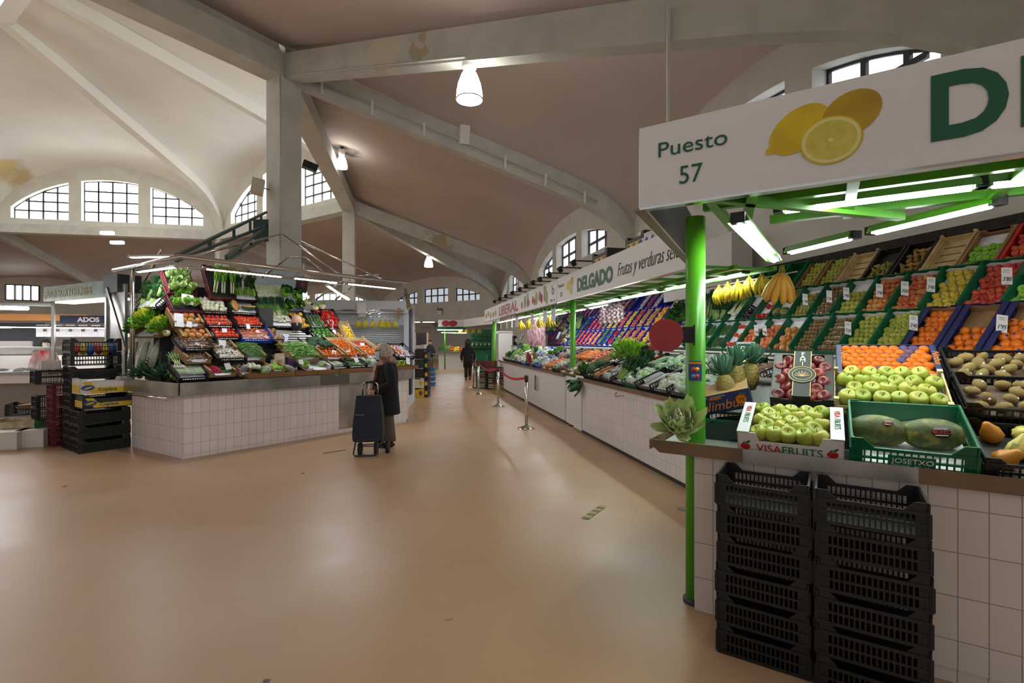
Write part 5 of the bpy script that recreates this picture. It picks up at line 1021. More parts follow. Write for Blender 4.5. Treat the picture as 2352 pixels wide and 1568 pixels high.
item('pine', FB @ T(ux(FB, 1228, .1), .12, 1.22), 'pineapple beside the small red dispenser on the LIBERAL counter', None)
for px, lab in ((1177, 'grey shop scale at the far part of the LIBERAL counter'), (1255, 'grey shop scale with a tall display on the LIBERAL counter')):
    u = ux(FB, px, .8); o = empty('shop_scale', lab, 'scale', FB @ T(u, .8, .95)); ob('body', (MB().box(-.25, .35, 0, .3, .0, .45), SCW), o); ob('plate', (MB().box(-.3, .4, -.02, .32, .46, .48), M_steel), o); ob('post', (MB().box(-.04, .0, .0, .04, .4, .85), M_dark), o); ob('display', (MB().box(-.12, .1, -.02, .02, .78, 1.0, RX(-25)), M_dark), o)
for k, px in enumerate((1197, 1215, 1241, 1263)):
    Y = yx(3.4, px); put(PR['banana'][0], T(3.4-.2*Y, Y, 2.22) @ RZ(-40) @ S(1.5), ['first banana bunch hanging at the far end of the LIBERAL stall', 'second banana bunch from the far end of the LIBERAL stall', 'third banana bunch from the far end of the LIBERAL stall', 'banana bunch beside the green pole, LIBERAL stall'][k], 'banana bunch')
# ================================================================ left island stall
FL = frame(-4.44, 6.65, -.79, .613); FL2 = frame(-5.76, 7.45, .518, .855); FLR = frame(-2.06, 9.72, -.981, -.196)
def at(px, py, Y): return Vector(((px-1176)/F_PX*Y, Y, 1.6 + (785-py)/F_PX*Y))
lc = empty('tiled_counter', 'white-tiled island counter with broad steel edge, woman with trolley beside it', 'counter', FL)
ob('tiled_body', (MB().box(0, 2.36, 0, .1, .06, .88), M_tilei), lc); ob('tiled_body', (MB().box(2.96, 3.88, 0, .1, .06, .88), M_tilei), lc); ob('plinth', (MB().box(0, 3.88, .015, .1, 0, .06), M_tilei), lc)
ob('steel_door', (MB().box(2.36, 2.93, .03, .06, .05, .88), M_steel), lc)
def plan(mb, pts, z0, z1): 
    n = len(pts); mb.add([(*p, z0) for p in pts] + [(*p, z1) for p in pts], [list(range(n))[::-1], list(range(n, 2*n))] + [(i, (i+1) % n, (i+1) % n + n, i+n) for i in range(n)])
ob('steel_edge', (MB().box(-.07, 2.36, -.10, -.08, .865, 1.04).box(2.5, 3.95, -.10, -.08, .865, 1.04), M_steel), lc); ob('steel_edge', (MB().box(2.36, 2.5, -.102, -.08, .865, 1.04).box(1.95, 2.36, -.104, -.08, .866, 1.039), mat('dark_steel', '#6e6b66', rough=.35, metal=.8)), lc)
ob('worktop', (MB().box(0, 3.9, -.08, .95, .98, 1.0), M_steel), lc)
l2 = empty('tiled_counter', 'short tiled end of the island counter beside the black crates, steel rail below its edge', 'counter', FL2)
ob('tiled_body', (MB().box(0, 1.54, 0, .1, 0, .88), M_tilei), l2); ob('steel_edge', (MB().box(-.05, 1.60, -.10, -.08, .865, 1.04), M_steel), l2); ob('worktop', (MB().box(0, 1.5, -.08, .9, .98, 1.0), M_steel), l2); ob('towel_rail', (MB().tube([(.25, -.13, .82), (1.45, -.13, .82)], .015, 8), M_chrome), l2)
l3 = empty('tiled_counter', 'far side of the island counter along the aisle, beside the banana boxes', 'counter', FLR)
ob('tiled_body', (MB().box(0, 3.3, 0, .1, 0, .88), M_tilei), l3); ob('steel_edge', (MB().box(-.05, 3.3, -.10, -.08, .865, 1.04), mat('pinkish_panel', '#cdb0b4', rough=.4)), l3); ob('worktop', (MB().box(0, 3.3, -.08, .9, .98, 1.0), M_steel), l3)
for k in range(6):
    o = empty('bag_hook', 'small chrome ring hook on the steel edge of the island counter', 'hook', FL @ T(-.0 + k*.75, -.105, 1.02), 'ring hooks on the island counter'); ob('ring', (MB().tube([(.02*math.cos(a), 0, .02*math.sin(a)) for a in [i*math.pi/5 for i in range(11)]], .004, 5), M_chrome), o)
# display rack inside
rk = MB()
for a_, b_, v_, z_ in ((.05, 2.1, .98, 1.45), (.08, 2.1, 1.14, 1.8), (.1, 1.9, 1.32, 2.2), (.12, 1.7, 1.5, 2.5)): rk.box(a_, b_, v_ + .06, v_ + .10, 0, z_)
for a_, b_, v_, z_ in ((1.9, 3.3, 1.6, 1.4), (1.8, 3.2, 2.1, 1.8), (1.6, 2.9, 2.5, 2.2)): rk.box(a_, b_, v_, v_ + .04, 0, z_)
o = ob('display_rack', (rk, M_dark), None, FL); tag(o, 'dark stepped rack carrying the vegetable crates inside the island stall', 'display rack')
rk = MB(); rk.box(-.05, .12, .5, .54, 0, 2.3); rk.box(-.12, .72, .36, .40, 1.0, 1.72); rk.box(-.12, .72, .22, .36, 1.0, 1.14); o = ob('display_rack', (rk, M_dark), None, FL2); tag(o, 'dark rack behind the celery and parsley at the crate end of the island stall', 'display rack')
def bx(F, ck, px0, px1, py, v, tilt, key, nx, ny, clab, ilab, h=.07, D=.46, jit=.15, start=0, pile=0., keys=None, yoff=.02, zo=0.):
    u0, u1 = ux(F, px0, v), ux(F, px1, v); um = (u0+u1)/2; W = abs(u1-u0); z = uz(F, (px0+px1)/2, py, v)[1] + zo
    M = F @ T(um, v, z) @ RX(tilt)
    if ck: base_w = .375 if ck in ('green', 'blue') else .40; put(CR[ck], M @ S(W/base_w*.98, D/.46, 1), clab, 'crate' if ck not in ('card', 'cardw', 'boxb', 'boxr') else 'carton')
    if key: fill(M @ T(0, yoff, 0), W*.9, D-.06, h, key if isinstance(key, str) else key[0], nx, ny, ilab, ilab, jit=jit, start=start, pile=pile, keys=keys)
    return M
I = 'island stall'
# --- front counter, upper row (v .5) and lower row (v .03)
bx(FL, 'black', 418, 488, 812, 0.40, 24, 'mush', 9, 6, 'black crate of small brown mushrooms, island stall', 'small brown mushroom, island stall', jit=.3, pile=.04)
bx(FL, 'card', 484, 546, 814, 0.40, 24, 'mush', 6, 4, 'carton of large brown mushrooms beside the green beans', 'large brown mushroom in the carton beside the beans', jit=.3, pile=.03)
for k in range(2): bx(FL, 'card' if k == 0 else None, 548, 612, 832, 0.29, 26, 'bean', 9, 11, 'carton of green beans in front of the blue carrot crate', 'green bean in the carton in front of the carrots', .06 + .03*k, .5, .3, pile=.08)
bx(FL, 'card', 424, 488, 838, 0.22, 18, 'mush', 7, 5, 'wooden tray of little golden mushrooms, island stall', 'little golden mushroom in the paper-lined tray', jit=.3)
bx(FL, 'black', 500, 566, 835, 0.18, 20, 'wmush', 8, 6, 'black crate of white mushrooms, island stall', 'white mushroom in the crate beside the beans', jit=.3, pile=.03)
for k in range(2): bx(FL, 'card' if k == 0 else None, 664, 735, 831, 0.29, 26, 'flatbean', 9, 11, 'carton heaped with flat green beans in front of the vendor', 'flat green bean heaped in front of the vendor', .06 + .04*k, .5, .3, pile=.1)
bx(FL, 'black', 708, 772, 812, 0.49, 22, 'broc', 3, 2, 'black crate of dark broccoli beside the flat beans', 'dark broccoli head beside the flat beans', .1)
bx(FL, 'card', 738, 792, 829, 0.26, 24, 'mandarin', 6, 5, 'carton of mandarins in front of the broccoli', 'mandarin in the carton in front of the broccoli', .07)
bx(FL, 'wood', 770, 818, 812, 0.49, 24, 'mandarin', 6, 4, 'wooden crate of mandarins beside the broccoli', 'mandarin in the wooden crate beside the broccoli', .07)
bx(FL, 'card', 794, 838, 828, 0.26, 24, 'mandarin', 5, 5, 'carton of mixed mandarins and dark plums', 'mandarin or dark plum in the mixed carton', .07, keys=['mandarin', 'mandarin', 'purpleroot'])
bx(FL, 'wood', 818, 866, 812, 0.49, 24, 'straw', 9, 7, 'wooden crate of strawberries beside the mandarins', 'strawberry in the wooden crate', .06)
bx(FL, 'card', 838, 876, 826, 0.26, 24, 'persimmon', 4, 4, 'carton of persimmons before the woman', 'persimmon in the carton just before the woman', .08)
bx(FL, 'card', 890, 930, 826, 0.34, 26, 'persimmon', 4, 4, 'carton of persimmons at the aisle end of the island stall', 'persimmon in the carton at the aisle end', .09, pile=.03)
# lower row
bx(FL, 'black', 410, 478, 880, .0, 22, 'packg', 3, 1, 'black crate of wrapped leeks and shoots at the island corner', 'wrapped tray of green shoots at the island corner', .08); fill(FL @ T(ux(FL, 418, .1), .1, 1.12) @ RX(30), .1, .3, .05, 'spring', 1, 1, 'bunch of young leeks beside the wrapped shoots at the corner', 'young leeks')
bx(FL, 'card', 476, 545, 868, .02, 16, 'greenpep', 6, 3, 'carton of radishes and small green peppers, island stall', 'small green pepper beside the radishes', .05); fill(FL @ T(ux(FL, 492, .15), .1, 1.10) @ RX(20), .16, .22, .05, 'radish', 6, 6, 'red radish in the bunch at the island stall', 'radish bunch', pile=.04)
bx(FL, 'card', 548, 578, 866, .02, 14, 'bagp', 1, 2, 'carton with wrapped dark vegetables, island stall', 'dark wrapped pack between radishes and turnips', .06)
bx(FL, None, 572, 604, 860, .1, 14, 'whiteonion', 3, 2, '', 'white turnip piled on the carton edge', .08, .3); bx(FL, None, 603, 636, 866, .05, 10, 'bagg', 1, 2, '', 'bag of salad beside the turnips', .08, .3)
bx(FL, 'card', 622, 655, 858, .05, 12, 'granny', 4, 3, 'carton with netted green sprouts', 'small green sprout head in the netted carton', .06, .3)
bx(FL, None, 655, 690, 862, .05, 10, 'bagg', 1, 1, '', 'bag of mixed salad beside the netted sprouts', .08, .3); put(PR['lettuce'][0], FL @ T(ux(FL, 697, .15), .12, 1.17) @ S(1.0), 'bagged pale lettuce standing tall beside the empty tray', 'lettuce'); put(PR['lettuce'][0], FL @ T(ux(FL, 685, .3), .3, 1.24) @ S(.9), 'second pale lettuce behind the bagged one', 'lettuce')
bx(FL, 'cardw', 706, 762, 855, .05, 14, None, 0, 0, 'white lined tray, mostly empty, with one bag of greens', '', D=.4); put(PR['bagg'][0], FL @ T(ux(FL, 740, .2), .2, 1.2) @ S(.9, 1, 1.3), 'bag of green leaves in the white lined tray', 'bagged vegetables')
bx(FL, 'black', 762, 798, 853, .03, 16, 'packg', 2, 1, 'black crate with two wrapped trays, island stall', 'wrapped tray in the black crate before the beans', .06); bx(FL, 'black', 798, 842, 850, .03, 18, 'greenpep', 5, 5, 'black crate of pale yellow beans', 'pale pepper in the black crate beside the wrapped trays', .06)
bx(FL, None, 836, 872, 846, .05, 14, 'bagg', 2, 2, '', 'clear tray of greens just before the woman', .08, .3)
for k in range(2):
    for j in range(3): put(PR['grape'][0], FL @ T(ux(FL, 912 + 12*j, .15 + .15*k), .15 + .15*k, 1.17 + .05*k) @ RX(60) @ S(1.35), 'green grape bunch at the aisle end of the island stall', 'grape bunch', 'grapes at the aisle end')
# brown carton edge along the front
for k, (a, b_) in enumerate(((568, 618), (618, 676), (676, 728), (728, 778), (778, 868))):
    u0, u1 = ux(FL, a, -.05), ux(FL, b_, -.05); o = empty('carton_tray', '%s brown carton tray from the corner along the island counter edge' % ORD[k+1], 'carton tray', FL @ T((u0+u1)/2, -.09, 1.045)); ob('tray', (carton(abs(u1-u0)*.99, .36, .075, front=.075, cut=.0), mat('kraft_carton', '#8a6238', '#7a5630', rough=.7, scale=4)), o)
u0, u1 = ux(FL, 905, -.05), ux(FL, 958, -.05); o = empty('carton_tray', 'brown carton tray under the grapes at the aisle end', 'carton tray', FL @ T((u0+u1)/2, -.09, 1.045)); ob('tray', (carton(abs(u1-u0), .36, .075, front=.075, cut=0), MATS['kraft_carton']), o)
# pineapples, celery pack at the aisle end
for k, (px, py) in enumerate(((868, 800), (885, 795), (903, 800), (918, 806))): put(PR['pine'][0], FL @ T(ux(FL, px, .9), .9, 1.26) @ RZ(40*k) @ RX(-20), ['pineapple standing first behind the woman, toward the beans', 'second pineapple behind the woman', 'third pineapple behind the woman', 'pineapple closest to the aisle, island stall'][k], 'pineapple')
bx(FL, 'black', 912, 950, 828, .25, 32, 'garlic', 5, 6, 'black crate of garlic at the aisle corner', 'garlic bulb in the crate at the aisle corner', .07); put(PR['celery'][0], FL @ T(3.55, .9, 1.25) @ RX(-20) @ S(.8), 'celery in a bag standing above the grapes', 'celery')
# --- left end (FL2): celery packs, borage leaves, parsley, curly endive
for k, (px, py, v, r) in enumerate(((292, 845, .12, -14), (314, 842, .12, -4), (338, 838, .14, 8))):
    u, z = uz(FL2, px, py, v); o = empty('wrapped_celery', ['wrapped celery block closest to the black crates', 'middle wrapped celery block of the three standing together', 'third wrapped celery block, beside the lying one'][k], 'wrapped celery', FL2 @ T(u, v + .04, 1.17) @ RX(-14) @ RY(r) @ S(1.12)); CEL = mat('celery_pack', '#a9b56a', '#8c9c4e', scale=5, rough=.4)
    mb = MB(); [mb.tube([(-.055 + .0275*i, 0, 0), (-.06 + .03*i, 0, .2), (-.06+.03*i, .01, .38)], [.02, .019, .012], 7) for i in range(5)]; ob('stalks', (mb, CEL), o); w = MB().ell(.095, .05, .23, T(0, 0, .2), 12, 8, jit=.04); w.box(-.09, .09, -.01, .01, .38, .45); ob('plastic_wrap', (w, PLAST), o)
u, z = uz(FL2, 385, 815, .3); o = empty('wrapped_celery', 'wrapped celery block lying on its side above the dark leaves', 'wrapped celery', FL2 @ T(u, .28, 1.3) @ RY(58) @ RX(-20)); mb = MB(); [mb.tube([(-.055 + .0275*i, 0, -.1), (-.06 + .03*i, 0, .1), (-.06+.03*i, .01, .3)], [.02, .019, .012], 7) for i in range(5)]; ob('stalks', (mb, CEL), o); ob('plastic_wrap', (MB().ell(.1, .06, .24, T(0, 0, .1), 12, 8, jit=.04), PLAST), o)
leafy('dleaf', 'borage_bunch', .3, 24, LEAFB, LEAFB, None, ruf=.12, W=.28, up=(-40, 28), stalk=STALK)
for k, (px, v, z, rz) in enumerate(((322, .1, 1.08, 200), (345, .2, 1.13, 260), (372, .12, 1.1, 300), (395, .25, 1.15, 20), (362, .35, 1.22, 100))): put(PR['dleaf'][0], FL2 @ T(ux(FL2, px, v), v, z) @ RZ(rz) @ S(.8), 'dark blue-green borage bunch spilling over the steel edge at the corner', 'borage', 'borage bunches at the island corner')
put(PR['spinach'][0], FL2 @ T(ux(FL2, 400, .05), .05, 1.09) @ RY(-75) @ RX(-20), 'bundle of green stalks lying at the counter corner', 'spinach')
bx(FL2, 'card', 302, 376, 778, .16, 36, None, 0, 0, 'brown carton full of curly endive, left of the ribbed tomatoes' .replace('left of', 'beside'), '', D=.4)
for k, (px, py, s_) in enumerate(((316, 752, 1.0), (345, 742, 1.25), (375, 755, 1.0), (308, 765, .9))): u, z = uz(FL2, px, py, .2); put(PR['frisee' if k in (1, 2) else 'herb'][0], FL2 @ T(u, .2, z) @ RX(40) @ S(s_*(1.15 if k in (1, 2) else 1.8)), ['curly green leaves nearest the steel post', 'big yellow-hearted curly endive in the brown carton', 'second curly endive in the brown carton', 'curly leaves lowest in the brown carton'][k], 'curly endive' if k in (1, 2) else 'leafy herb')
put(PR['caul'][0], FL2 @ T(ux(FL2, 390, .18), .16, uz(FL2, 390, 770, .18)[1]) @ RX(50) @ S(.7), 'pale root-end of an escarole in the brown carton', 'escarole')
bx(FL2, 'black', 314, 372, 716, .2, 50, None, 0, 0, 'black crate of parsley bunches, top of the island stall', '', D=.46)
for k, (px, py) in enumerate(((318, 712), (342, 712), (364, 712), (326, 690), (350, 680), (372, 695), (306, 700))): u, z = uz(FL2, px, py, .22); put(PR['celery'][0], FL2 @ T(u, .22 + .08*(k > 2), z) @ RX(-20) @ RY(rnd(-8, 8)) @ S(1.05), 'leafy celery bunch in the top black crate at the crate end', 'celery', 'celery bunches in the top crate')
# --- back display
bx(FL, 'maroon', 384, 448, 684, 1.12, 48, 'pale', 3, 3, 'upper maroon crate of pale lettuces', 'pale lettuce in the upper maroon crate', .09, .5)
bx(FL, 'maroon', 390, 462, 724, 0.95, 45, 'lettuce', 3, 2, 'lower maroon crate of lettuces with a paper note', 'lettuce in the lower maroon crate', .09, .5)
bx(FL, 'maroon', 478, 538, 692, 1.08, 58, 'chard', 3, 1, 'maroon crate of white-stemmed chard on top', 'white-stemmed chard in the top maroon crate', .1, .62, zo=0)
bx(FL, 'black', 536, 588, 696, 1.08, 58, 'spinach', 3, 1, 'black crate of spinach beside the chard', 'spinach bunch in the black crate beside the chard', .08, .6)
bx(FL, 'black', 458, 526, 726, 0.95, 38, 'whiteonion', 6, 4, 'black crate of round white onions', 'round white onion in the black crate under the chard', .08, .4)
bx(FL, 'black', 528, 592, 728, 0.95, 38, 'halfp', 2, 1, 'black crate with two cut pumpkins', 'cut pumpkin half with orange flesh', .10, .36)
bx(FL, 'card', 392, 470, 755, 0.78, 34, 'greentom', 4, 2, 'paper-lined carton of ribbed tomatoes, upper of two', 'ribbed tomato in the upper carton', .07, .36)
bx(FL, 'black', 470, 538, 758, 0.78, 34, 'tomato', 6, 3, 'black crate of round tomatoes, upper of two', 'round red tomato in the upper black crate', .07, .36)
bx(FL, 'black', 540, 606, 757, 0.78, 34, 'tomato', 8, 4, 'black crate of small pear tomatoes over the carrots', 'small tomato in the crate over the carrots', .06, .36)
bx(FL, 'card', 412, 488, 788, 0.62, 32, 'greentom', 4, 3, 'paper-lined carton of ribbed tomatoes, lower of two', 'ribbed tomato in the lower carton', .07, .4)
bx(FL, 'black', 490, 552, 786, 0.62, 32, 'tomato', 6, 4, 'black crate of round tomatoes, lower of two', 'round red tomato in the lower black crate', .07, .4)
bx(FL, 'bluec', 552, 624, 789, 0.62, 36, 'carrot', 7, 6, 'bright blue crate of carrots', 'carrot in the bright blue crate', .06, .5, .3, pile=.05)
bx(FL, 'black', 624, 650, 790, 0.90, 32, 'potato', 2, 4, 'narrow black crate of potatoes beside the carrots', 'potato in the narrow crate beside the carrots', .07, .4)
for k, px in enumerate((592, 608, 624, 640)): u, z = uz(FL, px, 658, 2.5); put(PR['leek'][0], FL @ T(u, 2.5, z) @ RX(-22) @ RX(180) @ RY(-6) @ S(1.05), 'bundle of leeks standing roots up in a row at the top', 'leek', 'leek bundles at the top')
for k, (px, py) in enumerate(((652, 676), (678, 682), (660, 708), (684, 704))): u, z = uz(FL, px, py, 2.35); put(PR['cabbage'][0], FL @ T(u, 2.35, z) @ RX(55) @ RZ(k*70) @ S(1.45), ['round dark cabbage nearest the leeks, upper pair', 'round dark cabbage under the black scale display', 'lower cabbage beside the leeks', 'lower cabbage beside the pale romanesco'][k], 'cabbage')
bx(FL, 'blue', 694, 742, 728, 2.15, 20, None, 0, 0, 'blue crate of pale romanesco above the peppers', '', D=.36)
for k, (px, py) in enumerate(((704, 700), (722, 712), (738, 708))): u, z = uz(FL, px, py, 2.2); put(PR['caul'][0], FL @ T(u, 2.2, z) @ RX(40) @ RZ(k*90) @ S(1.15), ['pale leafy romanesco closest to the cabbages', 'pale romanesco in the middle of the blue crate', 'pale romanesco closest to the shutter'][k], 'romanesco')
bx(FL, None, 590, 660, 742, 1.85, 42, 'spring', 4, 1, '', 'bunch of white spring onions behind the vendor', .06, .2, .1); bx(FL, 'black', 592, 676, 757, 1.75, 42, 'spring', 5, 1, 'black crate of spring onions behind the vendor', 'spring onion bunch in the black crate behind the vendor', .08, .3, .1)
bx(FL, 'black', 672, 712, 762, 1.75, 42, 'ypep', 3, 5, 'black crate of yellow peppers behind the vendor', 'yellow pepper behind the vendor', .07, .5); bx(FL, 'black', 706, 752, 760, 1.80, 42, 'courg', 6, 2, 'black crate of dark courgettes beside the vendor', 'dark courgette in the crate beside the vendor', .07, .44, pile=.04)
bx(FL, 'black', 738, 786, 764, 1.85, 46, 'rpep', 4, 5, 'black crate heaped with red peppers', 'shiny red pepper heaped beside the shutter', .09, .6, pile=.04)
bx(FL, 'black', 724, 772, 786, 1.40, 30, 'gpep', 4, 3, 'black crate of green peppers and leaves', 'green pepper under the courgettes', .08, .4)
bx(FL, 'card', 770, 800, 793, 1.35, 30, 'onion', 4, 4, 'carton of brown onions under the peppers', 'brown onion in the carton under the peppers', .07, .4); bx(FL, 'wood', 798, 818, 794, 1.35, 48, 'lemon', 3, 6, 'narrow wooden crate of lemons beside the shutter', 'lemon in the narrow crate beside the shutter', .07, .5)
# price cards on the island stall
for k, (px, py, v, w_, h_, lab) in enumerate(((430, 700, 1.85, .16, .17, 'large paper note leaning on the lettuces'), (412, 752, 1.4, .12, .22, 'long white paper strip hanging between endive and ribbed tomatoes'), (357, 828, .35, .14, .16, 'folded white note on the wrapped celery'), (434, 753, 1.3, .07, .10, 'white price card between the two cartons of ribbed tomatoes'), (516, 765, 1.3, .07, .07, 'white price card between the round tomato crates'), (571, 757, 1.3, .06, .09, 'white price card over the carrots at the pear tomatoes'), (595, 772, 1.25, .06, .1, 'white price card clipped in the blue carrot crate'),
        (456, 808, .4, .08, .14, 'white price card in the small brown mushrooms'), (512, 802, .45, .1, .14, 'white price card in the large brown mushrooms'), (582, 812, .4, .08, .12, 'white price card in the green beans'), (522, 832, .2, .08, .12, 'white price card in the white mushrooms'), (526, 850, .0, .08, .1, 'white price card over the radish carton'), (704, 803, .45, .09, .13, 'white price card on the flat beans before the vendor'), (768, 820, .3, .08, .12, 'white price card in the mandarin carton'), (802, 818, .35, .09, .1, 'white price card between mandarins and strawberries'), (821, 834, .15, .08, .09, 'white price card on the pale beans'), (834, 800, .6, .1, .1, 'white price card above the strawberries'), (938, 838, .1, .09, .14, 'white price card on the grapes'), (770, 775, 1.5, .07, .16, 'white price card under the red peppers'), (693, 838, .0, .08, .08, 'white price card on the bagged lettuce'))):
    F_ = FL2 if px < 400 else FL; v = v if px > 640 or py > 798 else {1.85: .9, 1.4: .7, 1.3: .68, 1.25: .66}.get(v, v); u, z = uz(F_, px, py, v); pcard(F_ @ T(u, v, z) @ RX(-25) @ RY(rnd(-15, 15)), None, lab, None, w_, h_, M_paper)
# scales of the island stall
u, z = uz(FL, 655, 776, .9); sc = empty('shop_scale', 'beige shop scale with blue screen in front of the vendor', 'scale', FL @ T(u, .9, 1.0)); BEI = mat('beige_plastic', '#a8a294', rough=.5); ob('body', (MB().box(-.2, .25, 0, .35, 0, .2), BEI), sc); ob('post', (MB().box(-.03, .03, .1, .14, .2, .5), BEI), sc)
d2 = ob('display', (MB().box(-.14, .14, -.03, .03, -.12, .12), BEI), sc, T(0, .08, z-1.0) @ RY(3)); ob('screen', (MB().box(-.06, .09, -.033, -.03, -.07, .06), emit_mat('dim_blue_screen', (.1, .16, .3), .5)), d2); ob('side_flap', (MB().box(-.12, .12, -.05, .2, 0, .02), mat('ochre_panel', '#8c7850', rough=.5)), sc, T(.1, .1, z - 1.0 - .2) @ RX(25) @ RY(-20))
u, z = uz(FL, 618, 815, .55); sc = empty('label_printer', 'dark grey round-backed label printer beside the green beans', 'printer', FL @ T(u, .5, 1.05)); ob('case', (MB().tube([(0, 0, .2), (.16, 0, .2)], .13, 18).box(0, .16, -.1, .13, 0, .2), mat('dark_green_grey', '#2e3a36', rough=.4)), sc); ob('front_panel', (MB().box(.16, .19, -.12, .12, .02, .32), BEI), sc)
u, z = uz(FL, 700, 660, 2.3); o = empty('scale_display', 'black hanging scale display with red digits over the cabbages', 'scale display', FL @ T(ux(FL, 693, 2.3), 2.3, uz(FL, 693, 658, 2.3)[1]) @ RY(8) @ RZ(25)); ob('case', (MB().box(-.15, .15, -.03, .03, -.13, .13), M_black), o); ob('red_digits', (MB().box(-.08, .05, -.033, -.03, -.04, .07), mat('dim_red_digits', '#6e1a22', rough=.4)), o); ob('hanger', (MB().tube([(0, 0, .13), (0, 0, .5)], .012, 6), M_chrome), o)
for k, (px, py, col, lab) in enumerate(((633, 820, '#c8a03a', 'small bag of noodles beside the label printer'), (642, 808, '#d08a3c', 'tall carton of tomato sauce with blue top beside the printer'), (667, 822, '#5a2a6e', 'purple bag of beetroot beside the lemons'))):
    u, z = uz(FL, px, py, .3); o = empty('food_pack', lab, 'food pack', FL @ T(u, .3, 1.1)); ob('pack', (MB().box(-.06, .06, -.04, .04, 0, .3 if k == 1 else .2), mat('pack_%d' % k, col, '#d9d4c4' if k < 2 else '#3a1c4a', scale=14, rough=.3)), o)
fill(FL @ T(ux(FL, 682, .5), .5, 1.3), .16, .14, 0, 'lemon', 2, 2, 'lemon beside the purple bag', 'lemons beside the purple bag')
for k in range(3): o = empty('water_bottle', 'plastic drink bottle between the maroon crates', 'bottle', FL @ T(ux(FL, 460 + 6*k, 2.3), 2.3, 2.14), 'bottles between the maroon crates'); ob('bottle', (MB().lathe([(.03, 0), (.032, .02), (.032, .16), (.012, .22), (.012, .25)], 12), PLAST), o); ob('cap', (MB().lathe([(.014, .245), (.014, .27)], 10), mat('blue_cap', '#2a4ab8')), o)
# --- chrome canopy
def cyl(parent, name, pts, r, m, n=10): return ob(name, (MB().tube(pts, r, n), m), parent)
cp = empty('chrome_canopy', 'bent chrome tube canopy over the island stall with lit tubes below', 'canopy')
TA, TB, TC = at(262, 628, 7.7), at(418, 594, 6.7), at(935, 663, 9.9); TB2 = at(600, 612, 7.5)
ZC = 2.74
def zc(px, Y, z=ZC): return Vector(((px-1176)/F_PX*Y, Y, z))
TA = zc(262, 7.95); TB = zc(415, 6.65); TC = zc(936, 9.75); TD = TC + Vector((.5, .05, 0))*0
cyl(cp, 'front_rail', [TA, TB, TC], .035, M_chrome); cyl(cp, 'lower_rail', [TB + Vector((0, .15, -.12)), TC + Vector((-.1, .15, -.12))], .02, M_chrome)
cyl(cp, 'post', [zc(306, 7.55, 1.0), zc(306, 7.55, 2.72)], .022, M_chrome); cyl(cp, 'post', [zc(301, 7.7, 1.0), zc(301, 7.7, 2.72)], .015, M_chrome)
cyl(cp, 'side_arm', [zc(320, 8.6, 2.45), zc(345, 8.3, 2.75), zc(372, 7.9, 3.08)], .022, M_chrome)
for k, (a, b_, c_) in enumerate((((600, 640, 9.6), (680, 592, 9.8), (760, 640, 10.2)), ((725, 690, 10.5), (800, 650, 11), (870, 632, 11.2)), ((770, 690, 11), (830, 655, 11.5), (900, 645, 11.5)))): cyl(cp, 'arched_tube', [at(*a), (at(*a) + at(*b_)*3)/4 + Vector((0, 0, .1)), at(*b_), (at(*c_) + at(*b_)*3)/4 + Vector((0, 0, .1)), at(*c_)], .022, M_chrome)
cyl(cp, 'stay', [at(420, 595, 6.8), at(644, 540, 12.3)], .02, M_chrome); cyl(cp, 'stay', [at(650, 540, 12.3), at(780, 632, 9.6)], .02, M_chrome); cyl(cp, 'stay', [at(690, 556, 12.4), at(880, 645, 10.3)], .018, M_chrome)
# green trusses to the column
for k, (a, b_) in enumerate(((at(405, 600, 7.0), at(612, 520, 12.4)), (at(520, 600, 7.8), at(612, 548, 12.4)))):
    o = empty('steel_truss', ['upper dark green truss from the island canopy to the concrete column', 'lower dark green truss from the island canopy to the concrete column'][k], 'truss'); GT = mat('dark_green_steel', '#25423a', rough=.5); dz = Vector((0, 0, .34 if k == 0 else .28))
    ob('chord', (MB().bar(a, b_, .05, .05), GT), o); ob('chord', (MB().bar(a + dz*.2, b_ + dz, .05, .05), GT), o)
    for t in (.25, .5, .72, .9): p = a.lerp(b_, t); ob('strut', (MB().bar(p, p + dz*(.2 + .8*t), .04, .04, up=(1, 0, 0)), GT), o)
pl = MB(); pc_ = at(598, 533, 12.3); pl.box(pc_.x - .18, pc_.x + .18, pc_.y, pc_.y + .05, pc_.z - .25, pc_.z + .3); o = ob('gusset_plate', (pl, GT)); tag(o, 'dark green steel plate fixing the trusses to the column', 'plate')
def fx2(a, b_, lab, w=.05, g=None): return fixture(a, b_, lab, g, case=M_chrome, w=w, h=.03)
fx2(zc(300, 7.4, 2.86), zc(412, 7.0, 2.80), 'short lit tube above the bent corner of the chrome canopy'); fx2(zc(318, 7.55, 2.66), zc(404, 6.85, 2.63), 'lit tube over the parsley and endive'); 
def onl(px, z, v=.1): u = ux(FL, px, v); p = FL @ Vector((u, v, 0)); return Vector((p.x, p.y, z))
fx2(onl(470, 2.62), onl(648, 2.62), 'lit tube over the tomatoes and chard'); fx2(onl(673, 2.62), onl(775, 2.62), 'lit tube over the vendor'); fx2(onl(797, 2.62), onl(908, 2.62), 'lit tube over the strawberries')
fx2(onl(752, 2.6, .5), onl(800, 2.48, 1.6), 'lit tube slanting inward over the red peppers'); fx2(at(930, 668, 9.8), at(938, 710, 9.2), 'short lit tube slanting at the aisle corner of the canopy', .08)
o = empty('junction_box', 'pale blue metal box fixed under the column behind the leeks', 'junction box', T(*at(640, 650, 11.6))); ob('box', (MB().box(-.55, .4, 0, .4, -.5, .35), mat('pale_blue_metal', '#a9bcc4', rough=.5)), o); ob('cover', (MB().box(.05, .45, -.12, 0, -.55, .28), MATS['pale_blue_metal']), o)
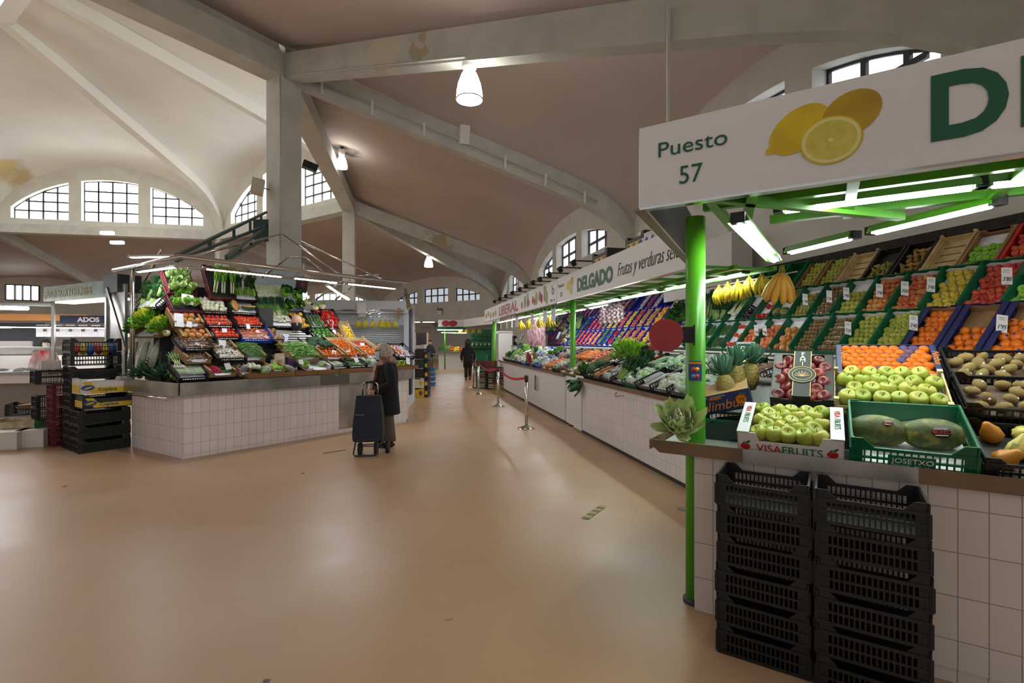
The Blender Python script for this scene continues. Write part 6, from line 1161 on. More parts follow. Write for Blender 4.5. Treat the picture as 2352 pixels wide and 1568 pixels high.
# --- shutter kiosk behind
FKS = frame(at(752, 830, 11.6).x, 11.6, -.10, .99); SHT = mat('grey_white_shutter', '#c3c8cc', rough=.4)
kw = ux(FKS, 938); ks = empty('shutter_kiosk', 'white metal kiosk with a lowered roller shutter behind the island stall', 'kiosk', FKS)
ob('body', (MB().box(-.6, kw, .3, 1.6, 0, 2.54), SHT), ks); ob('header', (MB().box(-.6, kw, 0, .3, 2.27, 2.56), SHT), ks)
sh = MB(); [sh.tube([(-.6, .27, .9 + .045*i), (kw-.12, .27, .9 + .045*i)], .022, 6) for i in range(25)]; ob('shutter_slats', (sh, SHT), ks); ob('side_post', (MB().box(kw-.12, kw, .1, .3, 0, 2.3), SHT), ks); ob('top_rail', (MB().tube([(-.6, -.02, 2.33), (kw-.1, -.02, 2.33)], .03, 8), M_chrome), ks); ob('banana_rail', (MB().tube([(.55, -.08, 1.6 + 56*11.5/1130*1.0), (kw-.15, -.08, 1.6+56*11.5/1130)], .012, 6), M_chrome), ks); ob('blue_edge', (MB().box(kw, kw+.05, .1, .5, .3, 2.4), mat('navy_edge', '#223248', rough=.5)), ks)
u, z = uz(FKS, 831, 710, -.1); o = empty('water_heater', 'small white water heater hung on the shutter kiosk', 'water heater', FKS @ T(u, -.05, z)); ob('tank', (MB().box(-.1, .1, -.1, .1, -.12, .13), M_white), o); ob('bracket', (MB().box(-.08, .08, -.03, .03, -.2, -.12), M_steel), o)
for px in (848, 870): u, z = uz(FKS, px, 716, -.1); o = empty('spot_lamp', 'small white spot lamp %s the shutter' % ('beside the water heater on' if px == 848 else 'in the middle of'), 'spot lamp', FKS @ T(u, -.12, z) @ RX(40)); ob('head', (MB().lathe([(.03, -.06), (.025, .06)], 10), M_white), o); ob('bulb', (MB().lathe([(.026, -.066), (.026, -.06)], 10), EM_bell), o)
for k, px in enumerate((823, 840, 856, 873, 885, 895, 908)): u, z = uz(FKS, px, 738, -.12); put(PR['banana'][0], FKS @ T(u, -.12, z) @ RZ(k*50) @ S(.95), '%s banana bunch from the water heater, hung before the shutter' % ORD[k+1], 'banana bunch')
u, z = uz(FKS, 915, 708, -.12); o = empty('onion_string', 'plaited string of small onions hung at the shutter edge', 'onion string', FKS @ T(u, -.12, z)); ob('cord', (MB().tube([(0, 0, 0), (0, 0, -.3)], .006, 5), M_card), o)
for j in range(12): g_ = PR['onion'][0].copy(); g_.parent = o; g_.matrix_basis = T(.03*math.cos(j*2.2), .03*math.sin(j*2.2), -.03 - .022*j) @ S(.6); COL.objects.link(g_)
# ================================================================ crate stacks
FK = frame(-6.12, 6.95, -.82, .57)
crate_proto('bigblack', 'plastic_crate', crate_mesh(.60, .36, .20, 18, .06), M_black); crate_proto('bigfilled', 'plastic_crate', crate_mesh(.60, .36, .20, 18, .06), M_black, (MB().box(-.285, .285, .012, .35, .01, .125), mat('dark_crate_filler', '#1c2418', '#34381f', scale=20, rough=.8)))  # dark block added inside so the slatted crates look dark and solid
for k in range(3): put(CR['bigfilled'], FK @ T(.3, 0, .205*k) @ RZ(rnd(-1, 1)), ['lowest black crate of the front stack beside the tiled counter end', 'second black crate of the front stack beside the tiled counter end', 'third black crate of the front stack, under the banana boxes'][k], 'crate')
def bananabox(M, W, D, H, white, lab, brand=True):
    o = empty('banana_box', lab, 'box', M); ob('carton', (carton(W, D, H, cut=.05), M_cardw if white else M_boxb), o); q = MB()
    q.add([(-W*.46, -.003, H*.8), (-W*.3, -.003, H*.8), (-W*.12, -.003, H*.05), (-W*.28, -.003, H*.05)], [(0, 1, 2, 3)]); q.box(-W*.2, W*.48, -.004, -.001, .01, H*.42); ob('yellow_print', (q, M_yel), o)
    q = MB(); q.disc(-W*.36, H*.42, .075, .038, -.006); q2 = MB(); q2.disc(-W*.36, H*.40, .05, .012, -.008, rot=.3); lg = ob('logo', (q, mat('logo_blue', '#2a4a8a', rough=.5)), o); ob('logo_mark', (q2, M_yel), lg)
    if brand: lettering(o, 'Coplaca', .068, M_dgreen if white else MATS['logo_blue'], -.10, -.007, H*.18, bold=.001)
    q = MB(); q.box(-W/2-.003, -W/2-.001, .02, D-.02, .02, H*.6); ob('side_print', (q, M_yel), o); return o
bananabox(FK @ T(.33, -.02, .63), .58, .38, .19, False, 'black and yellow Coplaca banana box on three black crates'.replace('Coplaca ', 'printed ')); bananabox(FK @ T(.31, -.02, .84), .60, .38, .22, True, 'white and yellow printed banana box on top of the darker one')
for k in range(8): put(CR['bigblack' if k > 5 else 'bigfilled'], FK @ T(.3, .37, .206*k) @ RZ(rnd(-1.5, 1.5)), '%s black crate from the floor in the tall rear stack behind the banana boxes' % ORD[k+1], 'crate')
for k in range(6): o = empty('snack_bag', 'colourful snack bag in the topmost black crates', 'snack bag', FK @ T(.08 + .09*k, .5, 1.46 + .02*(k % 2)) @ RY(rnd(-20, 20)), 'snack bags in the top crates'); ob('bag', (MB().ell(.05, .03, .09, n=10, m=6), mat('snack_%d' % (k % 3), ('#c8322a', '#d8b42a', '#2a5ab0')[k % 3], rough=.3)), o)
crate_proto('mstack', 'plastic_crate', crate_mesh(.36, .28, .185, 12, .02), M_maroon); crate_proto('bstack', 'plastic_crate', crate_mesh(.36, .28, .185, 12, .02), M_black); crate_proto('gstack', 'plastic_crate', crate_mesh(.36, .28, .185, 12, .02), M_bgreen); crate_proto('ystack', 'plastic_crate', crate_mesh(.36, .28, .185, 12, .02), mat('yellow_plastic', '#a8a01c', rough=.4))
FM_ = frame(-6.93, 7.42, -.82, .57)
for k in range(5): put(CR['mstack'], FM_ @ T(.18, 0, .19*k), '%s maroon crate from the floor in the stack beside the tall black one' % ORD[k+1], 'crate')
for k in range(1): put(CR['bstack'], FM_ @ T(.05, 0, .955) @ S(1.3, 1, 1.15), 'black crate on top of the maroon stack', 'crate')
o = empty('foam_box', 'small grey-white box on top of the black crate over the maroon stack', 'box', FM_ @ T(.0, .05, 1.175)); ob('box', (carton(.22, .2, .13, cut=0), M_cardw), o)
FG = frame(-7.25, 7.62, -.82, .57)
for k in range(4): put(CR['gstack' if k < 2 or k == 1 else 'bstack'], FG @ T(.1, 0, .19*k), ['lowest green crate behind the white foam box', 'second green crate behind the white foam box', 'black crate standing on the two green crates', 'top black crate over the green crates'][k], 'crate')
for k, (px, py, W_, D_, H_, lab) in enumerate(((66, 1030, .36, .45, .24, 'white foam fish box on the floor beside the maroon crates'), (4, 1036, .36, .45, .24, 'white foam fish box at the edge, farther from the maroon crates'))):
    Y = 1808/(py-785); o = empty('foam_box', lab, 'box', frame((px-1176)/F_PX*Y, Y, -.3, .95)); ob('box', (carton(W_, D_, H_, cut=0), M_cardw), o); ob('lid', (MB().box(-W_/2, W_/2, 0, D_, H_, H_+.02), M_cardw), o)
o = empty('foam_box', 'flat printed carton lying on the white foam boxes', 'box', frame(-7.65, 7.5, -.3, .95, .265)); ob('box', (carton(.6, .4, .12, cut=.02), mat('cream_card', '#cdbfa4', '#a8976e', scale=10, rough=.6)), o)
o = empty('plastic_crate', 'black crate with bread on the boxes by the fish counter', 'crate', frame(-8.2, 8.3, -.5, .85, .35)); ob('crate', (crate_mesh(.5, .4, .2, 14, .04), M_black), o); ob('bread', (MB().ell(.18, .14, .06, T(0, .2, .12), 12, 8), M_card), o)
o = empty('white_carton', 'upright white carton between the foam box and the green crates', 'box', frame(-7.62, 7.95, -.5, .85, 0)); ob('carton', (carton(.22, .3, .62, cut=0), M_cardw), o)
# steel side wall, fascia sign of dried fruit stall
o = empty('steel_partition', 'tall stainless partition between the dried fruit stall and the celery', 'steel panel', frame(-6.75, 8.35, .518, .855)); ob('panel', (MB().box(-.25, .4, 0, .04, 0, 2.55), M_steel), o); ob('post', (MB().box(-.30, -.24, -.03, .03, 0, 2.6), M_steel), o); ob('brace', (MB().bar((-.15, -.05, 2.5), (.55, -.05, 1.45), .03, .07), M_steel), o); ob('black_box', (MB().box(-.3, .25, -.05, .3, 2.42, 2.72), M_black), o)
FX = frame(-9.2, 9.7, -.62, .78); a_, b_ = at(100, 690, 9.5), at(247, 680, 8.4)
n_ = Vector((b_.y-a_.y, -(b_.x-a_.x))); FX = frame(a_.x, a_.y, -n_.x, -n_.y); Ls = (b_-a_).xy.length
o = empty('shop_sign', 'grey-green metal fascia sign reading FRUTOS SECOS Y LEGUMBRES in worn cream letters', 'shop sign', FX); ZB, ZTp = 2.37, 2.62
ob('panel', (MB().box(0, Ls, 0, .45, 2.36, 2.64), mat('green_grey_metal', '#6f7c74', '#8b9284', scale=5, rough=.35, metal=.6)), o); me = text_mesh('FRUTOS SECOS Y LEGUMBRES', .22, mat('cream_letter', '#cfc49a', rough=.6), bold=.002, xs=.62, depth=.0008); ob('lettering', me, o, T(.03, -.005, 2.425)); ob('under_light', (MB().box(.2, Ls, .1, .4, 2.33, 2.36), emit_mat('warm_strip', (1, .85, .5), 2.5)), o)
# fish counter
FF = frame(-12.4, 8.9, -.22, .97); o = empty('fish_counter', 'long white refrigerated glass counter with seafood at the edge of the scene', 'display counter', FF)
ob('base', (MB().box(-1, 3.4, .15, 1.1, .1, .78), mat('grey_base', '#8d877f', rough=.5)), o); ob('white_band', (MB().box(-1, 3.4, 0, 1.15, .78, .98), M_white), o); ob('steel_band', (MB().box(-1, 3.4, -.02, 1.15, .94, 1.0), M_steel), o); ob('glass_front', (MB().prism([(-1, 1.0), (3.35, 1.0), (3.2, 1.42), (-1, 1.42)], .05, .07).box(-1, 3.2, .07, .8, 1.41, 1.43), PLAST), o); ob('top_rail', (MB().box(-1, 3.2, .2, .9, 1.43, 1.48), M_white), o)
sf = MB(); random.seed(31)
for i in range(60): sf.ell(.09, .05, .03, T(rnd(-.8, 3.2), rnd(.2, .9), 1.02) @ RZ(rnd(0, 180)), 6, 4, i % 3)
o2 = ob('seafood', (sf, [mat('fish_orange', '#d08a5a', rough=.4), mat('fish_grey', '#a9a49c', rough=.3), mat('fish_dark', '#4a4844', rough=.3)]), o); o2['kind'] = 'stuff'
ob('light_bridge', (MB().bar((3.3, .3, 1.0), (3.3, .3, 2.35), .05, .05, up=(0, 1, 0)).bar((-1, .3, 2.33), (3.32, .3, 2.33), .05, .05), M_chrome), o); ob('tube', (MB().tube([(-1, .25, 2.27), (2.9, .25, 2.25)], .035, 8), EM_tube), o)
# rear stalls at the far left
FQ = frame(-17.2, 15.2, -.15, .99); o = empty('butcher_stall', 'far stall with orange fascia, navy sign ending in ADOS and white price boards', 'stall', FQ)
def qz(py): return 1.6 + (785-py)/F_PX*15.3
ob('orange_fascia', (MB().box(0, 3.6, 0, .1, qz(737), qz(722)), mat('orange_fascia', '#d89a58', rough=.5)), o); ns = ob('navy_sign', (MB().box(2.9, 5.2, -.05, .05, qz(743), qz(725)), mat('navy_sign', '#1c2848', rough=.4)), o); lettering(ns, 'ADOS', .2, M_white, ux(FQ, 181), -.056, qz(739.5), bold=.008, xs=1.15)
ob('price_board', (MB().box(2.2, 5.0, 0, .05, qz(775), qz(747)), M_paper), o); q = MB(); random.seed(3)
for i in range(14): x = 2.4 + i*.18; z_ = qz(770) + .1 + .16*(i % 2); q.box(x, x+.1, -.01, -.004, z_, z_+.08)
ob('pictures', (q, mat('board_pictures', '#8a4a3c', '#4a5a68', scale=9)), o); ob('dark_back', (MB().box(0, 2.2, .3, .35, .9, qz(742)), mat('near_black_wall', '#1e1f26', rough=.6)), o); ob('counter', (MB().box(0, 5.2, -.6, .0, 0, 1.15), M_white), o); ob('board', (MB().box(.9, 2.3, -.3, -.25, 1.2, 1.6), mat('taupe_board', '#8f8580', rough=.6)), o)
for k, (a, b_) in enumerate((((0, .2), (2.6, -.8)), ((1.6, -1.6), (5.2, -.2)))): fixture(FQ @ Vector((a[0], a[1]-.6, 2.0)), FQ @ Vector((b_[0], b_[1]-.6, 2.0)), ['violet-white lit tube over the far butcher stall', 'second violet-white tube over the far stall, slanting'][k], case=M_dark)
# rectangular window high on the far left wall
def wray(px, py, A, d): t = (px-1176)/F_PX; s = (t*A.y - A.x)/(d.x - t*d.y); p = A + d*s; return Vector((p.x, p.y, 1.6 + (785-py)/F_PX*p.y))
A_ = Li; dd_ = (Lj - Li).normalized(); nn_ = Vector((-dd_.y, dd_.x, 0)); nn_ = nn_ if nn_.dot(-A_) > 0 else -nn_
p0, p1 = wray(14, 690, A_, dd_), wray(90, 690, A_, dd_); pt_ = wray(50, 657, A_, dd_)
w = MB(); q0, q1 = p0 + nn_*.03, p1 + nn_*.03; w.add([(q0.x, q0.y, p0.z), (q1.x, q1.y, p0.z), (q1.x, q1.y, pt_.z), (q0.x, q0.y, pt_.z)], [(0, 1, 2, 3)]); wo = struct('window_90', w, EM_win)
fr = MB(); [fr.bar((*q0.lerp(q1, t).xy, p0.z), (*q0.lerp(q1, t).xy, pt_.z), .12 if t in (.27, .5, .75) else .08, .1) for t in (0, .27, .5, .75, 1)]; [fr.bar((q0.x, q0.y, z), (q1.x, q1.y, z), .08, .08) for z in (p0.z, pt_.z)]; ob('frame', (fr, M_dark), wo)
# ================================================================ far centre: stall at the end of the aisle
FE = frame(-4.15, 27.8, -.04, 1.0)
o = empty('far_counter', 'white counter of the far stall at the end of the aisle, heaped with produce', 'counter', FE); ob('body', (MB().box(0, 1.6, 0, .1, 0, .85), M_white), o); ob('body_side', (MB().box(1.6, 2.0, .0, .1, 0, .85), M_wood), o); ob('worktop', (MB().box(-.35, 2.0, -.1, 1.2, .85, .9), M_steel), o); ob('pole', (MB().tube([(.35, 0, 0), (.35, 0, 2.4)], .03, 8), M_green), o)
for k, (key, x) in enumerate((('herb', 0), ('pale', .35), ('mandarin', .6), ('lemon', .9), ('tomato', 1.2), ('mandarin', 1.5))):
    for r_ in range(2): fill(FE @ T(x + .1, .1 + .45*r_, .95 + .12*r_) @ RX(20), .34, .42, .03, key, 4 if key not in ('herb', 'pale') else 2, 4 if key not in ('herb', 'pale') else 2, '%s heaped on the far stall at the aisle end, %s row' % (NM[key], ['front', 'back'][r_]), key + ' on the far stall %d' % r_, pile=.08)
o = empty('far_shelf', 'green shelf with lettuces and hanging yellow things in the far stall', 'shelf', FE @ T(1.7, 1.6, 0)); ob('frame', (MB().box(0, 1.3, 0, .3, 0, .05).box(0, 1.3, 0, .3, 1.2, 1.25).box(0, 1.3, 0, .3, 1.7, 1.75).box(0, 1.3, .28, .3, 0, 2.3), M_bgreen), o)
for j in range(5): put(PR['pale'][0], FE @ T(1.85 + .25*j, 1.7, 1.35) @ S(1.1), 'pale lettuce on the lower shelf of the far stall', 'escarole', 'far shelf lettuces'); put(PR['herb'][0], FE @ T(1.85 + .25*j, 1.7, 1.85) @ S(1.3), 'green herb on the upper shelf of the far stall', 'leafy herb', 'far shelf herbs')
for j in range(4): put(PR['banana'][0], FE @ T(1.25 + .35*j, -.1, 2.3) @ S(1.5), 'banana bunch hanging over the far stall at the aisle end', 'banana bunch', 'far stall bananas')
o = empty('shop_sign', 'far white fascia with two printed red apples at the end of the aisle', 'shop sign', FE); FE_z = lambda py, Y=27.6: 1.6 + (785-py)/F_PX*Y
ob('panel', (MB().box(.0, 1.45, -.2, -.15, FE_z(752), FE_z(736)), M_white), o); q = MB(); q.disc(.42, FE_z(744.5), .22, .17, -.206); q.disc(.82, FE_z(744.5), .25, .17, -.208); ob('apple_picture', (q, mat('print_apple_red', '#a8323a', rough=.5)), o); ob('panel_side', (MB().bar((1.45, -.18, FE_z(744)), (3.4, -4.2, FE_z(741)), .04, .42), M_white), o); ob('green_edge', (MB().box(-.05, 1.5, -.22, -.1, FE_z(757), FE_z(752)), M_bgreen), o)
fixture(FE @ Vector((-.05, -.3, FE_z(759))), FE @ Vector((1.4, -.3, FE_z(759))), 'lit tube under the red apple sign'); fixture(FE @ Vector((.1, .4, FE_z(765))), FE @ Vector((1.6, .2, FE_z(766))), 'lit tube inside the far apple stall')
o = empty('shop_sign', 'grey-brown hanging sign with faded script at the aisle end', 'shop sign', FE @ T(-1.75, -1.0, 0)); ob('panel', (MB().box(0, 1.55, 0, .04, FE_z(765, 26.8), FE_z(745, 26.8)), mat('taupe_sign', '#84776c', rough=.5)), o); lettering(o, 'Alegria', .16, mat('faded_red', '#7a3a3c', rough=.6), .95, -.006, FE_z(755, 26.8), shear=.3); q = MB(); q.disc(.4, FE_z(755, 26.8), .25, .14, -.004); ob('fish_picture', (q, mat('print_cream', '#b9b29a', '#6a6a62', scale=8)), o)
fixture(FE @ Vector((-1.7, -.8, FE_z(741, 27))), FE @ Vector((-.9, -.8, FE_z(741, 27))), 'lit tube above the grey-brown hanging sign'); fixture(FE @ Vector((-.8, -.8, FE_z(741, 27))), FE @ Vector((-.1, -.8, FE_z(741, 27))), 'second lit tube above the hanging sign')
o = empty('far_cabinet', 'dark doorway cabinet under the grey-brown sign', 'cabinet', FE @ T(-1.45, 1.2, 0)); ob('door', (MB().box(0, .62, 0, .05, .8, 2.1), mat('dark_brown_door', '#2a1c1a', '#1c2340', scale=4, rough=.4)), o); ob('frame', (MB().box(-.12, 0, -.02, .1, 0, 2.15).box(.62, .72, -.02, .1, 0, 2.15), M_wood), o)
o = empty('emergency_light', 'twin-head emergency light box on the far wall over the aisle', 'emergency light', T(*(at(1010, 718, (hit_at(1010, 718) or Vector((0, 36, 0))).y - .25)))); ob('box', (MB().box(-.16, .16, -.1, .1, -.22, .1), M_white), o); 
for x in (-.1, .12): ob('lamp_head', (MB().tube([(x, -.14, .2), (x, 0, .2)], .09, 12), M_dark), o)
# box stacks beside the island stall, far side
FBX = frame(-2.9, 13.9, -.0, 1.0)
for k, (w_, h_, wh, z) in enumerate(((.40, .26, False, 0), (.40, .28, True, .27))):
    o = empty('banana_box', ['yellow banana box on the floor at the aisle side of the island stall', 'white banana box with yellow prints on the yellow one'][k], 'box', FBX @ T(.2, 0, z)); ob('carton', (carton(w_, .5, h_, cut=.03), M_cardw if wh else M_yel), o); q = MB(); q.disc(-.12, h_*.5, .05, .08, -.004); q.disc(.12, h_*.5, .05, .07, -.004); ob('print', (q, M_yel if wh else mat('print_berry', '#7a2a4a', rough=.5)), o)
for k in range(3): o = empty('dark_box', '%s dark carton above the banana boxes beside the aisle' % ['first', 'second', 'third'][k], 'box', FBX @ T(.2, .05, .56 + .27*k)); ob('carton', (carton(.4, .45, .25, cut=.03), M_boxb if k != 1 else mat('dark_green_card', '#1c3a2c')), o)
o = empty('foam_tray', 'white foam tray on top of the carton stack beside the aisle', 'tray', FBX @ T(.15, .1, 1.38)); ob('tray', (carton(.5, .4, .12, cut=.02), M_cardw), o)
for k in range(5): o = empty('banana_box', '%s edge-on yellow-black box from the floor beside the aisle stack' % ORD[k+1], 'box', FBX @ T(.455, .1, .26*k)); ob('carton', (carton(.09, .5, .25, cut=0, post=.02), M_boxb), o); q = MB(); q.box(-.035, .035, -.004, 0, .08, .18); ob('print', (q, M_yel), o)
for k in range(4): o = empty('blue_tray', '%s blue tray from the floor beyond the banana boxes' % ORD[k+1], 'tray', frame(at(985, 900, 17.5).x, 17.5, 0, 1, .17*k)); ob('tray', (carton(.36, .4, .13, cut=.02), mat('light_blue_plastic', '#2a6a9c', rough=.4)), o)
# crate stack at the far end of LIBERAL
FY = frame(at(1110, 900, 16.3).x, 16.3, .1, .99)
for i, col in enumerate((('gstack', 'gstack', 'bstack', 'gstack', 'mstack', 'gstack'), ('bstack', 'bstack', 'bstack', 'mstack', 'mstack'), ('ystack', 'mstack', 'bstack', 'bstack'))):
    for k, ck in enumerate(col): put(CR[ck], FY @ T(-.12 + .36*i, -.25*i + .3, .19*k) @ S(.95, 1, 1), '%s crate from the floor in the %s stack by the barrier posts' % (ORD[k+1], ['farthest', 'middle', 'nearest'][i] if False else ['green', 'black', 'yellow-based'][i]), 'crate')
# fridge of LIBERAL
o = empty('glass_fridge', 'tall white glass-door fridge at the far end of the LIBERAL counter', 'fridge', FB @ T(ux(FB, 1142, .6), .6, 0)); ob('cabinet', (MB().box(-.32, .32, .5, .6, 0, 1.98).box(-.35, -.30, 0, .6, 0, 1.98).box(.3, .35, 0, .6, 0, 1.98).box(-.35, .35, 0, .6, 1.92, 2.02), M_white), o); ob('glass_door', (MB().box(-.3, .3, 0, .02, .2, 1.9), PLAST), o); sv = MB(); random.seed(2)
for j in range(5): sv.box(-.3, .3, .05, .5, .5 + .3*j, .52 + .3*j)
ob('shelves', (sv, M_white), o)
# posters wall at the back of LIBERAL
pw = MB(); pw.box(-12.4, -9.8, 1.8, 1.84, 0, 2.4); o = ob('poster_wall', (pw, mat('poster_wall', '#b98a94', '#5a3a3c', scale=5, mix=(.4, .6), rough=.6)), None, FB @ T(-1.5, -.3, 0)); tag(o, 'colourful picture-covered partition behind the LIBERAL vendor', 'partition')
# ================================================================ lamps, pipes and boxes on the vaults
def bell(p, D, zb, ztop, lab):
    o = empty('bell_lamp', lab, 'hanging lamp', T(p.x, p.y, zb)); r = D/2
    ob('diffuser', (MB().lathe([(r*.98, 0), (r*1.0, .03*D), (r*.97, .3*D), (r*.85, .62*D), (r*.6, .95*D), (r*.42, 1.1*D), (.02, 1.12*D)], 28), EM_bell), o); ob('rim', (MB().tube([(r*1.01*math.cos(i*math.pi/14), r*1.01*math.sin(i*math.pi/14), .01) for i in range(29)], .012, 6), M_chrome), o)
    ob('housing', (MB().lathe([(r*.42, 1.1*D), (r*.45, 1.15*D), (r*.55, 1.2*D), (r*.58, 1.65*D), (r*.5, 1.7*D)], 20), M_white), o); ob('mount', (MB().tube([(0, 0, 1.65*D), (0, 0, ztop-zb)], .05, 8), M_dark), o)
pb = P1 + nC*6.12; bell(pb, .50, 6.17, 7.2, 'big lit bell lamp hanging from the beam in front of the tall column')
pc = P2 + nA*5.94; bell(pc, .52, 6.2, 7.2, 'distant lit bell lamp under the farther vault rib')
for k, (px, py, Y) in enumerate(((667, 652, 22), (697, 683, 28), (785, 388, 19))):
    p = at(px, py, Y); bell(Vector((p.x, p.y, 0)), .42, p.z, p.z + (.9 if k == 2 else 1.2), ['lit bell lamp seen just above the canopy, beside the column', 'smallest lit bell lamp, low behind the cabbages', 'lit lamp recessed beside the dark ceiling stain'][k])
for k, (px, py) in enumerate(((243, 536), (266, 558))): p = at(px, py, 29); o = empty('flood_light', ['small white flood light on the far ring beam', 'small white flood light hanging just below the far ring beam'][k], 'flood light', T(*p)); ob('lamp', (MB().box(-.35, .35, 0, .2, -.08, .08), EM_bell), o)
def ptube(name, pts, r, lab, cat='conduit', m=None): o = ob(name, (MB().tube(pts, r, 6), m or M_rib)); tag(o, lab, cat); return o
def ribpt(Pa, Lx, t, dz=0, side=0):
    p = Lx.lerp(Pa, t); z = (ZS-.1)*(1-t) + ZR*t + RI*.3*(1-t)*(1-math.exp(-t/.06)); d = (Pa-Lx).normalized(); q = Vector((d.y, -d.x, 0)); return Vector((p.x, p.y, z + dz)) + q*side
for dz in (.12, .2): ptube('conduit', [ribpt(P1, Lc, t, dz + .1, -.17) for t in (.12, .2, .36, .52, .76, .97)], .022, 'thin pipe running along the rib toward the far counter, %s of two' % ('lower' if dz < .15 else 'upper'))
ptube('conduit', [ribpt(P1, Lb, t, .06, -.17) for t in (.55, .7, .85, .98)], .02, 'thin pipe along the beam between the column and the bell lamp')
for k, t in enumerate((.9, .77, .63, .4, .28, .16)): o = empty('pipe_bracket', 'small bracket holding the pipes on the vault rib', 'bracket', T(*ribpt(P1, Lc, t, .16, -.17)), 'pipe brackets on the rib'); ob('bracket', (MB().box(-.03, .03, -.03, .03, -.12, .22), M_white), o)
o = empty('wall_speaker', 'pale box speaker fixed on the long rib between column and outer wall', 'speaker', T(*ribpt(P1, Lc, .52, .45, -.25)) @ RZ(20) @ RX(15)); ob('case', (MB().box(-.13, .13, -.1, .1, -.22, .26), M_white), o)
o = empty('wall_speaker', 'pale speaker on a bracket at the side of the tall column', 'speaker', T(*at(592, 431, 12.4)) @ RZ(25) @ RY(8)); ob('case', (MB().box(-.14, .14, -.12, .12, -.19, .19), mat('aged_white_case', '#c9c4b2', rough=.5)), o); ob('bracket', (MB().bar((.14, 0, 0), (.3, .1, .03), .02, .02), M_dark), o)
o = empty('wall_speaker', 'black speaker at the beam just beside the tall column', 'speaker', T(*at(712, 384, 14)) @ RZ(30) @ RY(15)); ob('case', (MB().box(-.2, .2, -.1, .1, -.1, .1), M_black), o)
cb = MB(); cb.tube([(P1.x + .1, P1.y - .42, 3.9), (P1.x + .1, P1.y - .42, 8.25)], .018, 6); o = ob('conduit', (cb, M_rib)); tag(o, 'vertical pipe on the corner of the tall column', 'conduit')
p = ribpt(P1, Lb, .30, 0, .3); v_ = wray(1535, 280, Vector((P1.x, P1.y, 0)), nC); vp = MB(); sd = Vector((-nC.y, nC.x, 0))*-.20
tp_ = wray(1535, 20, Vector((P1.x, P1.y, 0)) + sd, nC); o = ob('ceiling_pole', (MB().bar((tp_.x, tp_.y, 2.6), (tp_.x, tp_.y, tp_.z), .06, .04, up=(1, 0, 0)), M_rib)); tag(o, 'thin square post dropping from the beam behind the Puesto sign', 'post')
# stains on the plaster: peeled patches with their own shape
def patch(pts, m, name, lab):
    o = ob(name, (MB().add(pts, [list(range(len(pts)))]), m)); tag(o, lab, 'stain'); return o
def on_rib_side(Pa, Lx, spec, side, m, lab):
    pts = [tuple(ribpt(Pa, Lx, t, dz, side)) for t, dz in spec]; return patch(pts, m, 'plaster_stain', lab)
ST1 = mat('peeled_plaster', '#b7a98a', '#d8cfb8', scale=6, mix=(.4, .6), rough=.9); ST2 = mat('ochre_stain', '#a88a5a', '#cdbf9c', scale=3, mix=(.4, .6), rough=.9)
# floor marks
def fl_pt(px, py): Y = 1808/(py-785); return Vector(((px-1176)/F_PX*Y, Y, .003))
a, b_ = fl_pt(1343, 1194), fl_pt(1386, 1163); dd2 = (b_-a)/8; sd = Vector((dd2.y, -dd2.x, 0)).normalized()*.036
tp = MB()
for i in range(8): q = a + dd2*i; tp.add([tuple(q-sd), tuple(q+sd), tuple(q+sd+dd2), tuple(q-sd+dd2)], [(0, 1, 2, 3)], mi=i % 2)
o = ob('floor_tape', (tp, [mat('worn_black_tape', '#6a665f', rough=.6), mat('worn_yellow_tape', '#b0a052', rough=.6)])); tag(o, 'worn black and yellow striped tape strip on the floor', 'floor tape')
a, b_ = fl_pt(742, 1043), fl_pt(795, 1035); tp = MB().bar(a, b_, .03, .004); o = ob('floor_tape', (tp, MATS['worn_black_tape'])); tag(o, 'thin dark tape line on the floor beside the trolley', 'floor tape')
p = fl_pt(1028, 1423); tp = MB().add([(p.x-.02, p.y-.015, .003), (p.x+.02, p.y-.01, .003), (p.x+.03, p.y+.02, .003), (p.x, p.y+.012, .003)], [(0, 1, 2, 3)]); o = ob('floor_scrap', (tp, MATS['worn_yellow_tape'])); tag(o, 'small dark and yellow scrap on the empty floor', 'scrap')
p = fl_pt(1568, 1171); o = empty('floor_drain', 'small round metal drain in the floor beside the pole', 'drain', T(p.x, p.y, 0)); ob('ring', (MB().lathe([(.05, 0), (.05, .006), (.035, .006)], 20), M_steel), o)
p = fl_pt(612, 1566); o = ob('leaf_scrap', (MB().box(p.x-.015, p.x+.015, p.y-.005, p.y+.012, .001, .004), MATS['worn_black_tape'])); tag(o, 'dark scrap on the floor at the bottom edge', 'scrap')
for k, (px, py) in enumerate(((1028, 930), (1113, 930), (1163, 950), (700, 1090), (155, 1118))):
    p = fl_pt(px, py); mb = MB(); leaf(mb, T(p.x, p.y, .004) @ RZ(k*60), .045, .02, .05, .05); o = ob('fallen_leaf', (mb, LEAF)); tag(o, 'small green leaf lying on the aisle floor', 'leaf', 'fallen leaves on the floor')
# ================================================================ black crates in front of the near counter
crate_proto('near', 'plastic_crate', None or crate_mesh(.405, .30, .155, 20, .045), M_black)
FN = frame(1.06, 2.53, .537, .843)
for s_, (u, v) in enumerate(((.20, .0), (.635, -.03))):
    for k in range(6 - s_*0):
        put(CR['near'], FN @ T(u + rnd(-.006, .006), v + rnd(-.008, .008), .003 + .152*k) @ RZ(rnd(-1.2, 1.2)), '%s black crate from the floor, stack %s' % (ORD[k+1], ['by the green pole'] [0] if s_ == 0 else 'under the JOSETXO crate'), 'crate')
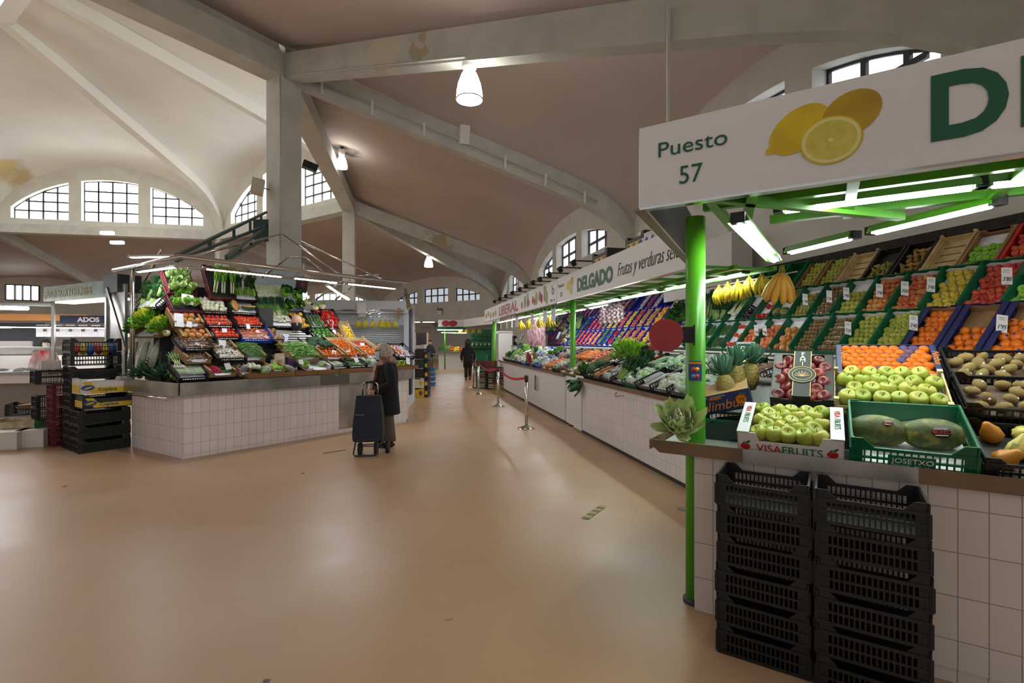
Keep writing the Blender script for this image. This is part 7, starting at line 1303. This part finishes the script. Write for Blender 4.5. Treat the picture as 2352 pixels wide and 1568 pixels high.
# ================================================================ people
SKIN = mat('skin', '#c89a80', '#b98a70', scale=6, rough=.5); COAT = mat('black_wool', '#121214', '#0c0c0d', scale=30, rough=.9, bump=.3, bscale=200); HAIRG = mat('grey_blond_hair', '#bdb3a0', '#8f8676', scale=30, rough=.6, bump=.8, bscale=60); HAIRD = mat('dark_hair', '#1c1614', rough=.6)
def skin_body(name, V, E, m, parent, M=None, sub=2):
    """V: {key: (x,y,z,rx,ry)}; grown into one continuous surface"""
    ks = list(V); me = bpy.data.meshes.new(name); me.from_pydata([V[k][:3] for k in ks], [(ks.index(a), ks.index(b)) for a, b in E], []); t = bpy.data.objects.new('t', me); COL.objects.link(t)
    sk = t.modifiers.new('skin', 'SKIN'); sk.use_smooth_shade = True
    if not me.skin_vertices: return None
    for i, k in enumerate(ks): me.skin_vertices[0].data[i].radius = V[k][3:5]; me.skin_vertices[0].data[i].use_root = (i == 0)
    sb = t.modifiers.new('sub', 'SUBSURF'); sb.levels = sub; sb.render_levels = sub; bpy.context.view_layer.update()
    r = bpy.data.meshes.new_from_object(t.evaluated_get(bpy.context.evaluated_depsgraph_get())); bpy.data.objects.remove(t); r.materials.clear(); r.materials.append(m); r.name = name
    for p_ in r.polygons: p_.use_smooth = True
    return ob(name, r, parent, M)
def loft(rings, n=20, mi=0, mb=None):
    """rings: (cx, cy, cz, rx, ry)"""
    mb = mb or MB(); vs = []
    for cx, cy, cz, rx, ry in rings: vs += [(cx + rx*math.cos(2*math.pi*j/n), cy + ry*math.sin(2*math.pi*j/n), cz) for j in range(n)]
    fs = [(i*n+j, i*n+(j+1) % n, (i+1)*n+(j+1) % n, (i+1)*n+j) for i in range(len(rings)-1) for j in range(n)] + [list(range(n))[::-1], [(len(rings)-1)*n+j for j in range(n)]]
    return mb.add(vs, fs, None, mi, True)
def head(parent, M, hair, hairm, mask=None, glasses=False, bald=False, r=.1):
    """face looks along -y of M; origin at the head centre"""
    h = MB(); vs = []; n, m_ = 24, 18
    for i in range(m_+1):
        a = -math.pi/2 + math.pi*i/m_; z = math.sin(a); c = math.cos(a)
        for j in range(n):
            g = 2*math.pi*j/n; x, y = c*math.cos(g), c*math.sin(g); w = 1 - .22*max(0, -z); yy = y*1.14 - .1*max(0, -z)*(1 if y < 0 else .5)
            if y < 0 and abs(x) < .22 and -.35 < z < .15: yy -= (.22-abs(x))*.9*(1 - abs(z+.12)/.26 if abs(z+.12) < .26 else 0)
            if y < 0 and .05 < z < .3 and .15 < abs(x) < .5: yy += .05
            vs.append((x*r*.82*w, yy*r, z*r*1.25))
    h.add(vs, [(i*n+j, i*n+(j+1) % n, (i+1)*n+(j+1) % n, (i+1)*n+j) for i in range(m_) for j in range(n)], M, 0, True)
    for s in (-1, 1): h.ell(.012, .022, .032, M @ T(s*r*.83, .01, -.01), 8, 6)
    h.tube([M @ Vector((0, .03, -.08)), M @ Vector((0, .04, -.19))], [.052, .06], 12); ho = ob('head', (h, SKIN), parent)
    e = MB(); [e.ell(.011, .006, .007, M @ T(s*.032, -r*1.04, .022), 8, 6) for s in (-1, 1)]; ob('eyes', (e, M_ink), ho); e = MB(); e.bar(M @ Vector((-.025, -r*1.06, -.062)), M @ Vector((.025, -r*1.06, -.062)), .006, .008); ob('mouth', (e, mat('lips', '#9a5a4c', rough=.5)), ho)
    if mask: 
        k = MB(); rows = []
        for i in range(7):
            z = -.11 + .125*i/6; w_ = .075 - .02*abs(i-4)/4; rows.append([M @ Vector((w_*math.sin(a_)*1.08, -(.045 + .08*math.cos(a_)*(1 - .25*abs(i-4)/4)), z)) for a_ in [R(-80 + 20*j) for j in range(9)]])
        k.grid([[tuple(p_) for p_ in q_] for q_ in rows]); [k.bar(M @ Vector((s*.075, -.06, -.02)), M @ Vector((s*.085, .02, .0)), .003, .003) for s in (-1, 1)]; ob('face_mask', (k, mask), ho)
    if glasses: g = MB(); [g.tube([M @ Vector((s*.034 + .024*math.cos(a_), -r*1.14, .02 + .018*math.sin(a_))) for a_ in [i*math.pi/5 for i in range(11)]], .0025, 5) for s in (-1, 1)]; [g.bar(M @ Vector((s*.058, -r*1.1, .025)), M @ Vector((s*.088, .02, .02)), .003, .004) for s in (-1, 1)]; ob('glasses', (g, M_ink), ho)
    if hair: ob('hair', hair(M, hairm), ho)
    return ho
def bob_hair(M, hm, r=.1, low=-.07):
    k = MB(); n = 36; rows = []
    for i in range(13):
        a = math.pi/2 - (math.pi*.5 + .55)*i/12; row = []
        for j in range(n+1):
            g = 2*math.pi*j/n; x, y = math.cos(g), math.sin(g); front = y < -.42; c = math.cos(a); z = math.sin(a)
            if front: z = max(z, .28)
            wv = 1 + .03*math.sin(j*5)+.02*math.sin(j*11+i)
            rr = math.sqrt(max(0, 1 - min(1, z*z))) if z > 0 else 1 - .12*(z*z)*3; row.append(tuple(M @ Vector((x*rr*r*1.04*wv, y*rr*r*1.3*wv + .008, max(low/ r, z*1.0)*r*1.34 if z < 0 else z*r*1.42))))
        rows.append(row)
    k.grid(rows); return (k, hm)
def hand(parent, M, m=None, curl=70, s=1.0):
    """palm from wrist (origin) along +y; fingers curl toward -z"""
    k = MB(); k.ell(.04*s, .045*s, .016*s, M @ T(0, .045*s, 0), 12, 8)
    for i, (x, L) in enumerate(((-.029, .06), (-.010, .072), (.010, .068), (.028, .054))):
        p0 = Vector((x*s, .08*s, 0)); a1, a2, a3 = [R(curl*f) for f in (.45, .95, 1.35)]; p1 = p0 + Vector((0, math.cos(a1), -math.sin(a1)))*L*.45*s; p2 = p1 + Vector((0, math.cos(a2), -math.sin(a2)))*L*.33*s; p3 = p2 + Vector((0, math.cos(a3), -math.sin(a3)))*L*.25*s
        k.tube([M @ q for q in (p0 - Vector((0, .02*s, 0)), p0, p1, p2, p3)], [.0085*s, .0088*s, .008*s, .0072*s, .005*s], 8)
    k.tube([M @ Vector(q) for q in ((-.03*s, .02*s, -.004), (-.048*s, .045*s, -.018*s), (-.045*s, .075*s, -.035*s), (-.032*s, .09*s, -.042*s))], [.012*s, .011*s, .009*s, .006*s], 8); return ob('hand', (k, m or SKIN), parent)
# woman with the trolley; faces -y of her frame (turned toward the stall)
Yl = 7.45; Xl = (886-1176)/F_PX*Yl
wm = empty('person', 'grey-haired person in black coat, scarf and mask by the island stall', 'person', T(Xl, Yl, 0) @ RZ(-68))
LV = {'pel': (0, 0, .80, .12, .1), 'wai': (0, .01, .98, .12, .1), 'che': (0, .02, 1.14, .13, .1), 'nec': (0, .03, 1.31, .05, .05), 'hea': (0, -.01, 1.38, .05, .05), 'lh': (-.08, 0, .76, .08, .08), 'lk': (-.08, -.02, .43, .055, .055), 'la': (-.08, .0, .10, .04, .04), 'lt': (-.08, -.12, .045, .035, .03), 'rh': (.08, 0, .76, .08, .08), 'rk': (.08, .02, .43, .055, .055), 'ra': (.08, .06, .10, .04, .04), 'rt': (.08, -.06, .045, .035, .03), 'ls': (-.16, .02, 1.23, .055, .055), 'le': (-.20, .04, .98, .045, .045), 'lw': (-.20, -.16, .88, .03, .03), 'rs': (.16, .02, 1.23, .055, .055), 're': (.22, .04, .98, .045, .045), 'rw': (.16, -.18, .86, .03, .03)}
LE = [('pel', 'wai'), ('wai', 'che'), ('che', 'nec'), ('nec', 'hea'), ('pel', 'lh'), ('lh', 'lk'), ('lk', 'la'), ('la', 'lt'), ('pel', 'rh'), ('rh', 'rk'), ('rk', 'ra'), ('ra', 'rt'), ('che', 'ls'), ('ls', 'le'), ('le', 'lw'), ('che', 'rs'), ('rs', 're'), ('re', 'rw')]
skin_body('body', LV, LE, SKIN, wm)
ct = loft([(0, .01, .50, .205, .20), (0, .01, .52, .21, .205), (0, .01, .70, .20, .19), (0, .01, .90, .19, .175), (0, .015, 1.08, .195, .17), (0, .02, 1.18, .20, .155), (0, .025, 1.255, .165, .12), (0, .03, 1.30, .085, .08), (0, .03, 1.33, .06, .065)], 28)
for s, e_, w_ in ((-1, (-.235, .05, .96), (-.215, -.15, .875)), (1, (.245, .05, .96), (.19, -.16, .87))): ct.tube([(s*.15, .02, 1.235), (s*.205, .03, 1.15), e_, ((e_[0]+w_[0])/2, (e_[1]+w_[1])/2, (e_[2]+w_[2])/2), w_], [.07, .08, .075, .066, .06], 14)
ob('coat', (ct, COAT), wm)
tr = MB(); [tr.tube([(s*.08, dy*.1, .75), (s*.08, dy*.5, .43), (s*.08, dy, .16), (s*.08, dy, .10)], [.095, .085, .085, .088], 14) for s, dy in ((-1, .0), (1, .05))]; ob('trousers', (tr, mat('brown_grey_trousers', '#5a4a44', rough=.85)), wm)
sh = MB(); [sh.ell(.045, .12, .05, T(s*.08, dy-.05, .045), 14, 8) for s, dy in ((-1, .0), (1, .06))]; ob('shoes', (sh, mat('black_patent', '#0c0c0d', rough=.12)), wm)
sc_ = MB(); SCF = mat('checked_scarf', '#b98f7c', '#5e4a3a', scale=9, mix=(.42, .58), rough=.9, bump=.6, bscale=40)
for a_, rr, z in ((0, .10, 1.30), (1, .115, 1.265), (2, .09, 1.335)): sc_.tube([(rr*math.cos(t), .02 + rr*1.05*math.sin(t), z + .012*math.sin(t*2+a_)) for t in [i*2*math.pi/16 for i in range(17)]], .034, 8)
sc_.grid([[(x, -.12 - .10*t - .015*math.sin(x*60), 1.27 - .52*t) for x in [-.075 + .03*i for i in range(6)]] for t in [j/8 for j in range(9)]]); sc_.grid([[(x, -.155 - .08*t - .015*math.sin(x*50), 1.27 - .40*t) for x in [-.02 + .03*i for i in range(5)]] for t in [j/8 for j in range(9)]])
ob('scarf', (sc_, SCF), wm)
head(wm, T(0, -.035, 1.43) @ RZ(-6), bob_hair, HAIRG, mat('pale_blue_mask', '#b9cbd6', rough=.7), True)
hand(wm, T(-.215, -.15, .875) @ RZ(180) @ RX(-10), curl=75, s=.95); hand(wm, T(.18, -.17, .865) @ RZ(180), curl=80, s=.95)
# trolley
Yt = 1808/(1046-785) ; ty = empty('shopping_trolley', 'dark navy shopping trolley with chrome handle beside the person in black', 'shopping trolley', T((847-1176)/F_PX*Yt, Yt, 0) @ RZ(8)); NAVY = mat('navy_fabric', '#1a2433', '#151d2a', scale=20, rough=.75, bump=.3, bscale=120)
bg = MB(); rg = [(.24, .17, .15), (.25, .19, .15), (.55, .20, .13), (.78, .185, .12), (.80, .18, .12)]
rg = [(.20, .16, .10), (.22, .195, .13), (.30, .205, .14), (.50, .195, .14), (.66, .18, .12), (.80, .155, .10), (.82, .15, .09)]
vs = []
for z, rx, ry in rg: vs += [(x*rx, y*ry + .02*0 + (z-.2)*.12, z) for x, y in ((-1, -1), (0, -1.06), (1, -1), (1.03, 0), (1, 1), (0, 1.0), (-1, 1), (-1.03, 0))]
bg.add(vs, [(i*8+j, i*8+(j+1) % 8, i*8+8+(j+1) % 8, i*8+8+j) for i in range(len(rg)-1) for j in range(8)] + [list(range(8))[::-1], [len(vs)-8+j for j in range(8)]], None, 0, False); bo_ = ob('bag', (bg, NAVY), ty)
ob('top_flap', (MB().add([(-.185, -.10, .55), (.185, -.10, .55), (.165, -.035, .835), (-.165, -.035, .835), (.16, .12, .83), (-.16, .12, .83)], [(0, 1, 2, 3), (3, 2, 4, 5)]), NAVY), ty); ob('reflective_strip', (MB().box(-.17, -.05, -.108, -.104, .575, .582), M_steel), ty); q = MB(); q.disc(.07, .30, .032, .024, -.128); ob('round_badge', (q, mat('badge_grey', '#39424e', rough=.4)), ty)
ob('handle', (MB().tube([(-.10, .09, .78), (-.10, .09, .95), (-.085, .08, 1.0), (-.03, .07, 1.02), (.05, .07, 1.02), (.10, .08, 1.0), (.115, .09, .95), (.115, .09, .78)], .012, 8), M_chrome), ty); ob('handle_grip', (MB().tube([(-.06, .072, 1.018), (.08, .072, 1.018)], .018, 10), M_black), ty)
ob('base_frame', (MB().tube([(-.16, -.09, .22), (-.19, -.11, .04), (-.17, -.12, .015), (.10, -.12, .015), (.13, -.11, .04), (.13, -.09, .22)], .012, 8).tube([(-.17, -.12, .225), (0, -.14, .24), (.14, -.12, .225)], .012, 8).tube([(-.15, 0, .12), (.15, 0, .12)], .008, 6).tube([(-.15, -.05, .15), (.17, .0, .15)], .008, 6), M_dark), ty)
for k, (x, y) in enumerate(((-.12, .02), (.10, .02), (.25, .10))): ob('wheel', (MB().tube([(x-.025, y, .085), (x+.025, y, .085)], .085, 18), mat('rubber', '#242424', rough=.7)), ty)
ob('rear_axle', (MB().tube([(.12, .05, .09), (.26, .10, .09)], .01, 6).tube([(.2, .08, .09), (.18, .05, .22)], .01, 6), M_dark), ty)
# vendor in the island stall
Yv = 8.9; vd = empty('person', 'bald vendor in striped jersey and dark mask in the island stall', 'person', T((681-1176)/F_PX*Yv, Yv, .33) @ RZ(28))
VV = dict(LV); VV = {k: (v[0]*1.15, v[1], v[2]*1.10, v[3]*1.1, v[4]*1.1) for k, v in LV.items()}; VV['lw'] = (-.10, -.28, 1.10, .035, .035); VV['rw'] = (.10, -.25, 1.08, .035, .035); VV['le'] = (-.27, -.06, 1.05, .05, .05); VV['re'] = (.27, -.06, 1.05, .05, .05)
skin_body('body', VV, LE, SKIN, vd)
STR = mat('striped_jersey', '#e8e6e0', rough=.8); nt = STR.node_tree; wv = nt.nodes.new('ShaderNodeTexWave'); wv.bands_direction = 'Z'; wv.inputs['Scale'].default_value = 7.5; rp_ = nt.nodes.new('ShaderNodeValToRGB'); rp_.color_ramp.interpolation = 'CONSTANT'; rp_.color_ramp.elements[0].color = (.02, .02, .03, 1); rp_.color_ramp.elements[1].position = .45; rp_.color_ramp.elements[1].color = (.8, .78, .72, 1); nt.links.new(nt.nodes['Texture Coordinate'].outputs['Object'], wv.inputs['Vector']); nt.links.new(wv.outputs['Color'], rp_.inputs[0]); nt.links.new(rp_.outputs[0], nt.nodes['Principled BSDF'].inputs['Base Color'])
j = loft([(0, 0, .80, .19, .14), (0, 0, 1.0, .19, .14), (0, .01, 1.2, .205, .14), (0, .02, 1.34, .20, .125), (0, .025, 1.41, .15, .10), (0, .03, 1.45, .07, .07)], 24); [j.tube([(s*.17, .02, 1.36), (s*.24, 0, 1.24), (s*.29, -.05, 1.08)], [.075, .07, .06], 12) for s in (-1, 1)]; ob('striped_jersey', (j, STR), vd)
j = MB(); [j.tube([(s*.29, -.05, 1.08), (s*.2, -.2, 1.09), (s*.1, -.29, 1.10)], [.052, .048, .042], 10) for s in (-1, 1)]; ob('dark_sleeves', (j, mat('charcoal_glove', '#2c2e34', rough=.7)), vd); tr = MB(); [tr.tube([(s*.09, 0, .85), (s*.09, 0, .05)], [.11, .07], 12) for s in (-1, 1)]; ob('trousers', (tr, M_dark), vd)
head(vd, T(0, -.02, 1.60) @ RX(12) @ S(1.12), None, None, mat('dark_mask', '#1c2026', rough=.7)); hr = MB(); hr.ell(.092, .1, .05, T(0, .045, 1.595), 16, 8); ob('short_hair', (hr, mat('stubble_hair', '#4a3c34', rough=.8)), vd)
hand(vd, T(-.1, -.29, 1.10) @ RZ(170), MATS['charcoal_glove'], 60); hand(vd, T(.1, -.26, 1.08) @ RZ(190), MATS['charcoal_glove'], 60)
# simpler standing people farther away
def person(X, Y, rz, h, lab, coat, hair, trousers, z0=0, hood=False, bag=False, mask=None, coat_low=.45, cap=False):
    o = empty('person', lab, 'person', T(X, Y, z0) @ RZ(rz) @ S(h/1.62)); B = {k: (v[0], v[1], v[2]*1.06, v[3], v[4]) for k, v in LV.items()}; B['lw'] = (-.24, -.04, .80, .03, .03); B['rw'] = (.24, -.04, .80, .03, .03); skin_body('body', B, LE, SKIN, o, sub=1)
    c = loft([(0, .01, coat_low, .19, .16), (0, .01, .8, .19, .15), (0, .01, 1.05, .18, .14), (0, .02, 1.28, .19, .13), (0, .02, 1.36, .13, .1), (0, .03, 1.42, .065, .065)], 20); [c.tube([(s*.15, .02, 1.3), (s*.22, .03, 1.1), (s*.26, .02, .95), (s*.25, -.04, .82)], [.07, .07, .062, .05], 10) for s in (-1, 1)]; ob('coat', (c, coat), o)
    t = MB(); [t.tube([(s*.08, 0, coat_low+.3), (s*.08, 0, .45), (s*.08, s*.04, .1)], [.10, .078, .062], 10) for s in (-1, 1)]; ob('trousers', (t, trousers), o); t = MB(); [t.ell(.045, .11, .05, T(s*.08, s*.04-.05, .045), 10, 6) for s in (-1, 1)]; ob('shoes', (t, M_black), o)
    hd = head(o, T(0, -.01, 1.535), bob_hair if not cap else None, hair, mask)
    if hood: q_ = MB(); q_.ell(.135, .13, .17, T(0, .03, 1.50), 16, 10); ob('long_hair', (q_, hair), o)
    if cap: q_ = MB(); q_.lathe([(.095, .02), (.10, .06), (.07, .12), (.01, .135)], 14, M=T(0, 0, 1.53)); ob('cap', (q_, hair), o)
    if bag: q_ = MB(); q_.box(-.36, -.30, -.12, .16, .55, .93); b2 = ob('tote_bag', (q_, mat('cream_canvas', '#a8a696', rough=.8)), o); q_ = MB(); q_.bar((-.30, 0, .9), (-.17, .02, 1.36), .03, .01); ob('strap', (q_, MATS['cream_canvas']), b2)
    for s in (-1, 1): hand(o, T(s*.25, -.05, .82) @ RX(-80), s=.9)
    return o
person(-1.82, 20.3, 8, 1.64, 'person in long black coat with a cream tote bag, in the aisle', COAT, HAIRD, M_black, hood=True, bag=True, coat_low=.52).rotation_euler.z += math.pi
person((988-1176)/F_PX*28.5, 28.5, 170, 1.62, 'person in dark jacket, cap and beige trousers at the far aisle end', mat('dark_jacket', '#1e2024', rough=.8), mat('dark_cap', '#26262a', rough=.8), mat('beige_trousers', '#8a7450', rough=.8), coat_low=.72, cap=True)
u = ux(FB, 1182, 1.4); p = FB @ Vector((u, 1.4, 0)); person(p.x, p.y, 60, 1.62, 'masked vendor in navy waistcoat bending behind the LIBERAL counter', mat('navy_vest', '#1c2448', rough=.8), HAIRD, M_dark, z0=.15, mask=M_white)
u = ux(FB, 1505, 1.25); p = FB @ Vector((u, 1.25, 0)); person(p.x, p.y, 50, 1.64, 'masked vendor in dark clothes behind the red ticket dispenser', mat('dark_jumper', '#17171b', rough=.8), mat('light_hair', '#9a8670', rough=.7), M_dark, z0=.12, mask=MATS['pale_blue_mask'])
p = at(104, 782, 12.5); person(p.x, p.y, 60, 1.62, 'masked person in red and white working at the far fish stall', mat('red_white_clothes', '#b8242c', '#d8c8c0', scale=5, rough=.7), HAIRD, M_dark, mask=M_white)
# ================================================================ the rest of the very common kinds, one object each
for kind, (mb, ms) in REST.items():
    o = ob(kind + '_heap', (mb, ms)); tag(o, 'the many smaller %ss heaped farther along the stalls' % kind.replace('_', ' '), kind.replace('_', ' ') + ' heap', None, 'stuff')
for p in PROTOS:
    try: bpy.data.objects.remove(p)
    except Exception: pass
